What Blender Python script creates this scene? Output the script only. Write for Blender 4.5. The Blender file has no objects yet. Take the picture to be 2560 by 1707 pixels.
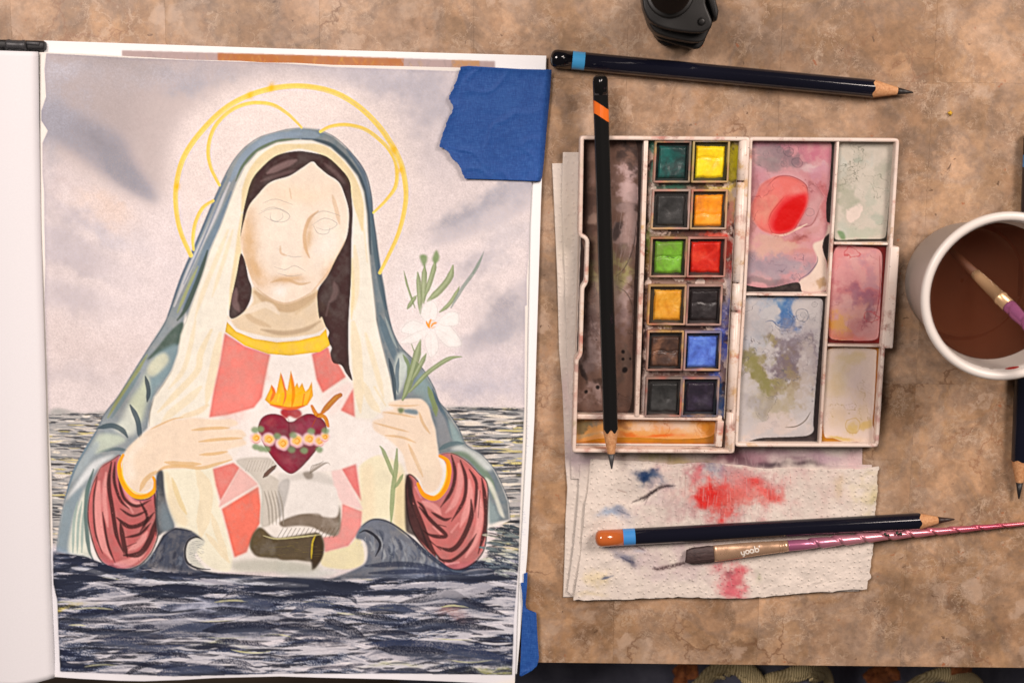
import bpy, bmesh, math, random
import numpy as np
from mathutils import Vector, Matrix

random.seed(7)
rng = np.random.default_rng(11)
SC = bpy.context.scene
COL = SC.collection

# ------------------------------------------------------------------ camera
FPX = 3600.0                 # focal length in photo pixels (photo 2560 x 1707)
TILT = math.radians(9.1)
DIST = 0.667
CAM = np.array([0.0, DIST*math.sin(TILT), DIST*math.cos(TILT)])
cd = bpy.data.cameras.new('camera')
cd.sensor_width = 36.0
cd.lens = FPX/2560.0*36.0
cd.clip_start = 0.01
cd.clip_end = 50
cd.dof.use_dof = True
cd.dof.focus_distance = 0.662
cd.dof.aperture_fstop = 9.0
cam = bpy.data.objects.new('camera', cd)
COL.objects.link(cam)
cam.location = CAM
cam.rotation_euler = (-TILT, 0, 0)
SC.camera = cam

# ------------------------------------------------------------------ world and lamps (indoor daylight, soft, from the upper right)
W = bpy.data.worlds.new('World'); SC.world = W
W.use_nodes = True
bg = W.node_tree.nodes['Background']
bg.inputs[0].default_value = (1.0, 0.86, 0.80, 1)
bg.inputs[1].default_value = 0.055

def area(name, loc, target, size, size_y, power, colr):
    ld = bpy.data.lights.new(name, 'AREA')
    ld.shape = 'RECTANGLE'; ld.size = size; ld.size_y = size_y
    ld.energy = power; ld.color = colr
    o = bpy.data.objects.new(name, ld); COL.objects.link(o)
    o.location = loc
    o.rotation_euler = (Vector(target)-Vector(loc)).to_track_quat('-Z', 'Y').to_euler()
    return o
area('window_light', (0.80, 0.70, 1.15), (0, 0, 0), 0.50, 0.45, 19.6, (1.0, 0.86, 0.785))
area('window_light', (-0.50, 0.55, 1.30), (-0.10, 0, 0), 0.45, 0.45, 17.6, (1.0, 0.875, 0.82))

SC.view_settings.view_transform = 'Standard'
SC.view_settings.look = 'None'
SC.view_settings.exposure = 0.0
SC.view_settings.gamma = 1.0
SC.view_settings.use_curve_mapping = False
SC.cycles.max_bounces = 6
SC.cycles.use_denoising = True
SC.cycles.volume_bounces = 2
SC.cycles.transparent_max_bounces = 12

# ------------------------------------------------------------------ photo pixel -> point at height z
_ct, _st = math.cos(TILT), math.sin(TILT)
def unp(px, py, z=0.0):
    px = np.asarray(px, float); py = np.asarray(py, float); z = np.asarray(z, float)
    dx = (px-1280.0)/FPX; dy = -(py-853.5)/FPX
    wx = dx; wy = dy*_ct - _st; wz = -dy*_st - _ct
    t = (z-CAM[2])/wz
    return np.stack([CAM[0]+wx*t, CAM[1]+wy*t, np.broadcast_to(z, t.shape)*1.0], -1)
def U(px, py, z=0.0):
    return Vector(unp(px, py, z).tolist())
def pxscale(px, py, z):       # metres per photo pixel there
    a = unp(px, py, z); b = unp(px+1, py, z)
    return float(np.linalg.norm(a-b))
# ================================================================== ART (numpy painter: colours of flat painted surfaces)
def lin(c):
    c = np.asarray(c, float)/255.0
    return np.where(c <= 0.04045, c/12.92, ((c+0.055)/1.055)**2.4)
PAPER_PH = lin((240, 221, 212))
PAPER_AL = np.array([0.80, 0.775, 0.755])
def ph(c):                    # colour as read off the white-balanced photo -> reflectance
    return np.clip(lin(c)/PAPER_PH*PAPER_AL, 0.004, 0.86)

def vnoise(h, w, cell, seed, cellx=None):
    r = np.random.default_rng(seed)
    cx = cellx or cell
    gh, gw = int(h/cell)+3, int(w/cx)+3
    g = r.random((gh, gw))
    y = np.arange(h)/cell; x = np.arange(w)/cx
    yi = y.astype(int); xi = x.astype(int)
    fy = y-yi; fx = x-xi
    fy = fy*fy*(3-2*fy); fx = fx*fx*(3-2*fx)
    a = g[yi][:, xi]; b = g[yi][:, xi+1]; c = g[yi+1][:, xi]; d = g[yi+1][:, xi+1]
    fx = fx[None, :]; fy = fy[:, None]
    return (a*(1-fx)+b*fx)*(1-fy)+(c*(1-fx)+d*fx)*fy
def fbm(h, w, cell, seed, octs=4, cellx=None, gain=0.55):
    s = np.zeros((h, w)); amp = 1; tot = 0
    for o in range(octs):
        s += amp*vnoise(h, w, max(cell, 1.01), seed+o*17, cellx)
        tot += amp; amp *= gain; cell = cell/2
        if cellx: cellx = max(cellx/2, 1.01)
    return s/tot
def blur(a, r):
    if r < 0.6: return a
    r = max(1, int(round(r*0.9)))
    for _ in range(3):
        for ax in (0, 1):
            n = a.shape[ax]
            p = np.pad(a, [(r+1, r) if i == ax else (0, 0) for i in (0, 1)], mode='edge')
            c = np.cumsum(p, axis=ax)
            if ax == 0: a = (c[2*r+1:]-c[:-2*r-1])/(2*r+1)
            else: a = (c[:, 2*r+1:]-c[:, :-2*r-1])/(2*r+1)
    return a
def crom(pts, closed, n=8):
    p = np.asarray(pts, float)
    if len(p) < 3: return p
    N = len(p); out = []
    segs = N if closed else N-1
    for i in range(segs):
        if closed: a, b, c, d = p[(i-1) % N], p[i], p[(i+1) % N], p[(i+2) % N]
        else: a, b, c, d = p[max(i-1, 0)], p[i], p[i+1], p[min(i+2, N-1)]
        t = np.linspace(0, 1, n, endpoint=False)[:, None]
        k = 0.5
        m1 = (c-a)*k; m2 = (d-b)*k
        L = np.linalg.norm(c-b)+1e-9
        for m in (m1, m2):
            q = np.linalg.norm(m)
            if q > 1.2*L: m *= 1.2*L/q
        out.append((2*t**3-3*t**2+1)*b+(t**3-2*t**2+t)*m1+(-2*t**3+3*t**2)*c+(t**3-t**2)*m2)
    if not closed: out.append(p[-1:])
    return np.concatenate(out)
# view windows the coordinates were read in
def Zm(ox, oy, s): return lambda pts: [(ox+s*x, oy+s*y) for x, y in pts]
ZF = Zm(0, 0, 1.08844); ZT = Zm(0, 0, 0.59524)
Z1 = Zm(400, 180, 0.39544); Z2 = Zm(100, 780, 0.44643); Z3 = Zm(700, 780, 0.44643)
Z4 = Zm(900, 560, 0.34431); Z5 = Zm(0, 1300, 0.29762); Z6 = Zm(700, 1300, 0.29762)
ZP = Zm(1360, 300, 0.54842); ZW = Zm(1380, 1120, 0.35714)

class Canvas:
    def __init__(s, x0, y0, x1, y1, step, base, seed=1):
        s.x0, s.y0, s.step = x0, y0, step
        s.w = int((x1-x0)/step)+1; s.h = int((y1-y0)/step)+1
        s.c = np.empty((s.h, s.w, 3)); s.c[:] = ph(base)
        s.seed = seed
        s.g1 = np.random.default_rng(seed).random((s.h, s.w))
        s.grain = np.clip((0.5*s.g1+0.5*vnoise(s.h, s.w, 1.7, seed+1)-0.5)*1.5+0.5, 0, 1)
        s.n8 = fbm(s.h, s.w, 14, seed+2); s.n30 = fbm(s.h, s.w, 60, seed+3); s.n3 = fbm(s.h, s.w, 5, seed+9, 3)
        def nz(a): return (a-a.mean())/(a.std()+1e-6)
        s.wx = nz(fbm(s.h, s.w, 46, seed+20, 5, gain=.6)); s.wy = nz(fbm(s.h, s.w, 46, seed+21, 5, gain=.6))
        s.n30 = np.clip(.5+.19*nz(s.n30), 0, 1); s.n8 = np.clip(.5+.19*nz(s.n8), 0, 1)
        s.rd = nz(fbm(s.h, s.w, 70, seed+22, 5, gain=.55)); s.rd2 = nz(fbm(s.h, s.w, 44, seed+23, 5, gain=.5))
        s.clip = None
    def loc(s, pts):
        p = np.asarray(pts, float)
        return np.stack([(p[:, 0]-s.x0)/s.step, (p[:, 1]-s.y0)/s.step], 1)
    def cover(s, pts, smooth=True, jitter=0, box=None):
        p = s.loc(pts)
        W_, H_ = s.w, s.h
        if box: p = p-np.array(box[:2]); W_, H_ = box[2:]
        if smooth: p = crom(p, True, 7)
        if jitter:
            p = p + np.random.default_rng(len(p)+int(abs(p[0, 0]))).normal(0, jitter/s.step, p.shape)
        SS = 3
        acc = np.zeros((H_*SS, W_+2))
        q = np.roll(p, -1, 0)
        for (xa, ya), (xb, yb) in zip(p, q):
            ya2, yb2 = ya*SS, yb*SS
            if ya2 == yb2: continue
            sg = 1.0
            if ya2 > yb2: xa, ya2, xb, yb2, sg = xb, yb2, xa, ya2, -1.0
            r0 = max(0, math.ceil(ya2-0.5)); r1 = min(H_*SS-1, math.ceil(yb2-0.5)-1)
            if r1 < r0: continue
            rr = np.arange(r0, r1+1)
            x = xa+(xb-xa)*((rr+0.5)-ya2)/(yb2-ya2)
            x = np.clip(x, 0, W_)
            xi = x.astype(int); f = x-xi
            np.add.at(acc, (rr, xi), sg*(1-f)); np.add.at(acc, (rr, xi+1), sg*f)
        cv = np.cumsum(acc, 1)[:, :W_]
        cv = np.clip(np.abs(cv), 0, 1).reshape(H_, SS, W_).mean(1)
        return cv
    def put(s, m, col, mult=False):
        if s.clip is not None: m = m*s.clip
        m = np.clip(m, 0, 1)[..., None]
        s.c = s.c*(1-m)+(s.c*np.asarray(col) if mult else np.asarray(col))*m
    def fill(s, pts, col, a=1.0, soft=0, edge=0.0, tex=0.12, smooth=True, grain=0.0, var=0.0, jitter=0):
        q = s.loc(pts); mg = (soft*3+14)/s.step+6
        xa, ya = np.maximum(np.floor(q.min(0)-mg).astype(int), 0); xb, yb = np.ceil(q.max(0)+mg).astype(int)
        xb, yb = min(xb, s.w), min(yb, s.h)
        if xb <= xa or yb <= ya: return
        sl = (slice(ya, yb), slice(xa, xb))
        m = s.cover(pts, smooth, jitter, (xa, ya, xb-xa, yb-ya))
        core = m
        if soft: m = blur(m, soft/s.step)
        k = np.ones_like(m)
        if tex: k = k*(1-tex+2*tex*(0.6*s.n8[sl]+0.4*s.n30[sl]))
        if grain: k = k*(1-grain+grain*1.3*s.grain[sl])
        al = np.clip(m*a*k, 0, 1)
        c = np.empty(m.shape+(3,)); c[:] = ph(col)
        if var:
            c *= (1+var*(s.n30[sl]-0.5)*2+0.5*var*(s.n8[sl]-0.5)*2)[..., None]
        if edge:
            e = np.clip(m-blur(core, 4/s.step), 0, 1)*2
            c *= (1-edge*np.clip(e, 0, 1))[..., None]
        if s.clip is not None: al = al*s.clip[sl]
        s.c[sl] = s.c[sl]*(1-al[..., None])+c*al[..., None]
    def stroke(s, pts, w, col, a=1.0, soft=1.0, taper=(0.3, 0.3), rough=0.0, smooth=True, grain=0.0):
        p = s.loc(pts)
        if smooth and len(p) > 2: p = crom(p, False, 6)
        w0 = w/s.step/2
        L = np.concatenate([[0], np.cumsum(np.linalg.norm(np.diff(p, axis=0), axis=1))]); T = L/(L[-1]+1e-9)
        prof = np.minimum(1, np.minimum(taper[0]+(1-taper[0])*T/0.22, taper[1]+(1-taper[1])*(1-T)/0.22))
        sf = soft/s.step
        mg = w0+sf+2
        xa, ya = np.floor(p.min(0)-mg).astype(int); xb, yb = np.ceil(p.max(0)+mg).astype(int)+1
        xa, ya = max(xa, 0), max(ya, 0); xb, yb = min(xb, s.w), min(yb, s.h)
        if xb <= xa or yb <= ya: return
        Y, X = np.mgrid[ya:yb, xa:xb]
        best = np.full(X.shape, -1e9)
        for i in range(len(p)-1):
            d = p[i+1]-p[i]; l2 = d @ d+1e-9
            t = np.clip(((X-p[i, 0])*d[0]+(Y-p[i, 1])*d[1])/l2, 0, 1)
            ds = np.hypot(X-p[i, 0]-t*d[0], Y-p[i, 1]-t*d[1])
            best = np.maximum(best, w0*(prof[i]*(1-t)+prof[i+1]*t)-ds)
        m = np.clip(best/max(sf, 0.7)+0.5, 0, 1)*a
        sl = (slice(ya, yb), slice(xa, xb))
        if rough: m = m*np.clip((s.grain[sl]*0.6+s.n3[sl]*0.4-rough*0.75)/0.22+0.5, 0, 1)
        if grain: m = m*(1-grain+grain*1.4*s.grain[sl])
        if s.clip is not None: m = m*s.clip[sl]
        m = np.clip(m, 0, 1)[..., None]
        s.c[sl] = s.c[sl]*(1-m)+ph(col)*m
    def blob(s, cx, cy, rx, ry, ang, col, a, warp=0.5, grain=0.0, hard=0.0, ring=0.0):
        R_ = max(rx, ry)*(2.4+warp)
        xa, ya = max(0, int((cx-R_-s.x0)/s.step)), max(0, int((cy-R_-s.y0)/s.step))
        xb, yb = min(s.w, int((cx+R_-s.x0)/s.step)+1), min(s.h, int((cy+R_-s.y0)/s.step)+1)
        if xb <= xa or yb <= ya: return
        sl = (slice(ya, yb), slice(xa, xb))
        Y, X = np.mgrid[ya:yb, xa:xb]
        x = X*s.step+s.x0-cx; y = Y*s.step+s.y0-cy
        ww = warp*min(min(rx, ry)*.55, 34)
        x = x+ww*s.wx[sl]; y = y+ww*s.wy[sl]
        t = math.radians(ang); u = (x*math.cos(t)+y*math.sin(t))/rx; v = (-x*math.sin(t)+y*math.cos(t))/ry
        d = np.sqrt(u*u+v*v)+.6*warp*(s.n30[sl]-0.5)*2+0.4*warp*(s.n8[sl]-0.5)*2
        if hard: m = np.clip((1-d)/(1-hard), 0, 1)
        else: m = np.exp(-np.clip(d, 0, 9)**2*1.3)
        if ring: m = m*(1-ring)+ring*np.exp(-((d-1.0)/0.06)**2)
        m = m*a
        if grain: m = m*(1-grain+grain*1.5*s.grain[sl])
        if s.clip is not None: m = m*s.clip[sl]
        m = np.clip(m, 0, 1)[..., None]
        s.c[sl] = s.c[sl]*(1-m)+ph(col)*m
    def sample(s, px, py):
        x = np.clip((px-s.x0)/s.step, 0, s.w-1.001); y = np.clip((py-s.y0)/s.step, 0, s.h-1.001)
        xi = x.astype(int); yi = y.astype(int); fx = (x-xi)[..., None]; fy = (y-yi)[..., None]
        c = s.c
        return (c[yi, xi]*(1-fx)+c[yi, xi+1]*fx)*(1-fy)+(c[yi+1, xi]*(1-fx)+c[yi+1, xi+1]*fx)*fy

def finish(C, sat, usm, con=1.0, tint=(1, 1, 1), grainy=0.0):
    # pigment settles at the rims of each wash; colours as strong as the dry paint
    c = C.c
    for rad, amt in usm:
        bl_ = np.stack([blur(c[..., k], rad/C.step) for k in range(3)], -1)
        c = c*np.clip((np.maximum(c, .004)/np.maximum(bl_, .004)), .45, 1.7)**amt
    lum = (c*np.array([.3, .55, .15])).sum(-1, keepdims=True)
    c = np.maximum(lum+(c-lum)*sat, .003)
    if con != 1.0: c = .45*(c/.45)**np.where(c < .45, con, 1.0)
    if grainy: c = c*(1+grainy*(C.n3[..., None]-.5)*2+grainy*.8*(C.n8[..., None]-.5)*2)
    C.c = np.clip(c*np.array(tint), .003, .86)
def wob(pts, amp, seed, closed=False):
    r = np.random.default_rng(seed); p = np.asarray(pts, float)
    return p+r.normal(0, amp, p.shape)

# ------------------------------------------------------------------ the watercolour
def paint_woman():
    C = Canvas(80, 112, 1350, 1712, 1.5, (241, 221, 208), 5)
    r = np.random.default_rng(3)
    def R(a, b): return r.uniform(a, b)
    # --- painted area (masked border left bare)
    area_ = ZF([(108, 124), (300, 134), (640, 146), (760, 155), (1150, 168), (1234, 172), (1230, 420), (1212, 640), (1213, 700), (1207, 705),
                (1206, 940), (1196, 1150), (1190, 1300), (1181, 1420), (1176, 1552), (900, 1546), (640, 1546), (400, 1552), (250, 1548), (140, 1542),
                (134, 1450), (133, 1380), (124, 1340), (122, 1240), (117, 1100), (112, 950), (108, 800), (103, 700), (106, 600), (103, 520), (101, 440), (97, 400),
                (98, 330), (112, 300), (97, 280), (94, 255), (108, 222), (106, 200), (104, 160)])
    am = C.cover(wob(area_, 1.2, 4), False)
    C.clip = np.clip(am*1.0, 0, 1)
    # --- sky
    C.put(np.full((C.h, C.w), 0.95), ph((226, 208, 203)))
    B = lambda x, y, rx, ry, an, col, a, **k: C.blob(x*1.08844, y*1.08844, rx*1.08844, ry*1.08844, an, col, a, **k)
    # big granulating washes of the upper left, falling away to the right
    C.fill(ZF([(90, 110), (700, 130), (560, 200), (430, 270), (390, 360), (370, 470), (240, 420), (90, 330)]), (178, 161, 156), .95, soft=26, grain=.25, tex=.22)
    C.fill(ZF([(90, 110), (400, 120), (330, 220), (300, 330), (90, 300)]), (158, 145, 142), .85, soft=30, grain=.3, tex=.25)
    B(150, 165, 70, 36, 0, (186, 182, 192), .7, grain=.3)
    B(240, 150, 90, 18, 3, (150, 138, 136), .55, grain=.3)
    B(330, 160, 60, 16, 12, (142, 136, 138), .6, grain=.4)
    B(390, 175, 190, 34, -4, (166, 158, 162), .75, grain=.45)
    B(450, 200, 90, 16, -14, (150, 148, 156), .55, grain=.6)
    B(560, 160, 170, 18, 3, (166, 156, 158), .7, grain=.35)
    B(620, 175, 70, 30, 10, (200, 184, 182), .6)
    B(780, 168, 140, 22, 4, (186, 174, 176), .75, grain=.3)
    B(900, 200, 110, 40, 16, (172, 164, 170), .8, grain=.4)
    B(975, 230, 90, 60, 30, (176, 166, 172), .75, grain=.45)
    B(1010, 340, 80, 80, 40, (204, 190, 190), .6, grain=.3)
    B(120, 290, 44, 60, 0, (146, 148, 160), .8, grain=.3)
    C.fill(ZF([(96, 236), (150, 246), (215, 286), (275, 312), (318, 385), (364, 463), (318, 449), (240, 402), (165, 345), (96, 305)]), (126, 126, 138), .9, soft=12, grain=.4, tex=.25)
    B(225, 318, 66, 24, 33, (106, 106, 116), .75, grain=.5)
    C.fill(ZF([(230, 340), (300, 380), (363, 463), (320, 448), (255, 404)]), (112, 116, 130), .6, soft=6, grain=.6)
    B(118, 375, 22, 70, 0, (164, 158, 164), .6, grain=.3)
    B(150, 420, 70, 40, 20, (200, 184, 184), .7, grain=.35)
    B(240, 470, 90, 44, 30, (228, 200, 184), .85)
    B(130, 540, 50, 90, 5, (192, 178, 178), .75, grain=.35)
    B(180, 500, 90, 26, 32, (184, 172, 178), .55, grain=.5)
    B(200, 610, 130, 30, 14, (196, 180, 180), .7, grain=.4)
    B(180, 690, 120, 36, 12, (188, 174, 176), .75, grain=.4)
    B(280, 560, 100, 20, 26, (198, 188, 194), .7, grain=.4)
    B(260, 655, 150, 12, 24, (178, 168, 174), .5, grain=.5)
    B(200, 800, 160, 70, 5, (218, 198, 192), .85)
    B(160, 860, 120, 24, 3, (196, 182, 182), .6, grain=.4)
    B(330, 740, 120, 70, -10, (234, 212, 205), .75)
    # right side clouds
    B(1180, 330, 90, 90, 0, (196, 182, 180), .5, grain=.3)
    B(1140, 455, 110, 28, -26, (158, 153, 160), .8, grain=.55)
    B(1040, 500, 90, 20, -26, (150, 147, 155), .75, grain=.55)
    B(1085, 478, 70, 14, -26, (128, 126, 136), .5, grain=.7)
    B(1165, 560, 90, 40, -20, (204, 192, 192), .7, grain=.3)
    B(1100, 600, 90, 28, -32, (184, 174, 178), .8, grain=.4)
    B(1075, 612, 40, 18, -10, (164, 156, 160), .6, grain=.4)
    B(1160, 700, 56, 60, -24, (164, 157, 162), .85, grain=.5)
    B(1165, 690, 28, 34, -24, (136, 132, 142), .5, grain=.7)
    B(1095, 780, 66, 24, -22, (150, 144, 152), .9, grain=.5)
    B(1140, 750, 80, 26, -25, (154, 149, 156), .6, grain=.6)
    B(1120, 850, 150, 80, 0, (208, 193, 195), .9, grain=.2)
    B(1110, 895, 140, 28, 4, (192, 181, 188), .8, grain=.3)
    B(980, 600, 60, 60, 0, (228, 211, 208), .7)
    for q, col, a, sf in [([(96, 520), (180, 540), (330, 640), (300, 660), (180, 610), (96, 590)], (182, 172, 180), .55, 9), ([(96, 640), (200, 660), (330, 720), (200, 710), (96, 690)], (188, 176, 180), .5, 9), ([(1230, 400), (1230, 470), (1080, 545), (985, 560), (1050, 500), (1130, 450)], (160, 156, 166), .6, 8), ([(1215, 640), (1215, 740), (1120, 800), (1060, 815), (1090, 760), (1150, 690)], (160, 154, 162), .55, 8),
                         ([(1060, 250), (1120, 300), (1180, 360), (1230, 400), (1120, 380), (1020, 300), (950, 240)], (190, 180, 184), .5, 14), ([(700, 140), (900, 160), (1040, 190), (1010, 250), (900, 215), (780, 190)], (178, 170, 178), .5, 12)]:
        C.fill(ZF(q), col, a, soft=sf, grain=.5, tex=.25)
    for q in [(150, 270, 110, 50, 30), (330, 420, 60, 22, 40), (120, 200, 60, 60, 0), (300, 560, 110, 24, 26), (1100, 470, 110, 24, -26), (1130, 760, 80, 24, -24), (960, 215, 110, 40, 24), (420, 190, 120, 24, -8), (1110, 880, 120, 30, 0)]:
        B(*q, (160, 162, 178), .22, grain=.5, warp=.8)
    # light round the head
    g = ZF([(400, 430), (430, 300), (520, 215), (660, 180), (800, 205), (910, 290), (955, 420), (940, 560), (900, 660), (700, 640), (460, 620), (405, 540)])
    C.fill(g, (238, 218, 208), .95, soft=26, tex=.03)
    C.fill(ZF([(300, 520), (420, 480), (440, 640), (380, 760), (250, 740), (240, 620)]), (233, 215, 211), .75, soft=34, tex=.05)
    C.fill(ZF([(890, 620), (960, 560), (1000, 640), (1010, 760), (1060, 800), (960, 860), (910, 780)]), (236, 220, 214), .85, soft=22, tex=.05)
    m = C.clip*np.clip((C.g1-.93)*9, 0, 1)*.16*(C.n30 > .45)
    C.put(m, ph((90, 95, 112)))
    C.put(np.clip(C.clip-blur(C.clip, 5), 0, 1)*.8, ph((168, 158, 162)))
    C.put(np.full((C.h, C.w), .22), ph((226, 206, 200)))
    C.c *= 1-np.array([0, .03, .035])*C.clip[..., None]
    # fine granulation everywhere on the sky
    C.c *= (1+(C.grain-.5)*.10*C.clip)[..., None]
    # --- far sea, both sides
    def seabox(poly, n, x0, x1, y0, y1, slope, cols, wd, ln, a=(.6, 1)):
        C.fill(poly, (176, 166, 160), .9, soft=3, tex=.25)
        keep = C.clip; C.clip = keep*blur(C.cover(poly, False), 1.0)
        for i in range(n):
            x, y = R(x0, x1), R(y0, y1)
            l = R(*ln); s_ = slope(x, y)+R(-.04, .04)
            col = cols[r.integers(len(cols))]
            C.stroke([(x-l/2, y-s_*l/2), (x, y+R(-2, 2)), (x+l/2, y+s_*l/2)], R(*wd), col, R(*a), soft=1.8, grain=R(.1, .5), taper=(.15, .15))
        C.clip = keep
    dk = [(46, 47, 56), (56, 57, 66), (76, 77, 84), (100, 100, 104), (126, 122, 122)]
    mix = dk+[(206, 186, 140), (230, 210, 196), (226, 206, 190), (160, 152, 148)]
    left = ZF([(112, 951), (190, 949), (262, 949), (230, 1010), (185, 1080), (152, 1180), (138, 1250), (118, 1245)])
    seabox(left, 520, 118, 300, 1032, 1360, lambda x, y: .03, mix, (2, 6), (14, 60))
    right = ZF([(1005, 940), (1060, 934), (1120, 936), (1205, 942), (1203, 1000), (1196, 1150), (1190, 1290), (1110, 1300), (1160, 1190), (1130, 1110), (1085, 1040), (1040, 985)])
    seabox(right, 760, 1100, 1312, 1018, 1420, lambda x, y: .04-.10*math.sin((y-1020)/120)*(x-1120)/200, mix, (2.5, 7), (18, 80))
    for k in range(30):
        x = R(1105, 1290); C.stroke([(x, R(1018, 1026)), (x+R(20, 50), R(1017, 1027))], R(2, 4), (52, 58, 74), .85, rough=.2)
        x = R(118, 280); C.stroke([(x, R(1033, 1039)), (x+R(20, 45), R(1033, 1039))], R(2, 3.5), (58, 62, 74), .8, rough=.2)
    # --- near sea
    near = ZF([(112, 1266), (180, 1275), (300, 1300), (420, 1320), (520, 1325), (700, 1330), (830, 1330), (950, 1300), (1100, 1290), (1195, 1270), (1190, 1330), (1176, 1560), (600, 1560), (130, 1556)])
    C.fill(near, (204, 189, 181), .97, soft=4, tex=.05)
    keep = C.clip; C.clip = keep*blur(C.cover(near, True), 2.0)
    def flow(cell, cellx, seed, amp):
        n = fbm(C.h, C.w, cell, seed, 5, cellx=cellx, gain=.6)
        ys, xs = np.mgrid[0:C.h, 0:C.w]
        sl_ = fbm(C.h, C.w, 120, seed+50, 2)-.5
        dy = amp*sl_+3.5*np.sin(xs/90.+ys/45.)+2*np.sin(xs/41.-ys/60.)
        yy = np.clip(ys+dy, 0, C.h-1).astype(int)
        n = n[yy, xs]
        return (n-n.mean())/n.std()
    f1, f2, f3 = flow(18, 150, 300, 46), flow(9, 100, 400, 34), flow(5, 44, 500, 26)
    big = (fbm(C.h, C.w, 60, 600, 3, cellx=170)-.5)*5
    tone = .75*f1+.6*f2+.4*f3+.5*big+.55
    g_ = (C.grain-.5)
    def lay(th, wdt, col, a, gr):
        C.put(np.clip((tone+gr*g_-th)/wdt, 0, 1)*a, ph(col))
    lay(-.75, .9, (186, 172, 166), .85, .3); lay(-.2, .8, (138, 135, 140), .85, .6); lay(.35, .6, (100, 102, 113), .85, .9); lay(.85, .45, (58, 64, 84), .9, 1.2); lay(1.45, .4, (38, 43, 62), .9, 1.2)
    C.put(np.clip((f2-1.0)/.4, 0, 1)*.8*(f1 < .3), ph((56, 56, 66)))
    C.put(np.clip((-f2*.6-f1*.5-1.15)/.35, 0, 1)*.75, ph((236, 214, 202)))
    for (x, y, rx, ry, an, col, a) in [(600, 1447, 190, 20, -2, (50, 56, 76), .8), (1010, 1502, 190, 20, 4, (52, 58, 78), .85), (470, 1402, 120, 16, 3, (206, 196, 198), .7), (820, 1492, 130, 12, 0, (226, 206, 194), .8), (330, 1425, 120, 12, 0, (200, 186, 180), .7), (1040, 1405, 46, 12, 10, (206, 160, 140), .5), (500, 1480, 70, 8, 0, (222, 206, 140), .5), (150, 1395, 50, 6, -8, (216, 186, 96), .75), (1130, 1540, 70, 8, 0, (206, 188, 120), .5), (900, 1528, 90, 7, 0, (206, 190, 130), .45), (330, 1470, 90, 26, 0, (110, 102, 102), .5), (1060, 1370, 90, 20, 6, (84, 86, 94), .6)]:
        B(x, y, rx, ry, an, col, a, warp=.8, grain=.25)
    def slope(x, y):
        return .05*math.sin(x/95+y/60)+.04*math.sin(x/210-y/37)
    def sea(n, y0, y1, cols, wd, ln, a, rgh):
        for i in range(n):
            x, y = R(125, 1300), R(y0, y1)
            l = R(*ln); s_ = slope(x, y); b = R(-.06, .06)*l
            C.stroke([(x-l/2, y-s_*l/2), (x-l/6, y-s_*l/6+b), (x+l/6, y+s_*l/6+b), (x+l/2, y+s_*l/2)], R(*wd), cols[r.integers(len(cols))], R(*a), soft=R(1.5, 3.5), grain=R(*rgh), taper=(.1, .15))
    for i in range(70):
        x, y = R(130, 1290), R(1440, 1690); l = R(60, 220); s_ = slope(x, y); b = R(3, 12)
        col = [(44, 49, 68), (54, 60, 80), (38, 42, 58)][i % 3]
        C.stroke([(x-l/2, y-s_*l/2+b), (x-l/5, y-s_*l/5), (x+l/5, y+s_*l/5), (x+l/2, y+s_*l/2+b)], R(7, 15), col, R(.55, .9), soft=R(2, 5), grain=R(.2, .6), taper=(.05, .05))
    sea(70, 1420, 1690, [(228, 208, 196), (214, 198, 188), (216, 198, 152)], (2, 5), (40, 130), (.5, .9), (.1, .3))
    sea(110, 1425, 1690, [(50, 51, 62), (40, 41, 50), (66, 67, 78)], (4, 9), (36, 120), (.6, .95), (.2, .5))
    sea(120, 1580, 1690, [(52, 53, 64), (66, 67, 78)], (3.5, 7), (24, 60), (.6, .95), (.15, .45))
    # leading wave lines traced from the photo
    D = (40, 43, 58); M_ = (76, 80, 96)
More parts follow.
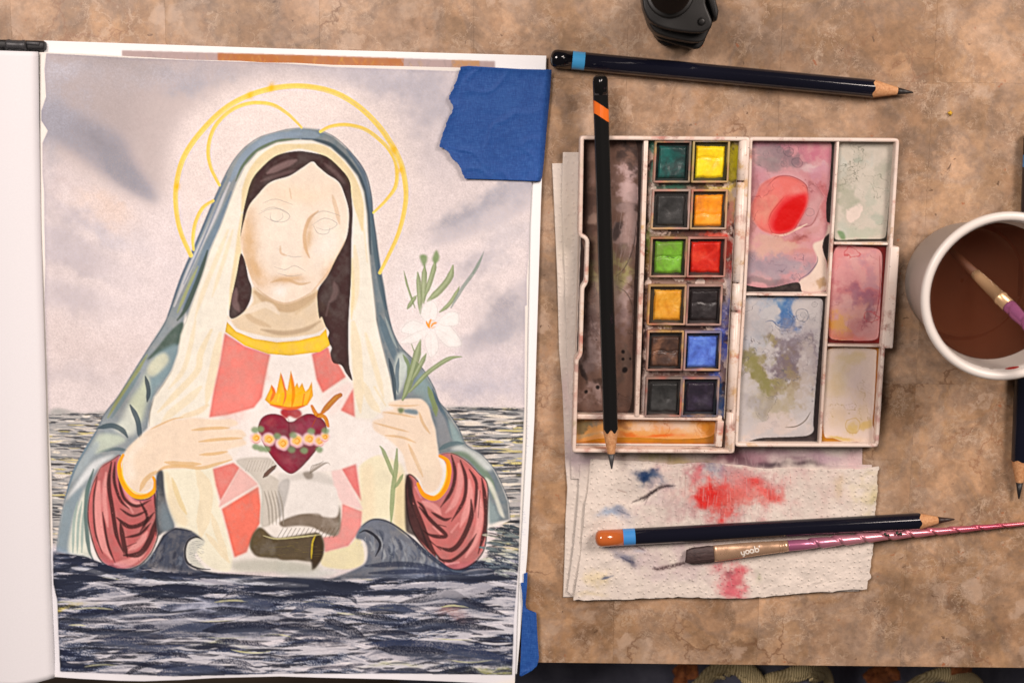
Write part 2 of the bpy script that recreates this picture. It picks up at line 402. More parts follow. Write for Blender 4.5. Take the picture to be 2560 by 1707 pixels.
    for pts, w, col in [
        (Z5([(470, 470), (700, 470), (900, 520), (1100, 570), (1400, 600), (1700, 610)]), 12, D), (Z5([(530, 570), (720, 560), (900, 590), (1050, 620)]), 22, M_),
        (Z5([(1030, 660), (1250, 640), (1400, 665), (1700, 680)]), 11, D), (Z5([(1870, 655), (1980, 610), (2200, 640), (2352, 650)]), 11, D),
        (Z5([(2000, 625), (2150, 690), (2300, 710)]), 16, M_), (Z5([(900, 790), (1100, 750), (1300, 755), (1430, 770)]), 14, D),
        (Z5([(540, 800), (750, 790), (860, 785)]), 9, D), (Z5([(1730, 740), (1950, 750), (2150, 790), (2352, 780)]), 15, D),
        (Z5([(1370, 930), (1600, 900), (1900, 900), (2200, 880), (2352, 870)]), 20, M_), (Z5([(1700, 930), (2000, 900), (2352, 890)]), 26, D),
        (Z5([(620, 935), (900, 930), (1200, 935), (1370, 915)]), 10, D), (Z5([(520, 1020), (690, 990)]), 10, D), (Z5([(760, 1010), (1000, 1030), (1250, 1060), (1600, 1040)]), 10, M_),
        (Z5([(1030, 1320), (1200, 1230), (1370, 1200)]), 12, D), (Z5([(1260, 1350), (1400, 1280), (1700, 1250), (1850, 1255)]), 16, M_), (Z5([(1820, 1015), (1950, 1010), (2030, 1025)]), 9, D),
        (Z5([(1120, 1125), (1290, 1125)]), 7, D), (Z5([(750, 1195), (950, 1210)]), 6, D), (Z5([(550, 1285), (760, 1295), (950, 1300)]), 6, D),
        (Z6([(0, 465), (150, 480), (330, 530), (500, 470), (690, 455), (860, 500)]), 10, D), (Z6([(330, 520), (500, 560), (800, 575)]), 12, D),
        (Z6([(0, 590), (120, 575), (240, 570)]), 12, D), (Z6([(90, 790), (250, 710), (440, 690)]), 16, M_), (Z6([(500, 700), (650, 780), (850, 825), (1020, 840)]), 12, D),
        (Z6([(370, 835), (520, 900), (700, 970)]), 22, D), (Z6([(0, 880), (120, 890), (300, 915), (560, 970)]), 16, D), (Z6([(520, 635), (600, 640), (650, 695)]), 10, D),
        (Z6([(660, 640), (850, 590), (1150, 550), (1500, 520), (1750, 550), (1950, 610)]), 13, M_), (Z6([(1000, 690), (1200, 660), (1420, 620), (1600, 700), (1900, 800)]), 20, D),
        (Z6([(1350, 640), (1450, 615), (1560, 680)]), 18, D), (Z6([(900, 900), (1150, 870), (1300, 845), (1500, 880), (1880, 920)]), 16, D), (Z6([(720, 745), (850, 725), (1000, 740), (1160, 775)]), 13, M_),
        (Z6([(760, 940), (1000, 945), (1120, 960)]), 10, D), (Z6([(720, 1045), (900, 1040), (1300, 1060), (1600, 1100), (1950, 1180)]), 26, (56, 64, 86)),
        (Z6([(830, 1080), (1100, 1100), (1400, 1110)]), 24, D), (Z6([(1780, 995), (1960, 1000)]), 9, D), (Z6([(390, 1060), (560, 1050)]), 12, D), (Z6([(100, 1225), (370, 1230)]), 8, D),
        (Z6([(830, 1260), (1000, 1280), (1300, 1300)]), 10, M_), (Z6([(1420, 1310), (1600, 1290), (1900, 1360)]), 10, D), (Z6([(750, 430), (900, 390), (1100, 370), (1300, 400), (1500, 430)]), 18, M_),
        (Z6([(900, 480), (1100, 470), (1300, 480)]), 11, D), (Z6([(1500, 350), (1700, 370), (1980, 430)]), 14, D), (Z6([(1560, 440), (1750, 460), (1970, 500)]), 10, D)]:
        C.stroke(wob(pts, 1.2, int(pts[0][0])), w*1.05, col, .92, soft=3, grain=.4, taper=(.12, .12))
        C.stroke([(x+3, y+w*.6) for x, y in pts], w*.9, (96, 98, 108), .4, soft=7, grain=.35, taper=(.2, .2))
    C.clip = keep
    # --- mantle
    ol = Z1([(900, 355), (800, 365), (640, 410), (540, 475), (470, 555), (420, 640), (350, 790), (280, 960), (210, 1130), (130, 1310), (40, 1568)]) + \
        Z2([(610, 200), (540, 310), (440, 470), (370, 560), (320, 660), (260, 760), (190, 890), (140, 1050), (110, 1200), (92, 1345)])
    orr = Z1([(1000, 365), (1100, 410), (1200, 500), (1300, 640), (1335, 780), (1345, 900), (1370, 1100), (1390, 1280), (1450, 1568)]) + \
        Z3([(640, 130), (680, 200), (740, 260), (800, 320), (860, 420), (890, 500), (940, 560), (1000, 650), (1040, 740), (1130, 800), (1200, 880), (1250, 980), (1280, 1060), (1290, 1165)])
    body = ol + Z2([(300, 1390), (500, 1440), (700, 1430), (900, 1460)]) + Z3([(0, 1450), (300, 1440), (500, 1420), (800, 1380), (1000, 1300)]) + orr[::-1]
    C.fill(body, (238, 220, 208), 1.0, tex=0, smooth=False)
    bl = ol + Z2([(280, 1380), (270, 1200), (285, 1000), (340, 870), (480, 790), (560, 700), (605, 650), (620, 560), (640, 480), (690, 410), (740, 330), (775, 230), (790, 130), (820, 0)]) + \
        Z1([(170, 1568), (270, 1290), (320, 1130), (380, 990), (440, 830), (490, 700), (540, 600), (620, 510), (740, 450), (860, 435)])
    BLU = (128, 142, 152)
    C.fill(bl, (142, 146, 148), .95, soft=1.5, tex=.2, var=.2, smooth=False, edge=.3)
    br = orr + Z3([(1180, 1180), (1160, 960), (1110, 900), (1040, 830), (960, 790), (890, 800), (880, 740), (870, 660), (850, 600), (830, 530), (790, 490), (700, 490), (640, 500), (620, 380), (590, 260), (555, 120), (530, 0)]) + \
        Z1([(1370, 1568), (1340, 1300), (1320, 1100), (1310, 900), (1290, 760), (1250, 660), (1170, 560), (1080, 480), (960, 435), (860, 435), (900, 355)])
    C.fill(br, (118, 126, 130), .95, soft=1.5, tex=.2, var=.2, smooth=False, edge=.3)
    S = C.stroke
    S(Z1([(800, 400), (880, 394), (1000, 402)]), 24, (136, 146, 156), .9, soft=5)
    # mantle modelling: head band
    S(Z1([(890, 392), (760, 405), (640, 450), (550, 520), (490, 610), (440, 700)]), 20, (140, 152, 166), .8, soft=6)
    S(Z1([(880, 425), (740, 440), (610, 500), (520, 600), (480, 690)]), 8, (112, 118, 92), .85, soft=3)
    S(Z1([(900, 425), (1040, 445), (1130, 505), (1210, 590), (1270, 690), (1300, 800), (1318, 960), (1330, 1150)]), 12, (66, 82, 90), .85, soft=4)
    S(Z1([(1180, 490), (1270, 610), (1320, 760), (1340, 940)]), 12, (92, 108, 124), .7, soft=4)
    S(Z1([(1340, 900), (1360, 1100), (1390, 1300), (1430, 1500)]), 14, (96, 112, 120), .8, soft=4)
    S(Z1([(440, 700), (360, 880), (260, 1090), (180, 1260), (90, 1480)]), 11, (214, 204, 204), .6, soft=4)
    S(Z1([(400, 760), (320, 950), (240, 1140), (150, 1340)]), 5, (112, 126, 144), .7, soft=3)
    S(Z1([(450, 760), (380, 940), (300, 1100), (230, 1290), (150, 1500)]), 16, (116, 132, 146), .8, soft=5)
    S(Z1([(300, 1130), (250, 1290), (160, 1500), (110, 1568)]), 12, (78, 92, 80), .85, soft=4)
    S(Z1([(240, 1230), (170, 1380), (110, 1520)]), 8, (168, 164, 122), .8, soft=4)
    S(Z1([(420, 660), (330, 850), (240, 1060), (140, 1290), (50, 1540)]), 7, (104, 122, 140), .8, soft=3)
    S(ol, 3.5, (88, 102, 114), .7, soft=2, grain=.3); S(orr, 3.5, (76, 92, 104), .75, soft=2, grain=.3)
    S(Z1([(960, 438), (1080, 482), (1170, 562), (1250, 662), (1290, 762), (1310, 900), (1320, 1100), (1340, 1300), (1370, 1568)])+Z3([(555, 120), (590, 260), (620, 380), (640, 490)]), 4, (62, 76, 86), .75, soft=2, grain=.3)
    S(Z1([(860, 438), (740, 452), (620, 512), (540, 602), (490, 702), (440, 832), (380, 992), (320, 1132), (270, 1292), (170, 1568)])+Z2([(790, 130), (775, 230), (740, 330), (690, 410), (640, 480), (620, 560)]), 3.5, (84, 96, 100), .65, soft=2, grain=.3)
    S(Z1([(1330, 800), (1345, 1000), (1375, 1200), (1410, 1400), (1440, 1550)])+Z3([(620, 110), (660, 210), (700, 300)]), 10, (84, 102, 112), .6, soft=5, grain=.3)
    # left arm of the mantle
    C.fill(Z2([(805, 60), (790, 170), (700, 220), (600, 270), (650, 210), (740, 100)]), (84, 100, 88), .9, soft=2, tex=.2)
    C.fill(Z2([(760, 180), (770, 250), (730, 340), (660, 420), (620, 500), (590, 440), (640, 320), (640, 250)]), (132, 152, 156), .8, soft=4)
    C.fill(Z2([(700, 230), (720, 280), (640, 360), (600, 330), (640, 260)]), (216, 206, 180), .85, soft=4)
    C.fill(Z2([(600, 340), (560, 420), (500, 520), (560, 620), (590, 540), (610, 420)]), (208, 204, 176), .8, soft=5)
    C.fill(Z2([(500, 520), (460, 600), (420, 660), (520, 690), (545, 600)]), (222, 216, 200), .8, soft=5)
    S(Z2([(590, 360), (608, 440), (600, 500)]), 11, (62, 78, 88), .85, soft=2)
    S(Z2([(505, 520), (545, 600), (560, 690), (570, 720)]), 13, (70, 88, 98), .85, soft=2)
    S(Z2([(320, 650), (400, 635), (460, 660), (490, 700)]), 13, (72, 90, 98), .85, soft=3)
    S(Z2([(330, 780), (420, 765), (490, 775)]), 9, (96, 112, 118), .8, soft=3)
    S(Z2([(650, 470), (690, 410), (750, 320)]), 5, (92, 80, 74), .8, soft=1.5)
    S(Z2([(612, 640), (618, 560), (640, 480)]), 5, (80, 76, 74), .7, soft=1.5)
    S(Z2([(600, 240), (520, 370), (440, 490), (380, 590)]), 10, (150, 146, 98), .75, soft=5)
    S(Z2([(560, 340), (470, 480), (400, 590)]), 10, (120, 136, 138), .8, soft=5)
    C.fill(Z2([(330, 690), (440, 690), (480, 720), (400, 760), (300, 790)]), (205, 205, 184), .8, soft=4)
    C.fill(Z2([(270, 780), (320, 720), (330, 760), (230, 900), (170, 960), (210, 860)]), (168, 174, 176), .8, soft=4)
    C.fill(Z2([(300, 840), (420, 800), (340, 860), (260, 940), (190, 1020), (150, 1050), (220, 940)]), (228, 222, 218), .85, soft=3)
    C.fill(Z2([(150, 1060), (240, 980), (210, 1090), (180, 1200), (160, 1345), (105, 1345), (120, 1180)]), (140, 152, 158), .8, soft=3)
    C.fill(Z2([(260, 990), (250, 1120), (258, 1250), (275, 1380), (165, 1350), (185, 1180), (220, 1070)]), (224, 216, 198), .9, soft=3)
    for x in (190, 215, 240):
        S(Z2([(x+20, 1060), (x, 1180), (x-6, 1345)]), 7, (158, 170, 160), .8, soft=3)
    S(Z2([(300, 880), (265, 1000), (258, 1150), (275, 1330), (300, 1390)]), 11, (98, 118, 112), .85, soft=3)
    S(Z2([(320, 660), (260, 760), (190, 890), (140, 1050)]), 6, (120, 136, 146), .8, soft=2)
    # right arm of the mantle
    S(Z3([(560, 20), (600, 140), (640, 240), (660, 300)]), 16, (98, 116, 126), .8, soft=4)
    S(Z3([(590, 30), (625, 130), (655, 200)]), 6, (168, 172, 168), .6, soft=3)
    C.fill(Z3([(655, 250), (690, 230), (720, 300), (690, 420), (650, 460), (640, 380)]), (208, 208, 196), .8, soft=3)
    S(Z3([(665, 260), (655, 350), (660, 450)]), 10, (92, 110, 122), .8, soft=2)
    S(Z3([(690, 240), (720, 300), (715, 360)]), 9, (128, 136, 100), .8, soft=3)
    S(Z3([(610, 260), (635, 370), (645, 490)]), 10, (70, 86, 96), .85, soft=2)
    C.fill(Z3([(800, 330), (850, 430), (870, 520), (840, 530), (790, 470), (740, 450)]), (142, 160, 158), .8, soft=5)
    S(Z3([(830, 420), (865, 520), (875, 580)]), 14, (136, 140, 96), .8, soft=4)
    S(Z3([(855, 430), (885, 510), (930, 600), (960, 700)]), 8, (84, 104, 116), .8, soft=3)
    C.fill(Z3([(890, 560), (940, 620), (950, 720), (890, 740), (875, 650)]), (150, 146, 148), .7, soft=4)
    C.fill(Z3([(950, 600), (1030, 740), (970, 720)]), (150, 170, 168), .8, soft=3)
    S(Z3([(890, 770), (950, 740), (1030, 735)]), 12, (100, 118, 122), .85, soft=2)
    S(Z3([(960, 790), (1050, 800), (1130, 880), (1180, 960), (1200, 1040)]), 18, (128, 138, 116), .8, soft=5)
    C.fill(Z3([(1020, 750), (1130, 810), (1190, 880), (1150, 880), (1050, 790), (960, 770)]), (214, 210, 202), .85, soft=3)
    C.fill(Z3([(1150, 930), (1190, 960), (1260, 1150), (1230, 1130), (1200, 1040)]), (222, 212, 196), .85, soft=2)
    C.fill(Z3([(1170, 1050), (1230, 1150), (1190, 1190), (1165, 1180)]), (150, 160, 158), .8, soft=3)
    # --- cream veil and dress ground
    veil = Z1([(860, 435), (740, 450), (620, 510), (540, 600), (490, 700), (440, 830), (380, 990), (320, 1130), (270, 1290), (170, 1568)]) + \
        Z2([(790, 130), (775, 230), (740, 330), (690, 410), (640, 480), (620, 560), (610, 650), (700, 610), (860, 590), (950, 590), (1040, 110), (1050, 40), (1062, 0)]) + \
        Z1([(440, 1540), (470, 1380), (510, 1150), (512, 1000), (530, 860), (560, 740), (610, 630), (680, 560), (780, 510), (870, 500), (1000, 515), (1100, 570), (1190, 680), (1210, 760), (1215, 1000), (1210, 1250), (1195, 1568)]) + \
        Z3([(385, 150), (405, 380), (420, 590), (520, 600), (580, 550), (640, 520), (620, 380), (590, 260), (555, 120), (530, 0)]) + \
        Z1([(1370, 1568), (1340, 1300), (1320, 1100), (1310, 900), (1290, 760), (1250, 660), (1170, 560), (1080, 480), (960, 435)])
    C.fill(veil, (239, 223, 206), 1, soft=1, tex=.02, smooth=False)
    CR = (230, 202, 160); CR2 = (237, 213, 182)
    for pts, w, col, a in [
        (Z1([(880, 470), (760, 490), (660, 550), (590, 640), (550, 750), (520, 880)]), 26, CR, .85), (Z1([(880, 470), (1000, 485), (1090, 540), (1180, 640), (1230, 740), (1260, 860), (1280, 1000)]), 26, CR, .85),
        (Z1([(520, 900), (500, 1100), (470, 1300), (440, 1500)]), 16, CR, .8), (Z1([(430, 1000), (350, 1200), (270, 1400), (220, 1560)]), 12, CR2, .7), (Z1([(460, 1000), (400, 1200), (330, 1420)]), 10, CR2, .7),
        (Z1([(1230, 1100), (1245, 1300), (1230, 1500)]), 14, CR2, .8), (Z1([(1215, 1180), (1218, 1400), (1210, 1560)]), 10, CR, .8), (Z1([(1290, 1000), (1310, 1200)]), 10, CR2, .8),
        (Z2([(960, 100), (900, 230), (880, 330), (760, 460), (660, 560)]), 16, CR2, .85), (Z2([(1010, 120), (985, 250), (950, 420), (930, 520)]), 22, CR2, .8), (Z2([(870, 50), (840, 200), (800, 330), (720, 430)]), 12, CR2, .7),
        (Z2([(900, 420), (840, 480), (740, 560), (680, 620)]), 20, CR2, .7), (Z2([(940, 520), (880, 560), (780, 590)]), 14, (236, 206, 172), .7),
        (Z3([(410, 60), (430, 220), (440, 420), (450, 560)]), 26, CR2, .8), (Z3([(480, 120), (520, 260), (560, 400), (580, 480)]), 14, CR2, .7), (Z3([(470, 400), (510, 500), (560, 560)]), 20, CR2, .7), (Z3([(530, 420), (590, 520)]), 14, CR, .5)]:
        S(pts, w, col, a, soft=5, taper=(.4, .2))
    # dress, lower
    C.fill(Z2([(680, 890), (880, 870), (970, 870), (1000, 1060), (1040, 1200), (1080, 1380), (1060, 1450), (960, 1430), (880, 1350), (860, 1240), (770, 1205), (720, 1100), (700, 1000)]), (240, 224, 200), 1, soft=1, tex=.05)
    C.fill(Z2([(700, 890), (740, 940), (800, 1080), (830, 1180), (800, 1200), (730, 1120)]), CR2, .85, soft=4)
    for pts, w, col in [(Z2([(880, 880), (930, 1000), (920, 1120), (900, 1250)]), 34, CR2), (Z2([(740, 930), (780, 1050), (820, 1130)]), 12, CR), (Z2([(960, 1130), (1000, 1250), (1050, 1380)]), 16, CR2), (Z2([(930, 1240), (990, 1310), (1060, 1400)]), 14, CR2)]:
        S(pts, w, col, .8, soft=4)
    C.fill(Z3([(450, 860), (520, 800), (640, 830), (690, 870), (710, 960), (705, 1250), (620, 1180), (530, 1160), (460, 1190), (450, 1000)]), (238, 220, 190), 1, soft=3, tex=.06)
    C.fill(Z3([(455, 880), (520, 860), (530, 1150), (470, 1180)]), CR2, .9, soft=5); C.fill(Z3([(650, 900), (705, 960), (700, 1240), (640, 1190)]), CR, .75, soft=5)
    C.fill(Z3([(440, 1260), (470, 1330), (465, 1410), (380, 1440), (240, 1420), (250, 1345), (380, 1310)]), (234, 214, 176), .95, soft=2, tex=.1)
    C.fill(Z3([(0, 1400), (160, 1430), (330, 1450), (200, 1490), (0, 1470)]), (212, 204, 194), .8, soft=5); C.fill(Z2([(1080, 1400), (1300, 1380), (1568, 1420), (1500, 1460), (1100, 1450)]), (190, 180, 165), .85, soft=5)
    # bright bodice
    C.fill(Z2([(1290, 240), (1265, 380), (1250, 480), (1060, 580), (1120, 640), (1160, 720), (1080, 830), (1150, 890), (1568, 900), (1568, 230), (1400, 245)]), (241, 223, 213), 1, soft=1, tex=.02, smooth=False)
    C.fill(Z3([(0, 245), (180, 225), (205, 380), (240, 455), (400, 380), (420, 600), (520, 620), (590, 700), (640, 760), (500, 820), (440, 860), (290, 890), (0, 900)]), (241, 223, 213), 1, soft=2, tex=.02, smooth=False)
    # red panels
    RD = (224, 132, 122)
    C.fill(Z2([(1035, 118), (1010, 270), (975, 430), (948, 592), (1050, 578), (1200, 538), (1245, 480), (1262, 380), (1292, 238), (1150, 192)]), RD, .95, soft=1, edge=.35, tex=.16, var=.15, smooth=False)
    C.blob(*Z2([(1130, 400)])[0], 40, 90, 12, (231, 146, 134), .6)
    C.fill(Z3([(178, 235), (270, 195), (292, 255), (330, 290), (372, 365), (240, 455), (205, 380)]), (224, 128, 118), .95, soft=1, edge=.35, tex=.16, var=.15, smooth=False)
    C.fill(Z3([(412, 425), (385, 470), (340, 552), (422, 590)]), (224, 128, 118), .95, soft=1, edge=.3, smooth=False)
    C.fill(Z3([(250, 470), (390, 390), (410, 410), (330, 545), (270, 570)]), (236, 200, 190), .6, soft=6)
    C.fill(Z2([(968, 878), (1085, 843), (1122, 872), (1012, 1062), (985, 970)]), RD, .92, soft=1, edge=.3, smooth=False, tex=.15)
    C.fill(Z2([(1122, 872), (1190, 930), (1225, 965), (1000, 1098), (1012, 1062)]), (234, 180, 170), .92, soft=1, edge=.2, smooth=False, tex=.1)
    C.fill(Z2([(1018, 1102), (1225, 975), (1240, 1090), (1235, 1180), (1190, 1270), (1160, 1345), (1090, 1375), (1055, 1240)]), (222, 122, 106), .95, soft=1, edge=.35, tex=.18, var=.18, smooth=False)
    C.fill(Z3([(345, 880), (428, 850), (458, 1062), (400, 975)]), (224, 130, 124), .92, soft=1, edge=.3, smooth=False)
    C.fill(Z3([(290, 890), (345, 880), (400, 975), (468, 1108), (350, 1072), (300, 990)]), (238, 198, 190), .9, soft=2, smooth=False)
    C.fill(Z3([(350, 1072), (462, 1116), (455, 1220), (385, 1310), (252, 1345), (240, 1262), (325, 1245), (345, 1150)]), (229, 150, 142), .95, soft=1, edge=.35, tex=.15, var=.12, smooth=False)
    # pages, quill and barrel
    C.fill(Z2([(1100, 830), (1280, 815), (1330, 870), (1280, 900), (1350, 950), (1380, 1050), (1340, 1150), (1240, 1200), (1240, 1000), (1190, 920)]), (206, 190, 176), .9, soft=1.2, tex=.25, edge=.25)
    C.fill(Z3([(0, 950), (140, 940), (300, 970), (325, 1060), (320, 1150), (150, 1130), (10, 1170), (25, 1050)]), (234, 218, 208), .95, soft=1, tex=.06)
    C.fill(Z3([(0, 900), (60, 905), (180, 890), (270, 915), (300, 970), (140, 940), (0, 950)]), (210, 196, 186), .8, soft=3)
    C.fill(Z2([(1340, 960), (1400, 940), (1380, 1060), (1350, 1150), (1330, 1080)]), (186, 174, 166), .8, soft=1.5, edge=.2)
    C.fill(Z2([(1350, 1180), (1450, 1140), (1568, 1130), (1568, 1200), (1400, 1190)]), (146, 128, 114), .9, soft=1.2, tex=.25)
    C.fill(Z3([(0, 1175), (130, 1130), (310, 1150), (335, 1080), (343, 1200), (315, 1255), (240, 1235), (150, 1195), (20, 1205)]), (136, 118, 104), .92, soft=1, tex=.3, edge=.2)
    for i in range(9):
        x = 1150+i*17; S(Z2([(x+22, 830), (x, 890)]), 3, (150, 134, 122), .6)
    for i in range(14):
        x = 1330+i*24; S(Z2([(x+32, 1208), (x, 1262)]), 5, (122, 102, 86), .85)
    for i in range(5):
        x = 1262+i*20; S(Z2([(x-6, 1000), (x+16, 1090), (x+22, 1190)]), 5, (160, 146, 134), .6, soft=2)
    C.fill(Z2([(1175, 1290), (1200, 1230), (1240, 1205), (1330, 1265), (1568, 1240), (1568, 1390), (1400, 1385), (1220, 1370), (1180, 1330)]), (98, 82, 62), .97, soft=1, tex=.15, var=.25)
    C.fill(Z3([(0, 1275), (170, 1250), (205, 1235), (235, 1270), (246, 1330), (225, 1400), (180, 1445), (175, 1380), (0, 1385)]), (104, 88, 70), .97, soft=1, tex=.15, var=.25)
    C.fill(Z3([(210, 1240), (240, 1290), (240, 1370), (195, 1435), (175, 1400), (180, 1300)]), (72, 56, 40), .9, soft=2)
    S(Z3([(200, 1245), (182, 1290), (175, 1380)]), 4, (190, 162, 80), .9)
    S(Z2([(1250, 1250), (1330, 1268), (1568, 1245)]), 4, (206, 190, 150), .7)
    for k in range(30):
        x, y = R(1200, 1540), R(1290, 1370); S(Z2([(x, y), (x+R(20, 60), y+R(-4, 4))]), R(1.5, 3), (132, 114, 74), .4)
    for k in range(7):
        S(Z3([(165, 905), (180+k*14, 860-k*3), (210+k*12, 830+abs(k-3)*9)]), 2.5, (160, 144, 132), .7)
    C.fill(Z3([(130, 900), (180, 895), (185, 930), (150, 935)]), (140, 124, 112), .8, soft=1)
    # --- halo
    G1, G2 = (240, 205, 134), (232, 186, 100)
    for pts, w in [(Z1([(195, 1160), (130, 1010), (100, 850), (105, 700), (150, 540), (250, 390), (400, 240), (560, 150), (740, 100), (920, 92), (1100, 130), (1250, 215), (1380, 340), (1470, 470), (1530, 600), (1555, 760), (1540, 900), (1500, 1040), (1440, 1170), (1390, 1270)]), 14),
                   (Z1([(375, 715), (320, 600), (305, 480), (345, 350), (440, 250), (560, 200), (700, 205), (800, 260), (870, 325), (895, 352)]), 10), (Z1([(1015, 378), (1080, 345), (1180, 335), (1300, 365), (1400, 440), (1460, 510), (1495, 600), (1490, 720), (1430, 810), (1350, 890)]), 10),
                   (Z1([(335, 815), (270, 860), (225, 950), (208, 1050), (212, 1125)]), 9.5)]:
        S(pts, w, G1, .95, soft=1.5, taper=(.8, .6)); S([(x-1.4, y-1) for x, y in pts], w*.5, G2, .55, soft=3, taper=(.7, .5)); S(pts, w*.6, (250, 220, 140), .25, soft=2, rough=.5)
        S([(x+w*.55, y+w*.45) for x, y in pts], 1.6, (190, 180, 178), .35, soft=1)
    for q in [(1480, 490), (1520, 620), (560, 150), (110, 720), (700, 100)]:
        C.blob(*Z1([q])[0], 9, 12, 20, (238, 184, 76), .8, warp=.3)
    # --- hair, face, neck
    neck = Z1([(580, 1370), (590, 1450), (530, 1520), (440, 1568)]) + ZF([(525, 725), (545, 755), (600, 778), (650, 784), (720, 775), (752, 752), (760, 720), (735, 690)]) + Z1([(1010, 1500), (1000, 1380), (900, 1330), (700, 1330)])
    C.fill(neck, (224, 196, 168), 1, soft=1, tex=.12)
    for pts, w, col, a in [(Z1([(600, 1390), (700, 1460), (820, 1490), (940, 1440), (1000, 1390)]), 24, (190, 156, 126), .7), (ZF([(560, 700), (575, 730), (620, 750)]), 14, (196, 164, 136), .6), (ZF([(600, 757), (650, 765), (700, 757), (735, 738)]), 12, (178, 150, 126), .7),
                           (ZF([(560, 720), (610, 700), (640, 720)]), 16, (236, 212, 190), .8), (ZF([(680, 720), (720, 690)]), 20, (214, 184, 154), .8), (ZF([(545, 758), (600, 774), (650, 779), (720, 770), (750, 754)]), 7, (238, 222, 210), .9)]:
        S(pts, w, col, a, soft=6)
    face = Z1([(965, 570), (1060, 650), (1130, 700), (1170, 790), (1195, 900), (1185, 1040), (1120, 1180), (1050, 1300), (950, 1400), (860, 1450), (780, 1465), (690, 1430), (600, 1360), (560, 1250), (525, 1150), (512, 1040), (540, 880), (600, 780), (700, 700), (820, 660), (900, 610)])
    C.fill(face, (240, 214, 194), 1, soft=1, tex=.04)
    for x, y, rx, ry, an, col, a in [(820, 1050, 200, 260, 0, (243, 220, 202), .8), (555, 1050, 60, 190, -6, (220, 180, 146), .95), (600, 1250, 52, 130, -30, (214, 172, 136), .9), (1040, 1100, 90, 130, 0, (245, 226, 212), .8), (760, 1380, 45, 45, 0, (246, 230, 218), .9),
                                     (800, 1315, 120, 30, 0, (208, 166, 130), .85), (880, 780, 230, 80, 0, (240, 208, 180), .6), (940, 1060, 30, 130, 10, (230, 196, 166), .5), (700, 960, 90, 60, 0, (244, 220, 202), .7), (1100, 1250, 40, 120, 30, (216, 176, 142), .85), (940, 1040, 24, 120, 8, (214, 174, 140), .7)]:
        px, py = Z1([(x, y)])[0]
        keepc = C.clip; C.clip = keepc*C.cover(face, True)
        C.blob(px, py, rx*.4, ry*.4, an, col, a, warp=.3); C.clip = keepc
    for pts, w, col, a in [(Z1([(1000, 880), (945, 930), (915, 1020), (920, 1110), (945, 1175)]), 9, (212, 172, 140), .8), (Z1([(760, 1100), (765, 1145), (800, 1160)]), 5, (222, 186, 158), .8), (Z1([(1185, 1040), (1120, 1180), (1050, 1290), (960, 1390)]), 8, (216, 180, 152), .7),
                           (Z1([(700, 1330), (790, 1310), (880, 1340), (950, 1330)]), 7, (206, 168, 136), .7), (Z1([(610, 1365), (690, 1430), (780, 1462), (860, 1448), (950, 1398)]), 6, (212, 178, 150), .7), (Z1([(820, 740), (830, 800)]), 8, (214, 178, 148), .7), (Z1([(1090, 780), (1115, 870), (1135, 960)]), 10, (220, 186, 158), .7),
                           (Z1([(530, 1080), (560, 1230), (620, 1340)]), 12, (216, 180, 150), .5)]:
        S(pts, w, col, a, soft=3)
    PEN = (150, 142, 140)
    for pts in [[(620, 900), (690, 870), (770, 870), (820, 910), (790, 945), (720, 945), (660, 915)], [(700, 890), (700, 930), (740, 945), (775, 920), (770, 890)], [(650, 830), (730, 805), (840, 840)], [(640, 880), (720, 855), (815, 900)], [(960, 970), (1040, 925), (1120, 960), (1060, 1000), (990, 985)],
                [(970, 970), (1000, 1020), (1060, 1020), (1075, 980)], [(950, 920), (1030, 880), (1140, 910)], [(720, 1230), (790, 1250), (850, 1225), (920, 1260)], [(740, 1270), (820, 1290), (900, 1280)], [(800, 1160), (850, 1170), (900, 1165)]]:
        S(Z1(pts), 1.6, PEN, .5, soft=1, taper=(.5, .5))
    HR = (74, 52, 50)
    hair = Z1([(510, 1040), (522, 930), (540, 830), (580, 690), (650, 600), (740, 530), (860, 503), (960, 512), (1060, 540), (1150, 620), (1200, 690), (1212, 780), (1220, 900), (1212, 1100), (1210, 1300), (1195, 1568)]) + Z3([(385, 150), (390, 300), (407, 384), (372, 345), (345, 300), (300, 285), (283, 235), (290, 200), (266, 160), (276, 115), (256, 80), (236, 30)]) + \
        Z1([(1010, 1560), (998, 1480), (1000, 1380), (1060, 1290), (1110, 1190), (1180, 1050), (1196, 900), (1172, 790), (1132, 700), (1060, 650), (1000, 600), (965, 570), (900, 610), (820, 660), (700, 700), (620, 780), (560, 860), (520, 1000)])
    C.fill(hair, HR, .98, soft=.8, tex=.08, var=.2, smooth=True)
    C.fill(Z1([(512, 1150), (540, 1200), (560, 1300), (582, 1370), (570, 1450), (530, 1520), (460, 1562), (438, 1530), (460, 1400), (490, 1260)]), HR, .98, soft=.8, tex=.08, var=.2)
    for pts, w, a in [(Z1([(680, 640), (760, 600), (860, 560)]), 16, .75), (Z1([(700, 620), (800, 580)]), 7, .6), (Z1([(640, 690), (760, 650), (870, 620)]), 9, .35), (Z1([(1040, 580), (1110, 640), (1160, 700)]), 10, .35), (Z1([(480, 1370), (470, 1450), (500, 1510)]), 16, .6), (Z1([(1080, 1450), (1110, 1390), (1100, 1330)]), 14, .4), (Z1([(1050, 1540), (1070, 1450)]), 10, .4)]:
        S(pts, w, (138, 112, 108), a, soft=6)
    # collar
    C.fill(Z2([(1048, 55), (1100, 110), (1200, 150), (1330, 170), (1450, 160), (1568, 132), (1605, 92), (1612, 140), (1625, 190), (1568, 225), (1400, 246), (1280, 236), (1150, 190), (1038, 112)]), (240, 192, 92), .97, soft=.8, edge=.25, tex=.1, var=.1, smooth=False)
    # --- hands
    SK = (239, 210, 186); SL = (222, 180, 138)
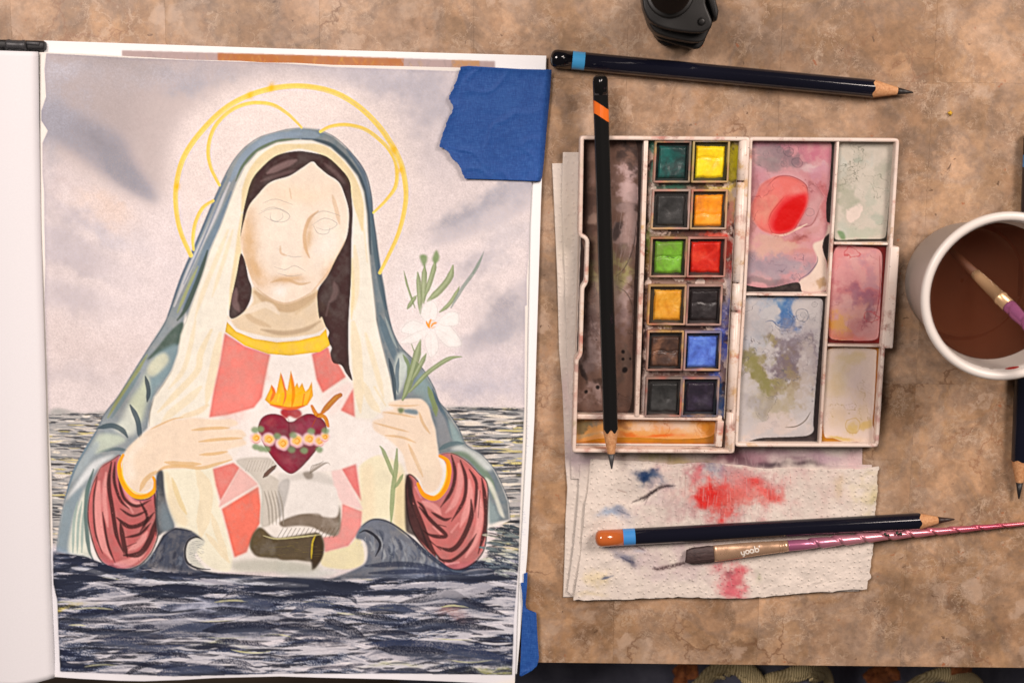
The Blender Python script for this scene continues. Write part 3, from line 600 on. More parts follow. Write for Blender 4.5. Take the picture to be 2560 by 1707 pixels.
    C.fill(Z2([(480, 780), (560, 700), (620, 655), (720, 605), (800, 600), (860, 592), (980, 602), (1080, 602), (1110, 628), (1050, 655), (1130, 662), (1156, 690), (1140, 708), (1155, 742), (1050, 775), (1078, 822), (1000, 852), (880, 872), (700, 885), (630, 920), (642, 962), (600, 1005), (530, 1012), (490, 960), (462, 880)]), SK, .97, soft=1, tex=.05)
    for pts, w in [([(850, 660), (960, 650), (1060, 648)], 8), ([(890, 725), (1000, 712), (1130, 705)], 8), ([(895, 798), (980, 792), (1050, 780)], 8), ([(640, 912), (700, 868), (800, 862), (900, 872), (1000, 848), (1075, 825)], 9), ([(560, 1000), (590, 940), (650, 890)], 12), ([(620, 655), (740, 600), (800, 590)], 4), ([(700, 840), (800, 850), (900, 850)], 12)]:
        S(Z2(pts), w, SL, .8, soft=3)
    C.fill(Z2([(490, 800), (590, 690), (600, 720), (520, 820), (540, 920), (500, 950), (470, 880)]), (246, 224, 206), .8, soft=6)
    C.fill(Z3([(608, 512), (700, 490), (790, 490), (832, 530), (850, 600), (870, 660), (880, 740), (890, 820), (912, 900), (890, 980), (850, 1010), (805, 1005), (780, 935), (720, 910), (690, 800), (640, 740), (590, 700), (530, 662), (522, 612), (580, 592), (572, 560), (640, 545)]), (237, 208, 185), .97, soft=1, tex=.06)
    for pts, w in [([(580, 560), (660, 570), (760, 590)], 5), ([(530, 620), (640, 650), (720, 670)], 5), ([(590, 690), (680, 700), (760, 730)], 6), ([(780, 560), (800, 620), (840, 680)], 7), ([(720, 740), (770, 850), (800, 920)], 9), ([(610, 520), (700, 525), (780, 520)], 4)]:
        S(Z3(pts), w, (218, 178, 142), .75, soft=3)
    C.fill(Z3([(800, 700), (860, 760), (880, 900), (850, 960), (800, 900), (760, 800)]), (242, 216, 192), .7, soft=8)
    C.fill(Z3([(700, 545), (765, 548), (770, 575), (700, 565)]), (112, 130, 138), .9, soft=1); C.fill(Z3([(662, 540), (695, 540), (690, 565), (668, 565)]), (120, 126, 92), .9, soft=1)
    # --- sleeves
    def sleeve(poly, Z, darks, lights, base):
        C.fill(Z(poly), base, .98, soft=1, tex=.1, var=.15)
        kc = C.clip; C.clip = kc*C.cover(Z(poly), True)
        for pts, w in lights: S(Z(pts), w, (226, 156, 149), .85, soft=6, rough=.1, taper=(.3, .2))
        for pts, w in darks: S(Z(pts), w*.9, (66, 38, 38), .85, soft=3.5, rough=.15, taper=(.3, .15))
        C.clip = kc
        S(Z(poly+poly[:1]), 4, (58, 34, 36), .75, soft=2, rough=.15)
    sl = [(340, 870), (400, 830), (450, 800), (440, 850), (445, 920), (475, 990), (540, 1045), (610, 1042), (652, 1000), (655, 1130), (662, 1240), (620, 1350), (540, 1425), (440, 1437), (350, 1400), (300, 1300), (270, 1150), (285, 1000)]
    sleeve(sl, Z2, [([(400, 840), (385, 960), (405, 1100), (430, 1250), (470, 1350)], 12), ([(420, 840), (415, 940), (450, 1050), (500, 1100)], 9), ([(440, 930), (470, 1040), (540, 1085), (620, 1050)], 9), ([(430, 1150), (500, 1200), (580, 1180), (640, 1120)], 12), ([(450, 1100), (520, 1140), (600, 1110)], 7),
                       ([(470, 1360), (560, 1350), (620, 1260), (650, 1150)], 16), ([(480, 1260), (560, 1240), (620, 1180)], 8), ([(490, 1310), (540, 1290)], 8), ([(320, 920), (300, 1060), (310, 1230), (350, 1350)], 6), ([(350, 1120), (380, 1300), (420, 1400)], 7), ([(640, 1010), (655, 1130), (650, 1250)], 10), ([(450, 1180), (470, 1300), (490, 1370)], 14), ([(560, 1060), (600, 1150), (560, 1230)], 8)],
           [([(330, 950), (320, 1100), (345, 1280), (400, 1380)], 22), ([(370, 900), (360, 1050), (380, 1200)], 12), ([(480, 1060), (520, 1120)], 12), ([(500, 1330), (560, 1290), (600, 1230)], 14), ([(420, 1410), (500, 1400), (590, 1340)], 18), ([(460, 960), (520, 1060), (580, 1070)], 10)], (186, 108, 105))
    S(Z2([(466, 800), (444, 850), (452, 920), (482, 985), (530, 1028), (590, 1030), (636, 1000), (645, 955), (635, 925)]), 12, (244, 168, 62), .97, soft=1.5, taper=(.6, .6))
    S(Z2([(462, 830), (462, 910), (490, 970), (540, 1012), (600, 1015)]), 4, (250, 205, 110), .8, soft=2)
    C.fill(Z2([(655, 905), (690, 890), (700, 1000), (720, 1100), (755, 1210), (700, 1230), (660, 1250), (650, 1000)]), (84, 84, 88), .95, soft=2, tex=.2)
    C.fill(Z2([(690, 1060), (720, 1100), (755, 1205), (690, 1230), (670, 1140)]), (130, 140, 146), .8, soft=5)
    sr = [(890, 800), (960, 790), (1040, 830), (1110, 900), (1160, 960), (1162, 1100), (1150, 1300), (1110, 1380), (1040, 1430), (970, 1440), (900, 1400), (830, 1340), (760, 1250), (720, 1150), (705, 1000), (720, 910), (770, 945), (785, 1000), (850, 1050), (920, 1010), (942, 900), (922, 830)]
    sleeve(sr, Z3, [([(715, 920), (740, 1050), (790, 1180), (850, 1330), (920, 1400)], 16), ([(960, 800), (980, 900), (960, 1000), (900, 1090)], 10), ([(1010, 830), (1040, 930), (1030, 1050), (960, 1170)], 10), ([(1060, 880), (1100, 960), (1090, 1120)], 9), ([(1130, 930), (1150, 1060), (1150, 1200), (1110, 1350)], 12), ([(780, 1090), (850, 1170), (930, 1250), (850, 1250), (800, 1220)], 11),
                       ([(1070, 1050), (1070, 1150), (1020, 1270), (960, 1330), (880, 1310)], 14), ([(890, 1380), (960, 1390), (1040, 1330), (1100, 1240)], 10), ([(850, 1120), (920, 1160), (960, 1150)], 9), ([(890, 1190), (930, 1200)], 9), ([(1120, 1000), (1110, 1150)], 6), ([(770, 1060), (800, 1090), (830, 1150)], 8), ([(840, 1280), (900, 1330)], 12)],
           [([(1000, 850), (1010, 950), (980, 1060), (930, 1120)], 14), ([(1060, 940), (1060, 1060), (1010, 1200)], 16), ([(1110, 1000), (1120, 1150), (1090, 1280), (1040, 1370)], 16), ([(800, 1060), (860, 1090), (900, 1130)], 16), ([(860, 1200), (900, 1240)], 12), ([(930, 1410), (1000, 1400)], 14), ([(760, 980), (790, 1040)], 10), ([(960, 1230), (1000, 1180)], 12)], (192, 116, 111))
    C.fill(Z3([(705, 915), (745, 950), (745, 1080), (790, 1200), (840, 1330), (760, 1260), (705, 1220)]), (58, 42, 42), .9, soft=2, tex=.1)
    S(Z3([(895, 805), (938, 835), (945, 905), (925, 985), (870, 1040), (805, 1020), (772, 960)]), 13, (244, 160, 60), .97, soft=1.5, taper=(.6, .6))
    S(Z3([(930, 850), (932, 920), (900, 1000), (860, 1030)]), 4, (252, 200, 110), .8, soft=2)
    # --- heart
    HT = (132, 48, 64)
    C.fill(Z2([(1222, 655), (1245, 592), (1300, 570), (1360, 582), (1390, 612), (1420, 612), (1450, 592), (1500, 570), (1560, 582), (1604, 630), (1600, 690), (1560, 760), (1500, 835), (1440, 893), (1400, 906), (1350, 872), (1300, 812), (1250, 735)]), HT, .97, soft=.8, tex=.1, var=.3, edge=.2)
    for x, y, c in [(1290, 620, (166, 80, 84)), (1480, 640, (158, 78, 92)), (1400, 830, (160, 84, 92)), (1340, 800, (150, 60, 70)), (1540, 620, (150, 76, 92))]:
        C.blob(*Z2([(x, y)])[0], 16, 12, 30, c, .7, warp=.8)
    S(Z2([(1392, 600), (1396, 690)]), 6, (92, 30, 44), .6, soft=4)
    C.fill(Z2([(1355, 545), (1400, 535), (1450, 545), (1470, 578), (1440, 600), (1400, 585), (1380, 600), (1350, 575)]), (170, 70, 72), .95, soft=1)
    C.fill(Z2([(1260, 492), (1285, 440), (1298, 405), (1325, 455), (1335, 400), (1350, 335), (1372, 420), (1386, 440), (1407, 326), (1428, 420), (1442, 395), (1452, 425), (1470, 396), (1488, 445), (1505, 430), (1524, 388), (1532, 470), (1500, 522), (1440, 545), (1340, 532), (1290, 520)]), (240, 178, 74), .95, soft=.8, edge=.2, smooth=False, tex=.1)
    for pts, w, col in [([(1290, 500), (1310, 450), (1300, 415)], 8, (228, 120, 72)), ([(1360, 520), (1375, 460), (1352, 350)], 5, (226, 120, 80)), ([(1410, 530), (1420, 450), (1408, 350)], 8, (232, 140, 50)), ([(1470, 520), (1480, 460)], 9, (228, 120, 66)), ([(1330, 500), (1340, 460)], 8, (250, 206, 90)), ([(1500, 510), (1520, 440)], 6, (234, 140, 66)), ([(1290, 520), (1400, 540), (1480, 525)], 8, (222, 110, 70))]:
        S(Z2(pts), w, col, .8, soft=3)
    def disc(px, py, a_, b_, col, al, seed, soft=1.2):
        rr_ = np.random.default_rng(seed); C.fill([(px+a_*rr_.uniform(.85, 1.15)*math.cos(t_), py+b_*rr_.uniform(.85, 1.15)*math.sin(t_)) for t_ in np.linspace(0, 6.28, 11)[:-1]], col, al, soft=soft, tex=.1)
    for q, (x, y, rr) in enumerate([(1212, 706, 20), (1282, 714, 23), (1360, 736, 24), (1438, 722, 24), (1510, 712, 23), (1566, 724, 20), (1596, 700, 17)]):
        px, py = Z2([(x, y)])[0]; rr *= .66
        disc(px, py, rr*1.12, rr*1.12, (238, 198, 194), .95, q)
        disc(px+1, py-1, rr*.82, rr*.74, (242, 188, 116), .95, q+20)
        C.stroke([(px-rr*.4, py-1), (px+1, py-rr*.45), (px+rr*.45, py), (px, py+rr*.4), (px-rr*.3, py+2)], 2.6, (230, 156, 84), .85)
        C.stroke([(px-rr*.9, py+rr*.5), (px, py+rr*.95), (px+rr*.8, py+rr*.5)], 2.4, (226, 164, 158), .8)
    for x, y in [(1205, 660), (1235, 655), (1210, 755), (1240, 765), (1330, 695), (1420, 690), (1520, 668), (1480, 775), (1410, 770), (1565, 770), (1600, 665), (1270, 768)]:
        px, py = Z2([(x, y)])[0]; C.fill([(px-10, py), (px-2, py-8), (px+9, py-3), (px+7, py+7), (px-3, py+8)], (140, 150, 116), .85, soft=1)
    S(Z3([(338, 464), (315, 478), (285, 508), (238, 560)]), 15, (186, 124, 66), .95, soft=1, taper=(.75, .6)); S(Z3([(178, 525), (205, 572), (250, 588), (270, 638)]), 10, (208, 138, 66), .95, soft=1, taper=(.7, .7)); S(Z3([(215, 575), (245, 560)]), 8, (200, 130, 62), .9, soft=1, taper=(.8, .8)); S(Z3([(320, 470), (270, 520)]), 4, (216, 160, 96), .7)
    S(Z3([(210, 575), (180, 640)]), 8, (160, 80, 50), .7, soft=2)
    S(Z2([(1322, 858), (1285, 890), (1250, 925)]), 11, (116, 88, 76), .95, soft=1)
    # --- lily
    GR = (140, 144, 108); GD = (150, 158, 120)
    for pts, w in [([(440, 840), (400, 1000), (340, 1200), (310, 1275)], 15), ([(482, 940), (430, 1040), (380, 1130)], 9), ([(738, 963), (660, 972), (580, 1015), (480, 1090), (360, 1220)], 9), ([(420, 350), (430, 480), (440, 650)], 10), ([(470, 300), (465, 430), (462, 575)], 11), ([(548, 260), (530, 350), (475, 520)], 10),
                   ([(676, 300), (650, 390), (580, 480), (490, 560)], 13), ([(722, 456), (690, 520), (640, 590), (578, 640)], 8), ([(320, 340), (345, 450), (400, 610)], 4), ([(410, 520), (380, 560), (345, 615)], 8), ([(375, 870), (392, 920)], 7)]:
        S(Z4(pts), w*1.3, GR, .85, soft=1.5, taper=(.2, .3)); S([(x-1.5, y) for x, y in Z4(pts)], w*.5, (178, 178, 146), .6, soft=2)
    S(Z4([(902, 195), (865, 280), (820, 360), (740, 470), (660, 610)]), 9, (150, 152, 142), .8, soft=1.2, taper=(.05, .3)); S(Z4([(880, 250), (820, 360)]), 10, (140, 146, 132), .6, soft=2)
    C.fill(Z4([(434, 240), (460, 222), (492, 240), (480, 300), (462, 310)]), (140, 148, 112), .9, soft=1); C.fill(Z4([(556, 190), (580, 245), (555, 290), (525, 260)]), (140, 148, 112), .9, soft=1)
    pet = [[(500, 730), (440, 660), (470, 580), (520, 560), (560, 600), (555, 680)], [(480, 740), (400, 700), (340, 720), (300, 780), (400, 800)], [(490, 760), (400, 790), (290, 860), (380, 865), (470, 820)], [(510, 770), (470, 840), (490, 930), (520, 970), (570, 900), (550, 800)], [(540, 750), (640, 730), (740, 870), (640, 890), (560, 810)], [(560, 710), (640, 640), (710, 650), (710, 730), (620, 740)]]
    for i, p_ in enumerate(pet):
        C.fill(Z4(p_), (240, 226, 218), .9, soft=3, tex=.02); S(Z4(p_+p_[:1]), 1.4, (198, 184, 178), .5, soft=1)
        a_, b_ = p_[0], p_[len(p_)//2]; S(Z4([a_, b_]), 5, (226, 210, 204), .5, soft=4)
    S(Z4([(420, 200), (450, 150), (480, 210)]), 1.2, (200, 186, 182), .4); S(Z4([(530, 240), (530, 150), (565, 130), (570, 240)]), 1.2, (200, 186, 182), .4)
    for pts in [[(480, 705), (495, 740), (510, 755)], [(515, 690), (505, 720), (500, 755)], [(560, 715), (530, 725), (515, 750)], [(545, 745), (520, 760)], [(510, 700), (535, 700)]]:
        S(Z4(pts), 5, (238, 162, 72), .9, soft=1.2)
    for pts, w in [([(560, 750), (575, 770), (605, 840), (638, 925)], 10), ([(655, 765), (648, 880), (632, 1000), (622, 1180)], 12), ([(688, 908), (665, 950), (640, 985)], 9)]:
        S(Z3(pts), w, (156, 160, 122), .85, soft=2)
    # --- curling waves over the figure
    def wave(poly, Z, col):
        C.fill(Z(poly), col, .96, soft=2, tex=.2, var=.25)
    wave([(60, 1345), (160, 1355), (260, 1370), (360, 1410), (450, 1440), (560, 1420), (640, 1340), (690, 1250), (760, 1208), (850, 1225), (925, 1285), (860, 1262), (820, 1300), (815, 1370), (850, 1430), (960, 1455), (1100, 1475), (1568, 1500), (1568, 1560), (1100, 1530), (760, 1500), (500, 1490), (300, 1470), (60, 1440)], Z2, (76, 79, 93))
    C.fill(Z2([(870, 1262), (925, 1290), (890, 1330), (870, 1370), (930, 1440), (860, 1425), (815, 1370), (825, 1300)]), (206, 196, 182), .9, soft=2)
    kc = C.clip; C.clip = kc*C.cover(Z2([(60, 1345), (160, 1355), (260, 1370), (360, 1410), (450, 1440), (560, 1420), (640, 1340), (690, 1250), (760, 1208), (850, 1225), (925, 1285), (960, 1455), (1568, 1500), (1568, 1700), (60, 1700)]), False)
    for k in range(40):
        y = R(1280, 1430); x = R(815, 900); S(Z2([(x, y), (x+R(10, 40), y+R(-8, 8))]), R(1.2, 2.4), (90, 92, 104), .55, rough=.3)
    S(Z2([(935, 1285), (880, 1258), (830, 1280), (812, 1340), (825, 1400), (880, 1432), (960, 1440)]), 6, (38, 38, 54), .9, soft=1.5, rough=.15)
    for k in range(70):
        t = R(0, 1); x = 560+R(0, 240); y = 1240+(R(0, 1)**.8)*230
        dx, dy = -R(10, 40), R(24, 70)
        S(Z2([(x, y), (x+dx*.3, y+dy*.6), (x+dx, y+dy)]), R(3, 9), [(48, 52, 70), (62, 68, 86), (110, 114, 126), (76, 82, 98)][k % 4], R(.4, .8), soft=4, rough=R(.1, .45))
    for pts, w in [([(640, 1345), (700, 1245), (760, 1210), (850, 1225)], 6), ([(80, 1352), (260, 1372), (420, 1440), (520, 1450)], 14), ([(120, 1390), (260, 1400), (400, 1450)], 18), ([(80, 1480), (300, 1490), (500, 1530), (800, 1550)], 16), ([(560, 1430), (650, 1460), (800, 1470), (960, 1462)], 9), ([(880, 1440), (1000, 1470), (1250, 1470), (1500, 1490)], 9)]:
        S(Z2(pts), w, (44, 48, 66), .85, soft=4, rough=.2)
    for pts, w in [([(180, 1430), (300, 1450), (420, 1490)], 10), ([(600, 1500), (800, 1510), (1000, 1530)], 9), ([(1000, 1500), (1300, 1520), (1500, 1530)], 12)]:
        S(Z2(pts), w, (206, 196, 190), .75, soft=5, rough=.2)
    C.clip = kc
    wave([(425, 1265), (455, 1200), (520, 1160), (610, 1175), (700, 1240), (800, 1320), (900, 1405), (990, 1450), (1150, 1440), (1180, 1470), (900, 1500), (600, 1490), (300, 1500), (420, 1440), (480, 1400), (490, 1330), (470, 1280)], Z3, (112, 113, 122))
    for k in range(60):
        t = R(0, 1); x = 500+t*420; y = 1200+t*190+R(-10, 90)
        S(Z3([(x, y), (x+R(8, 24), y+R(20, 50)), (x+R(0, 20), y+R(50, 90))]), R(3, 9), [(70, 76, 92), (140, 142, 150), (88, 94, 112), (160, 158, 160)][k % 4], R(.4, .75), soft=4, rough=R(.1, .4))
    S(Z3([(445, 1235), (480, 1222), (530, 1250), (562, 1300), (535, 1365)]), 7, (42, 42, 56), .9, soft=1.5); S(Z3([(455, 1200), (520, 1160), (610, 1175), (720, 1250), (830, 1350)]), 5, (66, 70, 84), .85, soft=2)
    for pts, w in [([(580, 1300), (570, 1380)], 6), ([(720, 1250), (800, 1330), (900, 1410), (960, 1450)], 10), ([(480, 1420), (700, 1410), (900, 1440)], 14), ([(500, 1460), (800, 1450), (1050, 1470)], 12)]:
        S(Z3(pts), w, (54, 60, 80), .8, soft=4, rough=.25)
    for k in range(26):
        x, y = 425+R(0, 60), 1250+R(0, 60); S(Z3([(x, y), (x+R(-6, 6), y+R(4, 14))]), 1.4, (190, 186, 186), .6)
    for k in range(150):     # right flank of sea between sleeve and border
        y = R(1170, 1480); x = R(1165, 1330)
        if y < 1190+(1300-x)*.3: continue
        l = R(30, 110); S(Z3([(x-l/2, y-l*.08), (x, y-3), (x+l/2, y+l*.09)]), R(3, 8), [(48, 54, 66), (78, 86, 92), (120, 126, 126), (206, 196, 176), (60, 66, 78)][k % 5], R(.55, .9), soft=2, rough=R(.15, .45))
    sk_ = C.cover(Z2([(60, 1345), (260, 1370), (450, 1442), (600, 1430), (800, 1455), (1100, 1478), (1568, 1495), (2000, 1480), (2400, 1460), (2780, 1440), (2780, 1600), (60, 1600)]), False)
    C.put(blur(sk_, 4)*np.clip((tone-.3)/.7, 0, 1)*.8, ph((46, 49, 62))); C.put(blur(sk_, 4)*np.clip((-tone-.1)/.5, 0, 1)*.5, ph((214, 198, 190)))
    # brush streaks running down the drapery, broken washes elsewhere
    bm_ = C.cover(body, False); st_ = fbm(C.h, C.w, 60, 801, 3, cellx=14)
    C.c *= (1+bm_*(st_-.5)*.09+(C.n30-.5)*.07)[..., None]
    sm_ = blur(C.cover(near, True), 3)[..., None]; C.c *= 1+sm_*np.array([-.06, -.01, .13])
    # pigments of this sheet: greyed blues
    lum = C.c.mean(-1, keepdims=True); wb = np.clip((C.c[..., 2:]-C.c[..., :1]*.93)/(lum+1e-4)*3, 0, 1)*.22
    C.c = C.c*(1-wb)+lum*np.array([1.03, .995, .965])*wb
    # grain of pigment on the whole painted sheet
    C.c *= (1+(C.grain-.5)*.07*am)[..., None]
    cc = C.c.copy(); finish(C, 1.15, [(5, .30), (1.6, .55)], 1.14, (1.0, .985, .985), .05)
    C.c = cc*(1-am[..., None])+C.c*am[..., None]
    C.clip = None
    return C

# ------------------------------------------------------------------ washes in the paint box
ZQ = Zm(1840, 330, 0.26144); ZR = Zm(1840, 730, 0.26780); ZL = Zm(1420, 330, 0.52297)
def quadpoly(q, inset=0): return q
def paint_box():
    C = Canvas(1415, 325, 2262, 1150, 1.4, (226, 205, 190), 21)
    r = np.random.default_rng(8)
    def R(a, b): return r.uniform(a, b)
    S = C.stroke
    def B(Z, x, y, rx, ry, an, col, a, **k):
        s_ = Z([(1, 0)])[0][0]-Z([(0, 0)])[0][0]; px, py = Z([(x, y)])[0]
        if 'ring' not in k and 'hard' not in k and min(rx, ry)*s_ > 7:
            C.blob(px, py, rx*s_*1.1, ry*s_*1.1, an, col, a*.75, **k); k = dict(k, hard=.55)
            C.blob(px, py, rx*s_*1.15, ry*s_*1.15, an, [q*.96 for q in col], a*.55, **k); return
        C.blob(px, py, rx*s_, ry*s_, an, col, a, **k)
    def well(poly, moat, pad, base, seed):
        C.clip = None
        C.fill(ZP(poly), moat, 1, smooth=False, tex=.1, var=.25)
        C.clip = C.cover(pad, True)*np.clip(.9+.2*C.n8, 0, 1)
        C.put(np.ones((C.h, C.w)), ph(base))
    def rim(col, a):
        m = C.clip; e = np.clip(m-blur(m, 4.5), 0, 1)
        C.put(e*a*(.4+1.2*C.n8), ph(col))
    def veins(Z, n, x0, x1, y0, y1, col, w=(2, 4), a=(.15, .4), L=120):
        # dried tide lines: level curves of a turbulent field inside the box
        q = C.loc(Z([(x0, y0), (x1, y1)])).astype(int)
        (xa, ya), (xb, yb) = np.clip(q[0], 0, [C.w-1, C.h-1]), np.clip(q[1], 0, [C.w-1, C.h-1])
        m = np.zeros((C.h, C.w)); m[ya:yb, xa:xb] = 1; m = blur(m, 6)
        l = np.exp(-(C.rd/.035)**2)*np.clip(C.rd2+.5, 0, 1)+np.exp(-((C.rd2-.55)/.035)**2)*np.clip(C.wx+.4, 0, 1)+.6*np.exp(-((C.wy+.7)/.05)**2)*np.clip(C.wx, 0, 1)
        C.put(m*np.clip(l, 0, 1)*.72, ph(tuple(.8*q for q in col)))
        C.put(m*np.clip(C.rd2*.22, 0, .32), ph(col)); C.put(m*np.clip(-C.rd*.10, 0, .16), ph((238, 220, 212)))
    # W1: pink mixing well
    well([(930, 84), (1336, 88), (1292, 785), (900, 785)], (54, 44, 44), ZQ([(60, 60), (400, 75), (620, 78), (700, 95), (880, 100), (915, 130), (905, 350), (895, 520), (870, 640), (862, 760), (872, 860), (900, 880), (898, 960), (850, 1010), (828, 1090), (838, 1160), (868, 1240), (880, 1300), (872, 1480), (845, 1530), (650, 1538), (596, 1440), (350, 1485), (180, 1480), (60, 1420)]), (212, 158, 160), 1)
    for a in [(250, 120, 260, 60, 5, (176, 112, 134), .95), (750, 180, 190, 100, 10, (206, 128, 146), .95), (420, 230, 230, 90, 12, (136, 118, 124), .98), (300, 330, 190, 60, 0, (146, 128, 130), .95), (700, 330, 140, 70, 0, (228, 198, 198), .8), (200, 450, 160, 60, 0, (208, 158, 168), .8), (150, 600, 60, 160, 0, (158, 108, 116), .75), (130, 720, 40, 60, 0, (140, 60, 64), .7), (160, 900, 60, 90, 0, (165, 120, 118), .6),
              (780, 420, 130, 100, 20, (212, 160, 172), .8), (830, 700, 70, 150, 10, (170, 70, 70), .6), (600, 990, 90, 50, -20, (150, 75, 66), .85), (560, 1040, 150, 60, -10, (200, 120, 112), .6), (700, 900, 160, 60, -30, (208, 150, 146), .6), (420, 1090, 330, 70, 0, (226, 184, 166), .85), (640, 1130, 150, 40, -8, (214, 150, 142), .6), (430, 1300, 330, 120, 0, (172, 158, 166), .98), (180, 1280, 60, 160, 0, (166, 150, 158), .6), (300, 1450, 240, 40, 0, (120, 106, 112), .7), (120, 1180, 60, 60, 0, (150, 132, 136), .6)]:
        B(ZQ, *a, warp=.7)
    C.fill(ZQ([(250, 500), (400, 425), (560, 440), (680, 520), (690, 640), (640, 800), (560, 920), (420, 985), (260, 950), (170, 840), (150, 720), (200, 600)]), (228, 128, 120), .95, soft=1.5, tex=.1, edge=.3)
    C.fill(ZQ([(690, 480), (750, 490), (838, 620), (800, 720), (800, 800), (720, 900), (600, 900), (680, 700)]), (196, 138, 140), .8, soft=1.5, tex=.15, edge=.35)
    B(ZQ, 320, 760, 130, 130, 0, (230, 160, 142), .8, warp=.4)
    for p in [[(310, 860), (340, 770), (460, 620)], [(690, 650), (655, 760), (580, 890), (540, 945), (430, 972), (350, 965), (310, 880)], [(300, 520), (400, 430), (540, 430), (670, 510), (688, 640)], [(840, 620), (760, 490)], [(800, 730), (720, 890), (580, 900)]]:
        S(ZQ(p), 2.2, (150, 60, 60), .65, soft=1.5)
    S(ZQ([(350, 975), (460, 985), (600, 920), (680, 880)]), 5, (236, 200, 184), .8, soft=2)
    C.fill(ZQ([(850, 1020), (890, 880), (905, 960), (850, 1100), (870, 1260), (878, 1400), (850, 1525), (640, 1535), (600, 1440), (720, 1350), (780, 1220), (740, 1080)]), (236, 214, 198), .95, soft=1.5, tex=.06)
    S(ZQ([(780, 1190), (775, 1250), (700, 1350), (610, 1410), (600, 1450)]), 2.5, (90, 84, 110), .7, soft=1.5)
    B(ZQ, 790, 1450, 46, 40, 0, (186, 150, 110), .8, warp=.9)
    for x, y, q in [(505, 195, 45), (430, 180, 30), (290, 210, 26), (580, 290, 50), (460, 310, 26), (210, 130, 20), (700, 760, 42), (400, 130, 22)]:
        B(ZQ, x, y, q, q, 0, (104, 88, 96), .7, ring=.85, warp=.25)
    veins(ZQ, 16, 150, 640, 100, 380, (120, 100, 110)); veins(ZQ, 18, 150, 760, 1180, 1460, (130, 118, 132)); veins(ZQ, 10, 150, 850, 400, 1000, (160, 80, 86))
    C.fill(ZQ([(310, 860), (360, 740), (470, 620), (560, 600), (680, 580), (690, 650), (650, 760), (570, 900), (540, 940), (430, 970), (350, 965)]), (224, 80, 80), .95, soft=5, tex=.05)
    C.fill(ZQ([(370, 850), (430, 730), (540, 640), (650, 610), (672, 680), (640, 780), (570, 890), (520, 935), (420, 962), (365, 930)]), (210, 22, 30), 1, soft=4, tex=.0)
    rim((120, 60, 76), .5)
    # W2: grey green well
    well([(1342, 90), (1600, 92), (1565, 556), (1318, 556)], (64, 56, 40), ZQ([(1000, 95), (1250, 92), (1480, 98), (1506, 130), (1480, 500), (1440, 960), (1410, 1020), (1200, 1025), (1000, 1035), (945, 1010), (955, 700), (985, 200)]), (208, 198, 184), 2)
    for a in [(1100, 250, 130, 160, 0, (206, 206, 196), .7), (1390, 330, 80, 170, 10, (184, 182, 166), .75), (1190, 260, 40, 40, 0, (176, 182, 168), .7), (1080, 560, 90, 130, 0, (178, 178, 158), .9), (1220, 480, 60, 130, 10, (218, 208, 194), .8), (1350, 700, 100, 160, 0, (192, 194, 178), .7), (1150, 950, 170, 60, 0, (188, 194, 174), .8), (1010, 900, 60, 90, 0, (196, 200, 186), .6), (1380, 840, 60, 40, 0, (170, 180, 164), .5)]:
        B(ZQ, *a, warp=.8)
    B(ZQ, 1130, 760, 78, 90, 10, (232, 214, 202), .95, warp=.4, hard=.75)
    C.fill(ZQ([(970, 950), (1030, 960), (1050, 1025), (1010, 1030)]), (110, 140, 96), .8, soft=2)
    veins(ZQ, 26, 990, 1460, 130, 1000, (168, 164, 148)); rim((120, 114, 98), .45)
    # W3: rose well
    well([(1316, 570), (1566, 572), (1540, 1022), (1290, 1022)], (128, 40, 38), ZP([(1330, 588), (1440, 580), (1520, 590), (1542, 620), (1535, 800), (1525, 985), (1500, 1004), (1420, 1006), (1320, 1000), (1300, 975), (1306, 800)]), (218, 164, 160), 3)
    for a in [(1400, 620, 120, 40, 0, (224, 150, 150), .8), (1480, 700, 60, 110, 0, (196, 150, 158), .8), (1360, 720, 70, 60, 0, (220, 160, 160), .7), (1420, 770, 130, 40, 0, (206, 128, 128), .7), (1450, 800, 100, 46, 20, (164, 112, 130), .95), (1500, 880, 44, 48, 30, (128, 66, 84), .98), (1400, 880, 90, 60, 0, (224, 160, 152), .8), (1330, 940, 40, 50, 0, (236, 172, 84), .95), (1400, 980, 110, 30, 0, (228, 148, 140), .8)]:
        B(ZP, *a, warp=.9)
    for q in [(1410, 610, 38), (1500, 890, 40)]: B(ZP, q[0], q[1], q[2], q[2]*.8, 0, (190, 60, 70), .7, ring=.9, warp=.5)
    S(ZP([(1530, 620), (1532, 760), (1520, 860), (1500, 920), (1470, 910)]), 2, (150, 50, 60), .6); veins(ZP, 26, 1320, 1520, 600, 990, (170, 80, 96), L=70, w=(1.5, 3)); rim((190, 60, 60), .5)
    # W4: pale ochre well
    well([(1285, 1034), (1545, 1036), (1512, 1478), (1258, 1476)], (172, 122, 52), ZP([(1300, 1046), (1400, 1040), (1510, 1048), (1516, 1080), (1505, 1300), (1498, 1380), (1506, 1420), (1500, 1470), (1400, 1474), (1320, 1450), (1280, 1440), (1276, 1300), (1290, 1080)]), (233, 212, 200), 4)
    for a in [(1380, 1085, 80, 34, 0, (228, 204, 160), .7), (1330, 1180, 40, 90, 0, (232, 212, 184), .7), (1410, 1390, 36, 36, 0, (222, 190, 110), .85), (1350, 1450, 90, 14, 0, (214, 180, 96), .8), (1470, 1390, 30, 20, -30, (226, 190, 110), .8), (1440, 1250, 70, 100, 0, (236, 214, 206), .8)]:
        B(ZP, *a, warp=.5)
    B(ZP, 1410, 1388, 36, 36, 0, (200, 160, 70), .6, ring=.9, warp=.2); veins(ZP, 9, 1300, 1480, 1060, 1400, (222, 190, 130), L=90, w=(1.5, 3)); rim((206, 160, 84), .4)
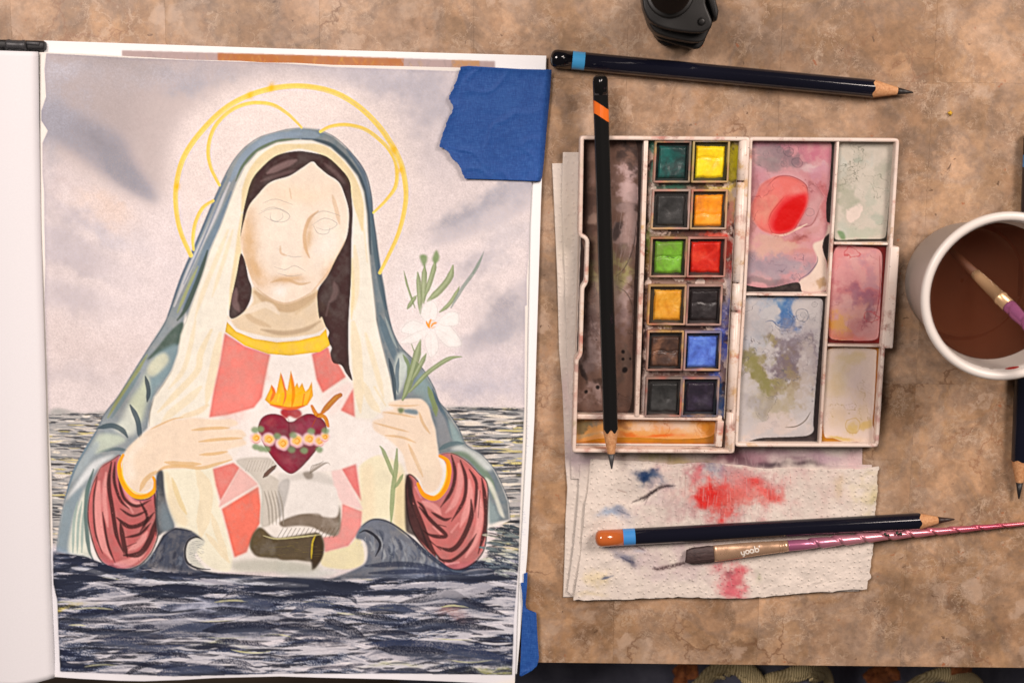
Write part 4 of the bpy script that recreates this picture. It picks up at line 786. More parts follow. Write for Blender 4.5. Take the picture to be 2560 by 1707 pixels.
    # W5: big grey blue well
    well([(898, 798), (1292, 802), (1250, 1478), (862, 1476)], (70, 60, 60), ZP([(905, 815), (1000, 812), (1150, 810), (1260, 816), (1272, 840), (1258, 1000), (1240, 1200), (1228, 1380), (1228, 1420), (1190, 1440), (1000, 1448), (860, 1456), (870, 1200), (890, 950)]), (200, 192, 190), 5)
    for a in [(1090, 860, 80, 60, 20, (84, 128, 176), .95), (1115, 910, 66, 44, 30, (62, 110, 164), .98), (1050, 840, 40, 24, 0, (120, 150, 180), .6), (960, 1000, 80, 130, 0, (188, 190, 198), .7), (1000, 940, 60, 60, 0, (206, 200, 198), .7), (1180, 1000, 80, 60, 0, (188, 180, 184), .7), (1170, 1080, 80, 80, 0, (136, 122, 130), .95), (1130, 1150, 60, 80, 20, (128, 112, 120), .9), (1020, 1180, 120, 110, 0, (162, 148, 112), .98), (980, 1160, 60, 70, 0, (146, 140, 92), .85), (1160, 1250, 60, 90, 0, (158, 138, 108), .95), (1010, 1310, 120, 70, 0, (196, 184, 166), .8), (1120, 1320, 70, 60, 0, (186, 172, 150), .7), (1080, 1410, 130, 34, 0, (224, 206, 198), .85), (900, 1350, 40, 120, 0, (206, 198, 196), .7), (1200, 1180, 26, 130, 4, (206, 194, 190), .7)]:
        B(ZP, *a, warp=1.0)
    B(ZP, 1187, 890, 28, 26, 0, (92, 104, 122), .85, ring=.85, warp=.3); B(ZP, 1187, 890, 13, 12, 0, (92, 104, 122), .7, ring=.9, warp=.3)
    B(ZP, 1236, 840, 12, 12, 0, (110, 100, 104), .7, ring=.8, warp=.3)
    for p in [[(1010, 920), (1040, 915), (1070, 940), (1120, 950)], [(1120, 950), (1135, 910), (1110, 880)], [(1135, 900), (1160, 890)], [(1090, 900), (1100, 940)]]:
        S(ZP(p), 2.5, (54, 96, 140), .7, soft=1.5)
    S(ZP([(1100, 1400), (1150, 1395), (1190, 1370), (1215, 1330)]), 3, (110, 96, 74), .75, soft=1.5)
    veins(ZP, 34, 900, 1240, 840, 1400, (140, 132, 138), L=80, w=(1.5, 3.5)); rim((90, 80, 88), .5)
    # left long well
    well([(184, 86), (452, 88), (414, 1338), (140, 1338)], (70, 52, 46), ZL([(88, 42), (240, 45), (325, 52), (335, 300), (318, 700), (310, 1000), (295, 1325), (180, 1330), (40, 1320), (50, 1080), (75, 1060), (85, 600), (66, 500), (76, 200)]), (132, 104, 92), 6)
    for a in [(110, 120, 50, 90, 0, (110, 84, 70), .8), (290, 120, 50, 70, 0, (66, 54, 52), .85), (285, 250, 80, 54, 14, (214, 184, 180), 1), (300, 300, 40, 20, 0, (190, 166, 162), .8), (230, 330, 50, 30, 0, (150, 124, 112), .7), (100, 300, 50, 90, 0, (84, 64, 56), .8), (300, 350, 44, 26, 0, (50, 42, 42), .9), (120, 410, 30, 24, 0, (180, 152, 138), .9), (285, 460, 48, 150, 8, (182, 156, 150), 1), (240, 470, 18, 50, 10, (64, 54, 54), .9), (110, 480, 50, 60, 0, (90, 68, 60), .7), (270, 600, 40, 60, 0, (120, 100, 92), .8), (115, 650, 50, 70, 0, (192, 178, 136), 1), (255, 690, 90, 60, 0, (176, 166, 120), 1), (200, 620, 60, 60, 0, (150, 138, 112), .7), (270, 810, 60, 100, 0, (190, 164, 158), 1), (250, 900, 60, 90, 0, (150, 126, 122), .85), (110, 900, 50, 120, 0, (124, 102, 98), .8), (110, 1010, 60, 80, 0, (196, 172, 166), 1), (90, 1100, 40, 60, 0, (150, 130, 126), .8), (70, 1160, 16, 60, -12, (60, 50, 48), .9), (260, 1090, 26, 120, 8, (110, 92, 84), .8), (110, 1275, 70, 54, 0, (190, 162, 154), 1), (250, 1250, 50, 70, 0, (130, 108, 100), .8), (150, 1230, 40, 46, 0, (74, 56, 48), .85)]:
        B(ZL, *a, warp=.8)
    for x, y, q in [(262, 1050, 12), (270, 1135, 17), (262, 1085, 9), (140, 1222, 13), (85, 1243, 12), (296, 1083, 8)]: B(ZL, x, y, q, q, 0, (44, 36, 36), .95, warp=.2, hard=.6)
    for q in (27, 17): B(ZL, 116, 765, q, q, 0, (84, 66, 58), .8, ring=.9, warp=.15)
    S(ZL([(230, 690), (270, 650), (310, 560), (330, 420)]), 3, (90, 74, 70), .6, soft=1.5); S(ZL([(230, 740), (280, 770), (310, 850), (300, 960)]), 2.5, (90, 72, 68), .6)
    for k in range(26):
        x, y = R(200, 330), R(380, 640); S(ZL([(x, y), (x-R(4, 14), y+R(40, 90))]), R(1, 3), (196, 176, 170), R(.15, .4), soft=2)
    veins(ZL, 26, 60, 320, 700, 1320, (88, 70, 66), L=70, w=(1.5, 3.5)); rim((50, 36, 34), .6)
    # small tray with orange washes
    well([(140, 1366), (806, 1370), (796, 1478), (138, 1474)], (188, 128, 60), ZP([(140, 1370), (770, 1374), (764, 1440), (600, 1454), (400, 1446), (250, 1452), (140, 1466)]), (228, 168, 110), 7)
    for a in [(180, 1400, 50, 30, 0, (112, 110, 84), .9), (240, 1395, 40, 30, 0, (130, 136, 128), .8), (200, 1440, 70, 14, 0, (196, 168, 130), .8), (450, 1395, 80, 22, 0, (240, 206, 178), .95), (580, 1400, 80, 24, 0, (240, 212, 188), .95), (680, 1420, 50, 20, 0, (236, 196, 160), .8), (730, 1400, 40, 34, 0, (206, 136, 56), .9), (380, 1430, 60, 16, 0, (222, 120, 56), .85), (520, 1440, 110, 8, 0, (226, 110, 52), .8), (340, 1395, 50, 20, 0, (170, 120, 80), .8), (280, 1430, 50, 12, 0, (236, 206, 180), .8)]:
        B(ZP, *a, warp=.8)
    B(ZP, 720, 1400, 26, 26, 0, (196, 120, 50), .6, ring=.9, warp=.3); veins(ZP, 12, 320, 740, 1380, 1440, (214, 120, 60), L=80, w=(1.5, 3)); rim((200, 120, 60), .5)
    # plate that holds the pans
    C.clip = C.cover(ZP([(476, 84), (890, 86), (820, 1366), (438, 1366)]), False)
    C.put(np.ones((C.h, C.w)), ph((206, 184, 172)))
    C.put((fbm(C.h, C.w, 16, 91) > .46)*.75, ph((128, 98, 86)))
    C.put(np.clip((fbm(C.h, C.w, 22, 92)-.5)*14, 0, 1)*.9, ph((78, 56, 52)))
    for a in [(500, 180, 26, 90, 0, (40, 130, 110), .75), (580, 300, 70, 16, 0, (60, 120, 100), .7), (610, 88, 90, 14, 0, (60, 110, 90), .7), (780, 90, 100, 20, 0, (206, 190, 60), .9), (865, 180, 24, 110, 0, (214, 198, 60), .9), (850, 300, 30, 20, 0, (220, 190, 60), .9), (780, 305, 60, 14, 0, (190, 170, 70), .7), (855, 370, 24, 80, 0, (232, 196, 150), .8), (840, 450, 24, 60, 0, (220, 150, 140), .8), (780, 515, 80, 18, 0, (214, 92, 72), .85), (850, 600, 26, 110, 0, (214, 70, 60), .9), (700, 725, 80, 12, 0, (190, 70, 60), .9), (480, 620, 24, 90, 0, (150, 120, 60), .8), (470, 540, 18, 60, 0, (120, 150, 60), .6), (840, 780, 20, 60, 0, (222, 206, 206), .8), (840, 900, 26, 80, 0, (120, 126, 190), .7), (825, 1040, 30, 110, 0, (78, 100, 190), .85), (800, 1180, 30, 40, 0, (70, 96, 170), .8), (800, 1290, 30, 80, 0, (54, 100, 150), .85), (700, 1358, 110, 14, 0, (60, 90, 140), .85), (620, 945, 160, 20, 0, (92, 66, 62), .85), (600, 1158, 170, 22, 0, (96, 66, 60), .9), (560, 945, 40, 9, 0, (220, 196, 130), .8), (460, 1000, 16, 140, 0, (110, 80, 74), .7), (450, 1250, 14, 90, 0, (220, 204, 196), .8), (490, 400, 14, 100, 0, (224, 208, 198), .8), (560, 520, 90, 16, 0, (106, 84, 50), .7), (760, 940, 70, 16, 0, (92, 62, 64), .8)]:
        B(ZP, *a, warp=.9, grain=.2)
    for k in range(160):
        x, y = R(445, 870), R(90, 1360); S(ZP([(x, y), (x+R(-8, 8), y+R(-8, 8))]), R(2, 5), [(60, 44, 42), (224, 206, 196), (110, 80, 70)][k % 3], R(.4, .9), rough=.3)
    C.clip = None
    finish(C, 1.10, [(5, .45), (2, .6)], 1.12)
    C.c *= np.array([.88, .78, .74])
    return C

# ------------------------------------------------------------------ paper towels
def paint_towel():
    C = Canvas(1390, 1130, 2215, 1515, 1.5, (232, 212, 190), 31)
    r = np.random.default_rng(5)
    def R(a, b): return r.uniform(a, b)
    def B(x, y, rx, ry, an, col, a, **k):
        px, py = ZW([(x, y)])[0]; C.blob(px, py, rx*.357, ry*.357, an, col, a, **k)
    S = C.stroke
    C.c *= (1-.10*np.clip((C.n30-.45)*3, 0, 1))[..., None]
    for a in [(1250, 270, 480, 200, 3, (208, 160, 148), .95), (1000, 400, 340, 130, 6, (196, 160, 150), .85), (800, 760, 260, 140, 8, (206, 178, 168), .8), (750, 330, 160, 100, 0, (212, 186, 176), .6), (1150, 150, 130, 70, 0, (136, 134, 144), .98), (980, 180, 90, 50, 10, (186, 128, 126), .7), (1020, 170, 50, 60, 20, (218, 122, 116), .6), (1300, 180, 120, 80, 0, (200, 146, 136), .6), (1150, 300, 150, 110, 10, (226, 76, 64), .95), (1135, 340, 90, 80, 0, (206, 14, 10), 1), (1170, 370, 40, 50, 0, (196, 24, 20), .8), (1200, 350, 120, 70, 0, (224, 70, 60), .6), (1300, 370, 140, 60, 4, (222, 110, 96), .65), (1430, 270, 70, 44, -10, (226, 52, 44), .95), (1510, 330, 100, 60, 0, (228, 76, 66), .9), (1600, 330, 60, 30, 0, (228, 100, 88), .6), (1420, 340, 120, 50, 0, (224, 120, 106), .6), (1380, 230, 140, 70, 0, (208, 150, 140), .5), (700, 195, 130, 60, 10, (50, 78, 104), 1), (665, 200, 80, 60, 0, (34, 66, 96), 1), (780, 230, 70, 50, 30, (120, 124, 136), .7), (850, 270, 40, 26, 0, (110, 106, 114), .7), (470, 440, 40, 24, 10, (130, 140, 152), .7), (410, 460, 100, 30, 0, (160, 170, 180), .8), (500, 460, 60, 30, 20, (170, 160, 160), .6), (540, 780, 90, 44, 20, (92, 102, 124), .95), (570, 810, 56, 30, 30, (50, 56, 80), .95), (620, 720, 44, 20, 0, (170, 176, 184), .7), (400, 690, 60, 40, 0, (170, 180, 188), .6), (650, 760, 180, 110, 0, (214, 192, 180), .6), (800, 900, 160, 60, 10, (214, 190, 180), .5), (1250, 920, 110, 110, 0, (212, 104, 108), .95), (1240, 870, 40, 30, 0, (160, 88, 90), .7), (1310, 880, 40, 70, 0, (216, 110, 108), .6), (1440, 890, 30, 40, 0, (176, 170, 130), .6), (320, 950, 90, 60, 0, (228, 204, 160), .8), (290, 1030, 120, 20, 0, (220, 196, 150), .5), (2240, 340, 34, 50, 0, (176, 160, 96), .75), (2200, 270, 120, 120, 0, (226, 204, 160), .7), (1990, 280, 30, 70, 20, (214, 186, 130), .55), (1850, 280, 160, 110, 0, (214, 188, 168), .5), (1700, 180, 60, 60, 0, (216, 180, 168), .5), (370, 910, 30, 10, -20, (110, 116, 130), .8)]:
        B(*a, warp=.75)
    for p, w, c, a in [([(565, 376), (640, 345), (700, 310), (770, 270), (860, 262)], 9, (70, 52, 54), .85), ([(640, 370), (690, 320), (740, 285)], 6, (60, 44, 46), .7), ([(650, 395), (670, 350)], 4, (110, 84, 84), .7), ([(535, 215), (555, 225)], 5, (96, 84, 84), .7), ([(460, 290), (520, 310)], 2, (150, 100, 90), .6),
                       ([(705, 842), (740, 845), (830, 825), (940, 800)], 11, (104, 76, 74), .85), ([(712, 830), (740, 850)], 9, (80, 58, 58), .8), ([(560, 672), (600, 690), (650, 715)], 4, (120, 90, 96), .7), ([(350, 915), (390, 905), (430, 890)], 3, (96, 106, 126), .8), ([(480, 760), (540, 790), (580, 800)], 6, (70, 74, 98), .7), ([(1190, 300), (1215, 220), (1210, 190)], 5, (212, 96, 88), .5), ([(460, 435), (500, 450), (550, 470)], 4, (110, 116, 130), .6)]:
        S(ZW(p), w, c, a*.8, soft=5, grain=.6, taper=(.2, .1)); S(ZW(p), w*.5, c, a*.7, soft=3, rough=.35, taper=(.2, .1))
    for k in range(130):     # fibres of colour drawn along the crinkles
        x, y = R(880, 1700), R(130, 480); S(ZW([(x, y), (x+R(-16, 10), y+R(40, 110))]), R(1.5, 4), [(196, 150, 140), (226, 200, 188), (190, 160, 152), (218, 120, 108)][k % 4], R(.12, .4), soft=3)
    for k in range(60):
        x, y = R(420, 1400), R(520, 1000); S(ZW([(x, y), (x+R(-20, 12), y+R(40, 90))]), R(2, 5), [(206, 182, 172), (226, 206, 190)][k % 2], R(.12, .4), soft=3)
    for k in range(16):
        x, y = R(280, 2200), R(120, 1020); S(ZW([(x, y), (x+3, y+2)]), 2, (90, 80, 76), .7)
    finish(C, 1.0, [(8, .4), (2, .3)], 1.05)
    C.c *= (1+(C.grain-.5)*.05)[..., None]*np.array([.93, .875, .935])
    return C
def paint_under_towel():
    C = Canvas(1375, 370, 2180, 1505, 2.0, (231, 212, 196), 33)
    def B(Z, x, y, rx, ry, an, col, a, **k):
        s_ = Z([(1, 0)])[0][0]-Z([(0, 0)])[0][0]; px, py = Z([(x, y)])[0]; C.blob(px, py, rx*s_, ry*s_, an, col, a, **k)
    for a in [(1200, 70, 1200, 100, 0, (206, 178, 172), .85), (200, 70, 130, 60, 0, (130, 108, 116), .8), (150, 140, 40, 70, 0, (140, 118, 120), .6), (420, 70, 160, 40, 0, (178, 150, 148), .8), (700, 75, 130, 50, 0, (172, 156, 116), .85), (920, 85, 120, 50, 0, (190, 164, 110), .8), (850, 70, 40, 40, 0, (150, 130, 80), .6), (1080, 90, 80, 50, 0, (180, 150, 120), .7), (1250, 50, 120, 40, 0, (130, 70, 82), .85), (1350, 90, 140, 40, 6, (96, 62, 70), .85), (1540, 112, 110, 24, 0, (58, 44, 52), .92), (1750, 112, 130, 28, 0, (66, 44, 52), .92), (1900, 60, 200, 40, 0, (196, 160, 166), .8), (2080, 70, 90, 90, 0, (222, 184, 180), .85), (1600, 30, 200, 30, 0, (190, 150, 158), .7), (1450, 60, 80, 40, 0, (168, 120, 128), .7), (1700, 70, 120, 20, 0, (120, 86, 96), .7)]:
        B(ZW, *a, warp=.8)
    for a in [(1300, 520, 30, 120, 0, (234, 214, 190), .5), (1300, 900, 14, 60, 0, (224, 196, 188), .8), (1320, 1040, 30, 50, 0, (206, 180, 180), .8)]:
        B(ZF, *a, warp=.5)
    r = np.random.default_rng(2)
    for k in range(120):
        x, y = r.uniform(500, 2150), r.uniform(0, 110); C.stroke(ZW([(x, y), (x+r.uniform(-14, 14), y+r.uniform(30, 70))]), r.uniform(2, 5), [(214, 186, 180), (120, 84, 92), (190, 150, 150)][k % 3], r.uniform(.15, .45), soft=3)
    C.c *= np.array([.90, .84, .84])
    return C
# ------------------------------------------------------------------ the printed sheet below the painting
def paint_sheet():
    C = Canvas(100, 95, 1380, 1700, 2.0, (243, 228, 222), 41)
    st = ZF([(281, 117), (700, 128), (1138, 142), (1138, 160), (281, 160)])
    C.clip = C.cover(st, False)
    C.put(np.ones((C.h, C.w)), ph((176, 146, 140)))
    C.fill([(545, 120), (1010, 135), (1010, 190), (545, 190)], (178, 104, 50), .9, smooth=False, tex=.2)
    C.fill([(1130, 140), (1200, 140), (1200, 190), (1130, 190)], (190, 130, 70), .8, smooth=False, tex=.2)
    r = np.random.default_rng(4)
    for k in range(260):
        x = r.uniform(300, 1245); y = 128+(x-300)*.029+r.uniform(0, 26)
        mid = 545 < x < 1000
        cols = [(186, 110, 50), (206, 140, 70), (176, 96, 60), (196, 150, 60)] if mid else [(180, 150, 146), (168, 140, 136), (150, 130, 126), (196, 150, 90)]
        C.stroke([(x, y), (x+r.uniform(-8, 8), y+r.uniform(6, 14))], r.uniform(4, 16), cols[k % (4 if r.random() < .3 else 3)], r.uniform(.3, .7), soft=3)
    C.clip = None
    for y, l in [(1062, 12), (1080, 20), (1106, 14), (1128, 10), (1276, 14), (1290, 22), (1320, 14), (1332, 8), (1378, 10), (1388, 12), (1050, 8)]:
        for k in range(l//3):
            x = 1318-(y-1050)*.036+r.uniform(-4, 4); C.stroke([(x-2, y+k*3), (x+3, y+k*3)], 1.6, (150, 160, 190), .6)
    return C
# ------------------------------------------------------------------ dark blue cloth with embroidered motifs
# ================================================================== SCENE HELPERS
def tag(o, label=None, cat=None, group=None, kind=None):
    if label: o['label'] = label
    if cat: o['category'] = cat
    if group: o['group'] = group
    if kind: o['kind'] = kind
    return o
def empty(name, loc=(0, 0, 0), parent=None):
    o = bpy.data.objects.new(name, None); COL.objects.link(o); o.location = loc
    o.empty_display_size = .01
    if parent: o.parent = parent
    return o
def mesh_obj(name, verts, faces, mat, parent=None, smooth=True):
    me = bpy.data.meshes.new(name)
    me.from_pydata([tuple(v) for v in verts], [], faces)
    if mat: me.materials.append(mat)
    if smooth: me.polygons.foreach_set('use_smooth', [True]*len(me.polygons))
    me.update()
    o = bpy.data.objects.new(name, me); COL.objects.link(o)
    if parent:
        o.parent = parent
        if parent.location.length > 0: o.matrix_parent_inverse = Matrix.Translation(-parent.location)
    return o
def bm_obj(name, bm, mat, parent=None, smooth=False):
    me = bpy.data.meshes.new(name); bm.to_mesh(me); bm.free()
    if mat: me.materials.append(mat)
    if smooth: me.polygons.foreach_set('use_smooth', [True]*len(me.polygons))
    o = bpy.data.objects.new(name, me); COL.objects.link(o)
    if parent:
        o.parent = parent
        if parent.location.length > 0: o.matrix_parent_inverse = Matrix.Translation(-parent.location)
    return o
def grid_obj(name, P, mat, parent=None, color=None, thick=0.0, smooth=True):
    """P (nv, nu, 3) grid of points; optional colours; thick > 0 closes it below"""
    nv, nu = P.shape[:2]
    idx = np.arange(nv*nu).reshape(nv, nu)
    q = np.stack([idx[:-1, :-1], idx[1:, :-1], idx[1:, 1:], idx[:-1, 1:]], -1).reshape(-1, 4)
    V = P.reshape(-1, 3); Cc = None if color is None else color.reshape(-1, 3)
    a, b, c = P[0, 0], P[-1, 0], P[-1, -1]
    if np.cross(b-a, c-a)[2] < 0: q = q[:, ::-1]
    if thick:
        ring = np.concatenate([idx[0, :], idx[1:, -1], idx[-1, -2::-1], idx[-2:0:-1, 0]])
        low = V[ring]-np.array([0, 0, thick]); n0 = len(V)
        V = np.concatenate([V, low])
        if Cc is not None: Cc = np.concatenate([Cc, Cc[ring]])
        k = len(ring); i = np.arange(k); j = (i+1) % k
        w = np.stack([ring[i], ring[j], n0+j, n0+i], -1)
        q = np.concatenate([q, w])
    me = bpy.data.meshes.new(name)
    me.vertices.add(len(V)); me.vertices.foreach_set('co', V.astype(np.float32).ravel())
    me.loops.add(len(q)*4); me.loops.foreach_set('vertex_index', q.astype(np.int32).ravel())
    me.polygons.add(len(q)); me.polygons.foreach_set('loop_start', np.arange(0, len(q)*4, 4, dtype=np.int32))
    if smooth: me.polygons.foreach_set('use_smooth', np.ones(len(q), bool))
    me.update(calc_edges=True)
    if Cc is not None:
        at = me.color_attributes.new('pigment', 'FLOAT_COLOR', 'POINT')
        at.data.foreach_set('color', np.concatenate([Cc, np.ones((len(Cc), 1))], 1).astype(np.float32).ravel())
    if mat: me.materials.append(mat)
    o = bpy.data.objects.new(name, me); COL.objects.link(o)
    if parent:
        o.parent = parent
        if parent.location.length > 0: o.matrix_parent_inverse = Matrix.Translation(-parent.location)
    return o
def along(pts, n, smooth=False):
    p = np.asarray(pts, float)
    if smooth and len(p) > 2: p = crom(p, False, 10)
    L = np.concatenate([[0], np.cumsum(np.linalg.norm(np.diff(p, axis=0), axis=1))]); t = np.linspace(0, L[-1], n)
    return np.stack([np.interp(t, L, p[:, 0]), np.interp(t, L, p[:, 1])], 1)
def coons(top, bot, left, right, nu, nv, smooth=False):
    """top, bot run left to right; left, right run top to bottom; returns (nv, nu, 2) photo positions"""
    T, B_, L, R_ = along(top, nu, smooth), along(bot, nu, smooth), along(left, nv, smooth), along(right, nv, smooth)
    u = np.linspace(0, 1, nu)[None, :, None]; v = np.linspace(0, 1, nv)[:, None, None]
    return (1-v)*T[None]+v*B_[None]+(1-u)*L[:, None]+u*R_[:, None] - ((1-u)*(1-v)*T[0]+u*(1-v)*T[-1]+(1-u)*v*B_[0]+u*v*B_[-1])
def quad_sheet(name, corners, z, cv, mat, parent, step=1.5, bump=0.0, thick=0.0):
    (a, b, c, d) = corners    # TL, TR, BR, BL in photo pixels
    nu = max(2, int(max(math.dist(a, b), math.dist(d, c))/step)); nv = max(2, int(max(math.dist(a, d), math.dist(b, c))/step))
    G = coons([a, b], [d, c], [a, d], [b, c], nu, nv)
    zz = np.full(G.shape[:2], z)
    if bump: zz = zz+bump*(fbm(nv, nu, 18, 3)-.5)
    return grid_obj(name, unp(G[..., 0], G[..., 1], zz), mat, parent, cv.sample(G[..., 0], G[..., 1]) if cv else None, thick)
def rounded(pts, rad, n=4):
    out = []; N = len(pts)
    for i in range(N):
        a, b, c = [np.array(pts[(i+k) % N], float) for k in (-1, 0, 1)]
        u = a-b; w = c-b; lu, lw = np.linalg.norm(u), np.linalg.norm(w)
        r_ = min(rad, lu*.45, lw*.45); p = b+u/lu*r_; q = b+w/lw*r_
        for t in np.linspace(0, 1, n): out.append(tuple((1-t)**2*p+2*t*(1-t)*b+t*t*q))
    return out
def offset_poly(P, d):
    P = np.asarray(P, float); N = len(P); out = []
    ar = 0.5*sum(P[i][0]*P[(i+1) % N][1]-P[(i+1) % N][0]*P[i][1] for i in range(N)); sg = 1 if ar > 0 else -1
    for i in range(N):
        a, b, c = P[i-1], P[i], P[(i+1) % N]
        e1 = (b-a)/(np.linalg.norm(b-a)+1e-12); e2 = (c-b)/(np.linalg.norm(c-b)+1e-12)
        n1 = sg*np.array([-e1[1], e1[0]]); n2 = sg*np.array([-e2[1], e2[0]])
        m = n1+n2; m /= np.linalg.norm(m)+1e-12
        k = d/max(.35, m @ n1); out.append(b+m*k)
    return np.array(out)
def wall_ring(name, px, width, z0, z1, mat, parent, bev=.0006, rad=8, inner_z=None):
    P = rounded(px, rad); W2 = unp([p[0] for p in P], [p[1] for p in P], z1)[:, :2]
    prof = [(0, z0), (0, z1-bev), (bev*.3, z1-bev*.3), (bev, z1), (width-bev, z1), (width-bev*.3, z1-bev*.3), (width, z1-bev), (width, z0 if inner_z is None else inner_z)]
    N = len(W2); V = []; F = []
    for d, z in prof:
        for p in offset_poly(W2, d): V.append((p[0], p[1], z))
    for r_ in range(len(prof)-1):
        for i in range(N):
            j = (i+1) % N; F.append((r_*N+i, r_*N+j, (r_+1)*N+j, (r_+1)*N+i))
    o = mesh_obj(name, V, F, mat, parent)
    bm = bmesh.new(); bm.from_mesh(o.data); bmesh.ops.recalc_face_normals(bm, faces=bm.faces); bm.to_mesh(o.data); bm.free()
    return o
def bar(name, a, b, wa, wb, z0, z1, mat, parent, bev=.0004):
    """bevelled strip from photo point a to b, widths in metres, top at z1"""
    A, B_ = unp(*a, z1)[:2], unp(*b, z1)[:2]; d = (B_-A)/np.linalg.norm(B_-A); n = np.array([-d[1], d[0]])
    bm = bmesh.new(); vs = []
    for z in (z0, z1):
        for p, w in ((A, wa), (B_, wb)):
            for s_ in (-1, 1): vs.append(bm.verts.new((*(p+n*s_*w/2), z)))
    a0, a1, b0, b1, c0, c1, d0, d1 = vs
    for f in ((a0, a1, b1, b0), (c0, d0, d1, c1), (a0, b0, d0, c0), (a1, c1, d1, b1), (a0, c0, c1, a1), (b0, b1, d1, d0)): bm.faces.new(f)
    bmesh.ops.recalc_face_normals(bm, faces=bm.faces)
    bmesh.ops.bevel(bm, geom=list(bm.edges), offset=bev, segments=2, affect='EDGES', profile=.5)
    return bm_obj(name, bm, mat, parent, True)
def revolve(name, A, B_, prof, mat, parent, n=24, radf=None, cap=True):
    """profile [(s metres from A, radius)] round the axis A->B"""
    A, B_ = Vector(A), Vector(B_); d = (B_-A).normalized()
    up = Vector((0, 0, 1)) if abs(d.z) < .9 else Vector((0, 1, 0)); e1 = up.cross(d).normalized(); e2 = d.cross(e1)
    V = []; F = []
    for k, (s_, r_) in enumerate(prof):
        for i in range(n):
            th = 2*math.pi*i/n
            rr, ss = (r_, s_) if radf is None else radf(k, s_, r_, th)
            V.append(A+d*ss+(e1*math.cos(th)+e2*math.sin(th))*rr)
    for k in range(len(prof)-1):
        for i in range(n):
            j = (i+1) % n; F.append((k*n+i, k*n+j, (k+1)*n+j, (k+1)*n+i))
    if cap:
        F.append(tuple(range(n))[::-1]); m = (len(prof)-1)*n; F.append(tuple(range(m, m+n)))
    o = mesh_obj(name, V, F, mat, parent)
    return o

# ------------------------------------------------------------------ materials
def mat(name, col, rough=.5, metal=0.0, spec=.5, ior=1.45, coat=0.0):
    m = bpy.data.materials.new(name); m.use_nodes = True
    b = m.node_tree.nodes['Principled BSDF']
    b.inputs['Base Color'].default_value = (*col, 1); b.inputs['Roughness'].default_value = rough; b.inputs['Metallic'].default_value = metal
    b.inputs['Specular IOR Level'].default_value = spec; b.inputs['IOR'].default_value = ior; b.inputs['Coat Weight'].default_value = coat
    return m
class NT:
    def __init__(s, m): s.t = m.node_tree; s.b = s.t.nodes['Principled BSDF']
    def n(s, ty, **kw):
        x = s.t.nodes.new(ty)
        for k, v in kw.items():
            if k.startswith('i_'):
                key = k[2:].replace('_', ' ')
                x.inputs[int(key) if key.isdigit() else key].default_value = v
            else: setattr(x, k, v)
        return x
    def l(s, a, b): s.t.links.new(a, b)
    def coords(s, kind='Object'):
        return s.n('ShaderNodeTexCoord').outputs[kind]
    def noise(s, vec, scale, detail=4, rough=.55, dist=0.0):
        x = s.n('ShaderNodeTexNoise'); x.inputs['Scale'].default_value = scale; x.inputs['Detail'].default_value = detail; x.inputs['Roughness'].default_value = rough; x.inputs['Distortion'].default_value = dist
        s.l(vec, x.inputs['Vector']); return x
    def ramp(s, fac, stops):
        x = s.n('ShaderNodeValToRGB'); r_ = x.color_ramp
        while len(r_.elements) < len(stops): r_.elements.new(.5)
        for e, (p, c) in zip(r_.elements, stops):
            e.position = p; e.color = (*c, 1) if len(c) == 3 else c
        s.l(fac, x.inputs['Fac']); return x.outputs['Color']
    def mix(s, fac, a, b, mode='MIX'):
        x = s.n('ShaderNodeMix', data_type='RGBA', blend_type=mode)
        for sock, v in ((x.inputs[0], fac), (x.inputs[6], a), (x.inputs[7], b)):
            if isinstance(v, (int, float)): sock.default_value = v
            elif isinstance(v, tuple): sock.default_value = (*v, 1) if len(v) == 3 else v
            else: s.l(v, sock)
        return x.outputs[2]
    def bump(s, h, strength, dist=.0002):
        x = s.n('ShaderNodeBump'); x.inputs['Strength'].default_value = strength; x.inputs['Distance'].default_value = dist
        s.l(h, x.inputs['Height']); s.l(x.outputs['Normal'], s.b.inputs['Normal'])
g3 = lambda v: (v, v, v)

def pigment_mat(name, rough, grain_scale, grain, bump, spec=.3, coat=0.0):
    m = mat(name, (1, 1, 1), rough, spec=spec); t = NT(m); co = t.coords()
    at = t.n('ShaderNodeAttribute', attribute_name='pigment').outputs['Color']
    no = t.noise(co, grain_scale, 3, .6)
    f = t.ramp(no.outputs['Fac'], [(.3, g3(1-grain)), (.7, g3(1.0))])
    t.l(t.mix(1.0, at, f, 'MULTIPLY'), t.b.inputs['Base Color'])
    t.bump(no.outputs['Fac'], bump, .00015)
    t.b.inputs['Coat Weight'].default_value = coat
    return m
M_paint = pigment_mat('watercolour_paper', .8, 2600, .05, .25, .25)
M_sheet = pigment_mat('smooth_paper', .75, 1500, .02, .1, .3)
M_wash = pigment_mat('dried_paint_on_plastic', .32, 1800, .06, .12, .5)
M_towel = pigment_mat('towel_paper', .95, 3500, .06, .5, .1)
M_tint = pigment_mat('tinted_plastic', .38, 1500, .10, .2, .5)

def paper_plain(name, col, sc=1500):
    m = mat(name, col, .8, spec=.25); t = NT(m); co = t.coords()
    no = t.noise(co, sc, 4, .6); t.l(t.ramp(no.outputs['Fac'], [(.3, tuple(np.array(col)*.96)), (.7, col)]), t.b.inputs['Base Color']); t.bump(no.outputs['Fac'], .15, .0001)
    return m
M_page = paper_plain('white_page', (.75, .745, .77))

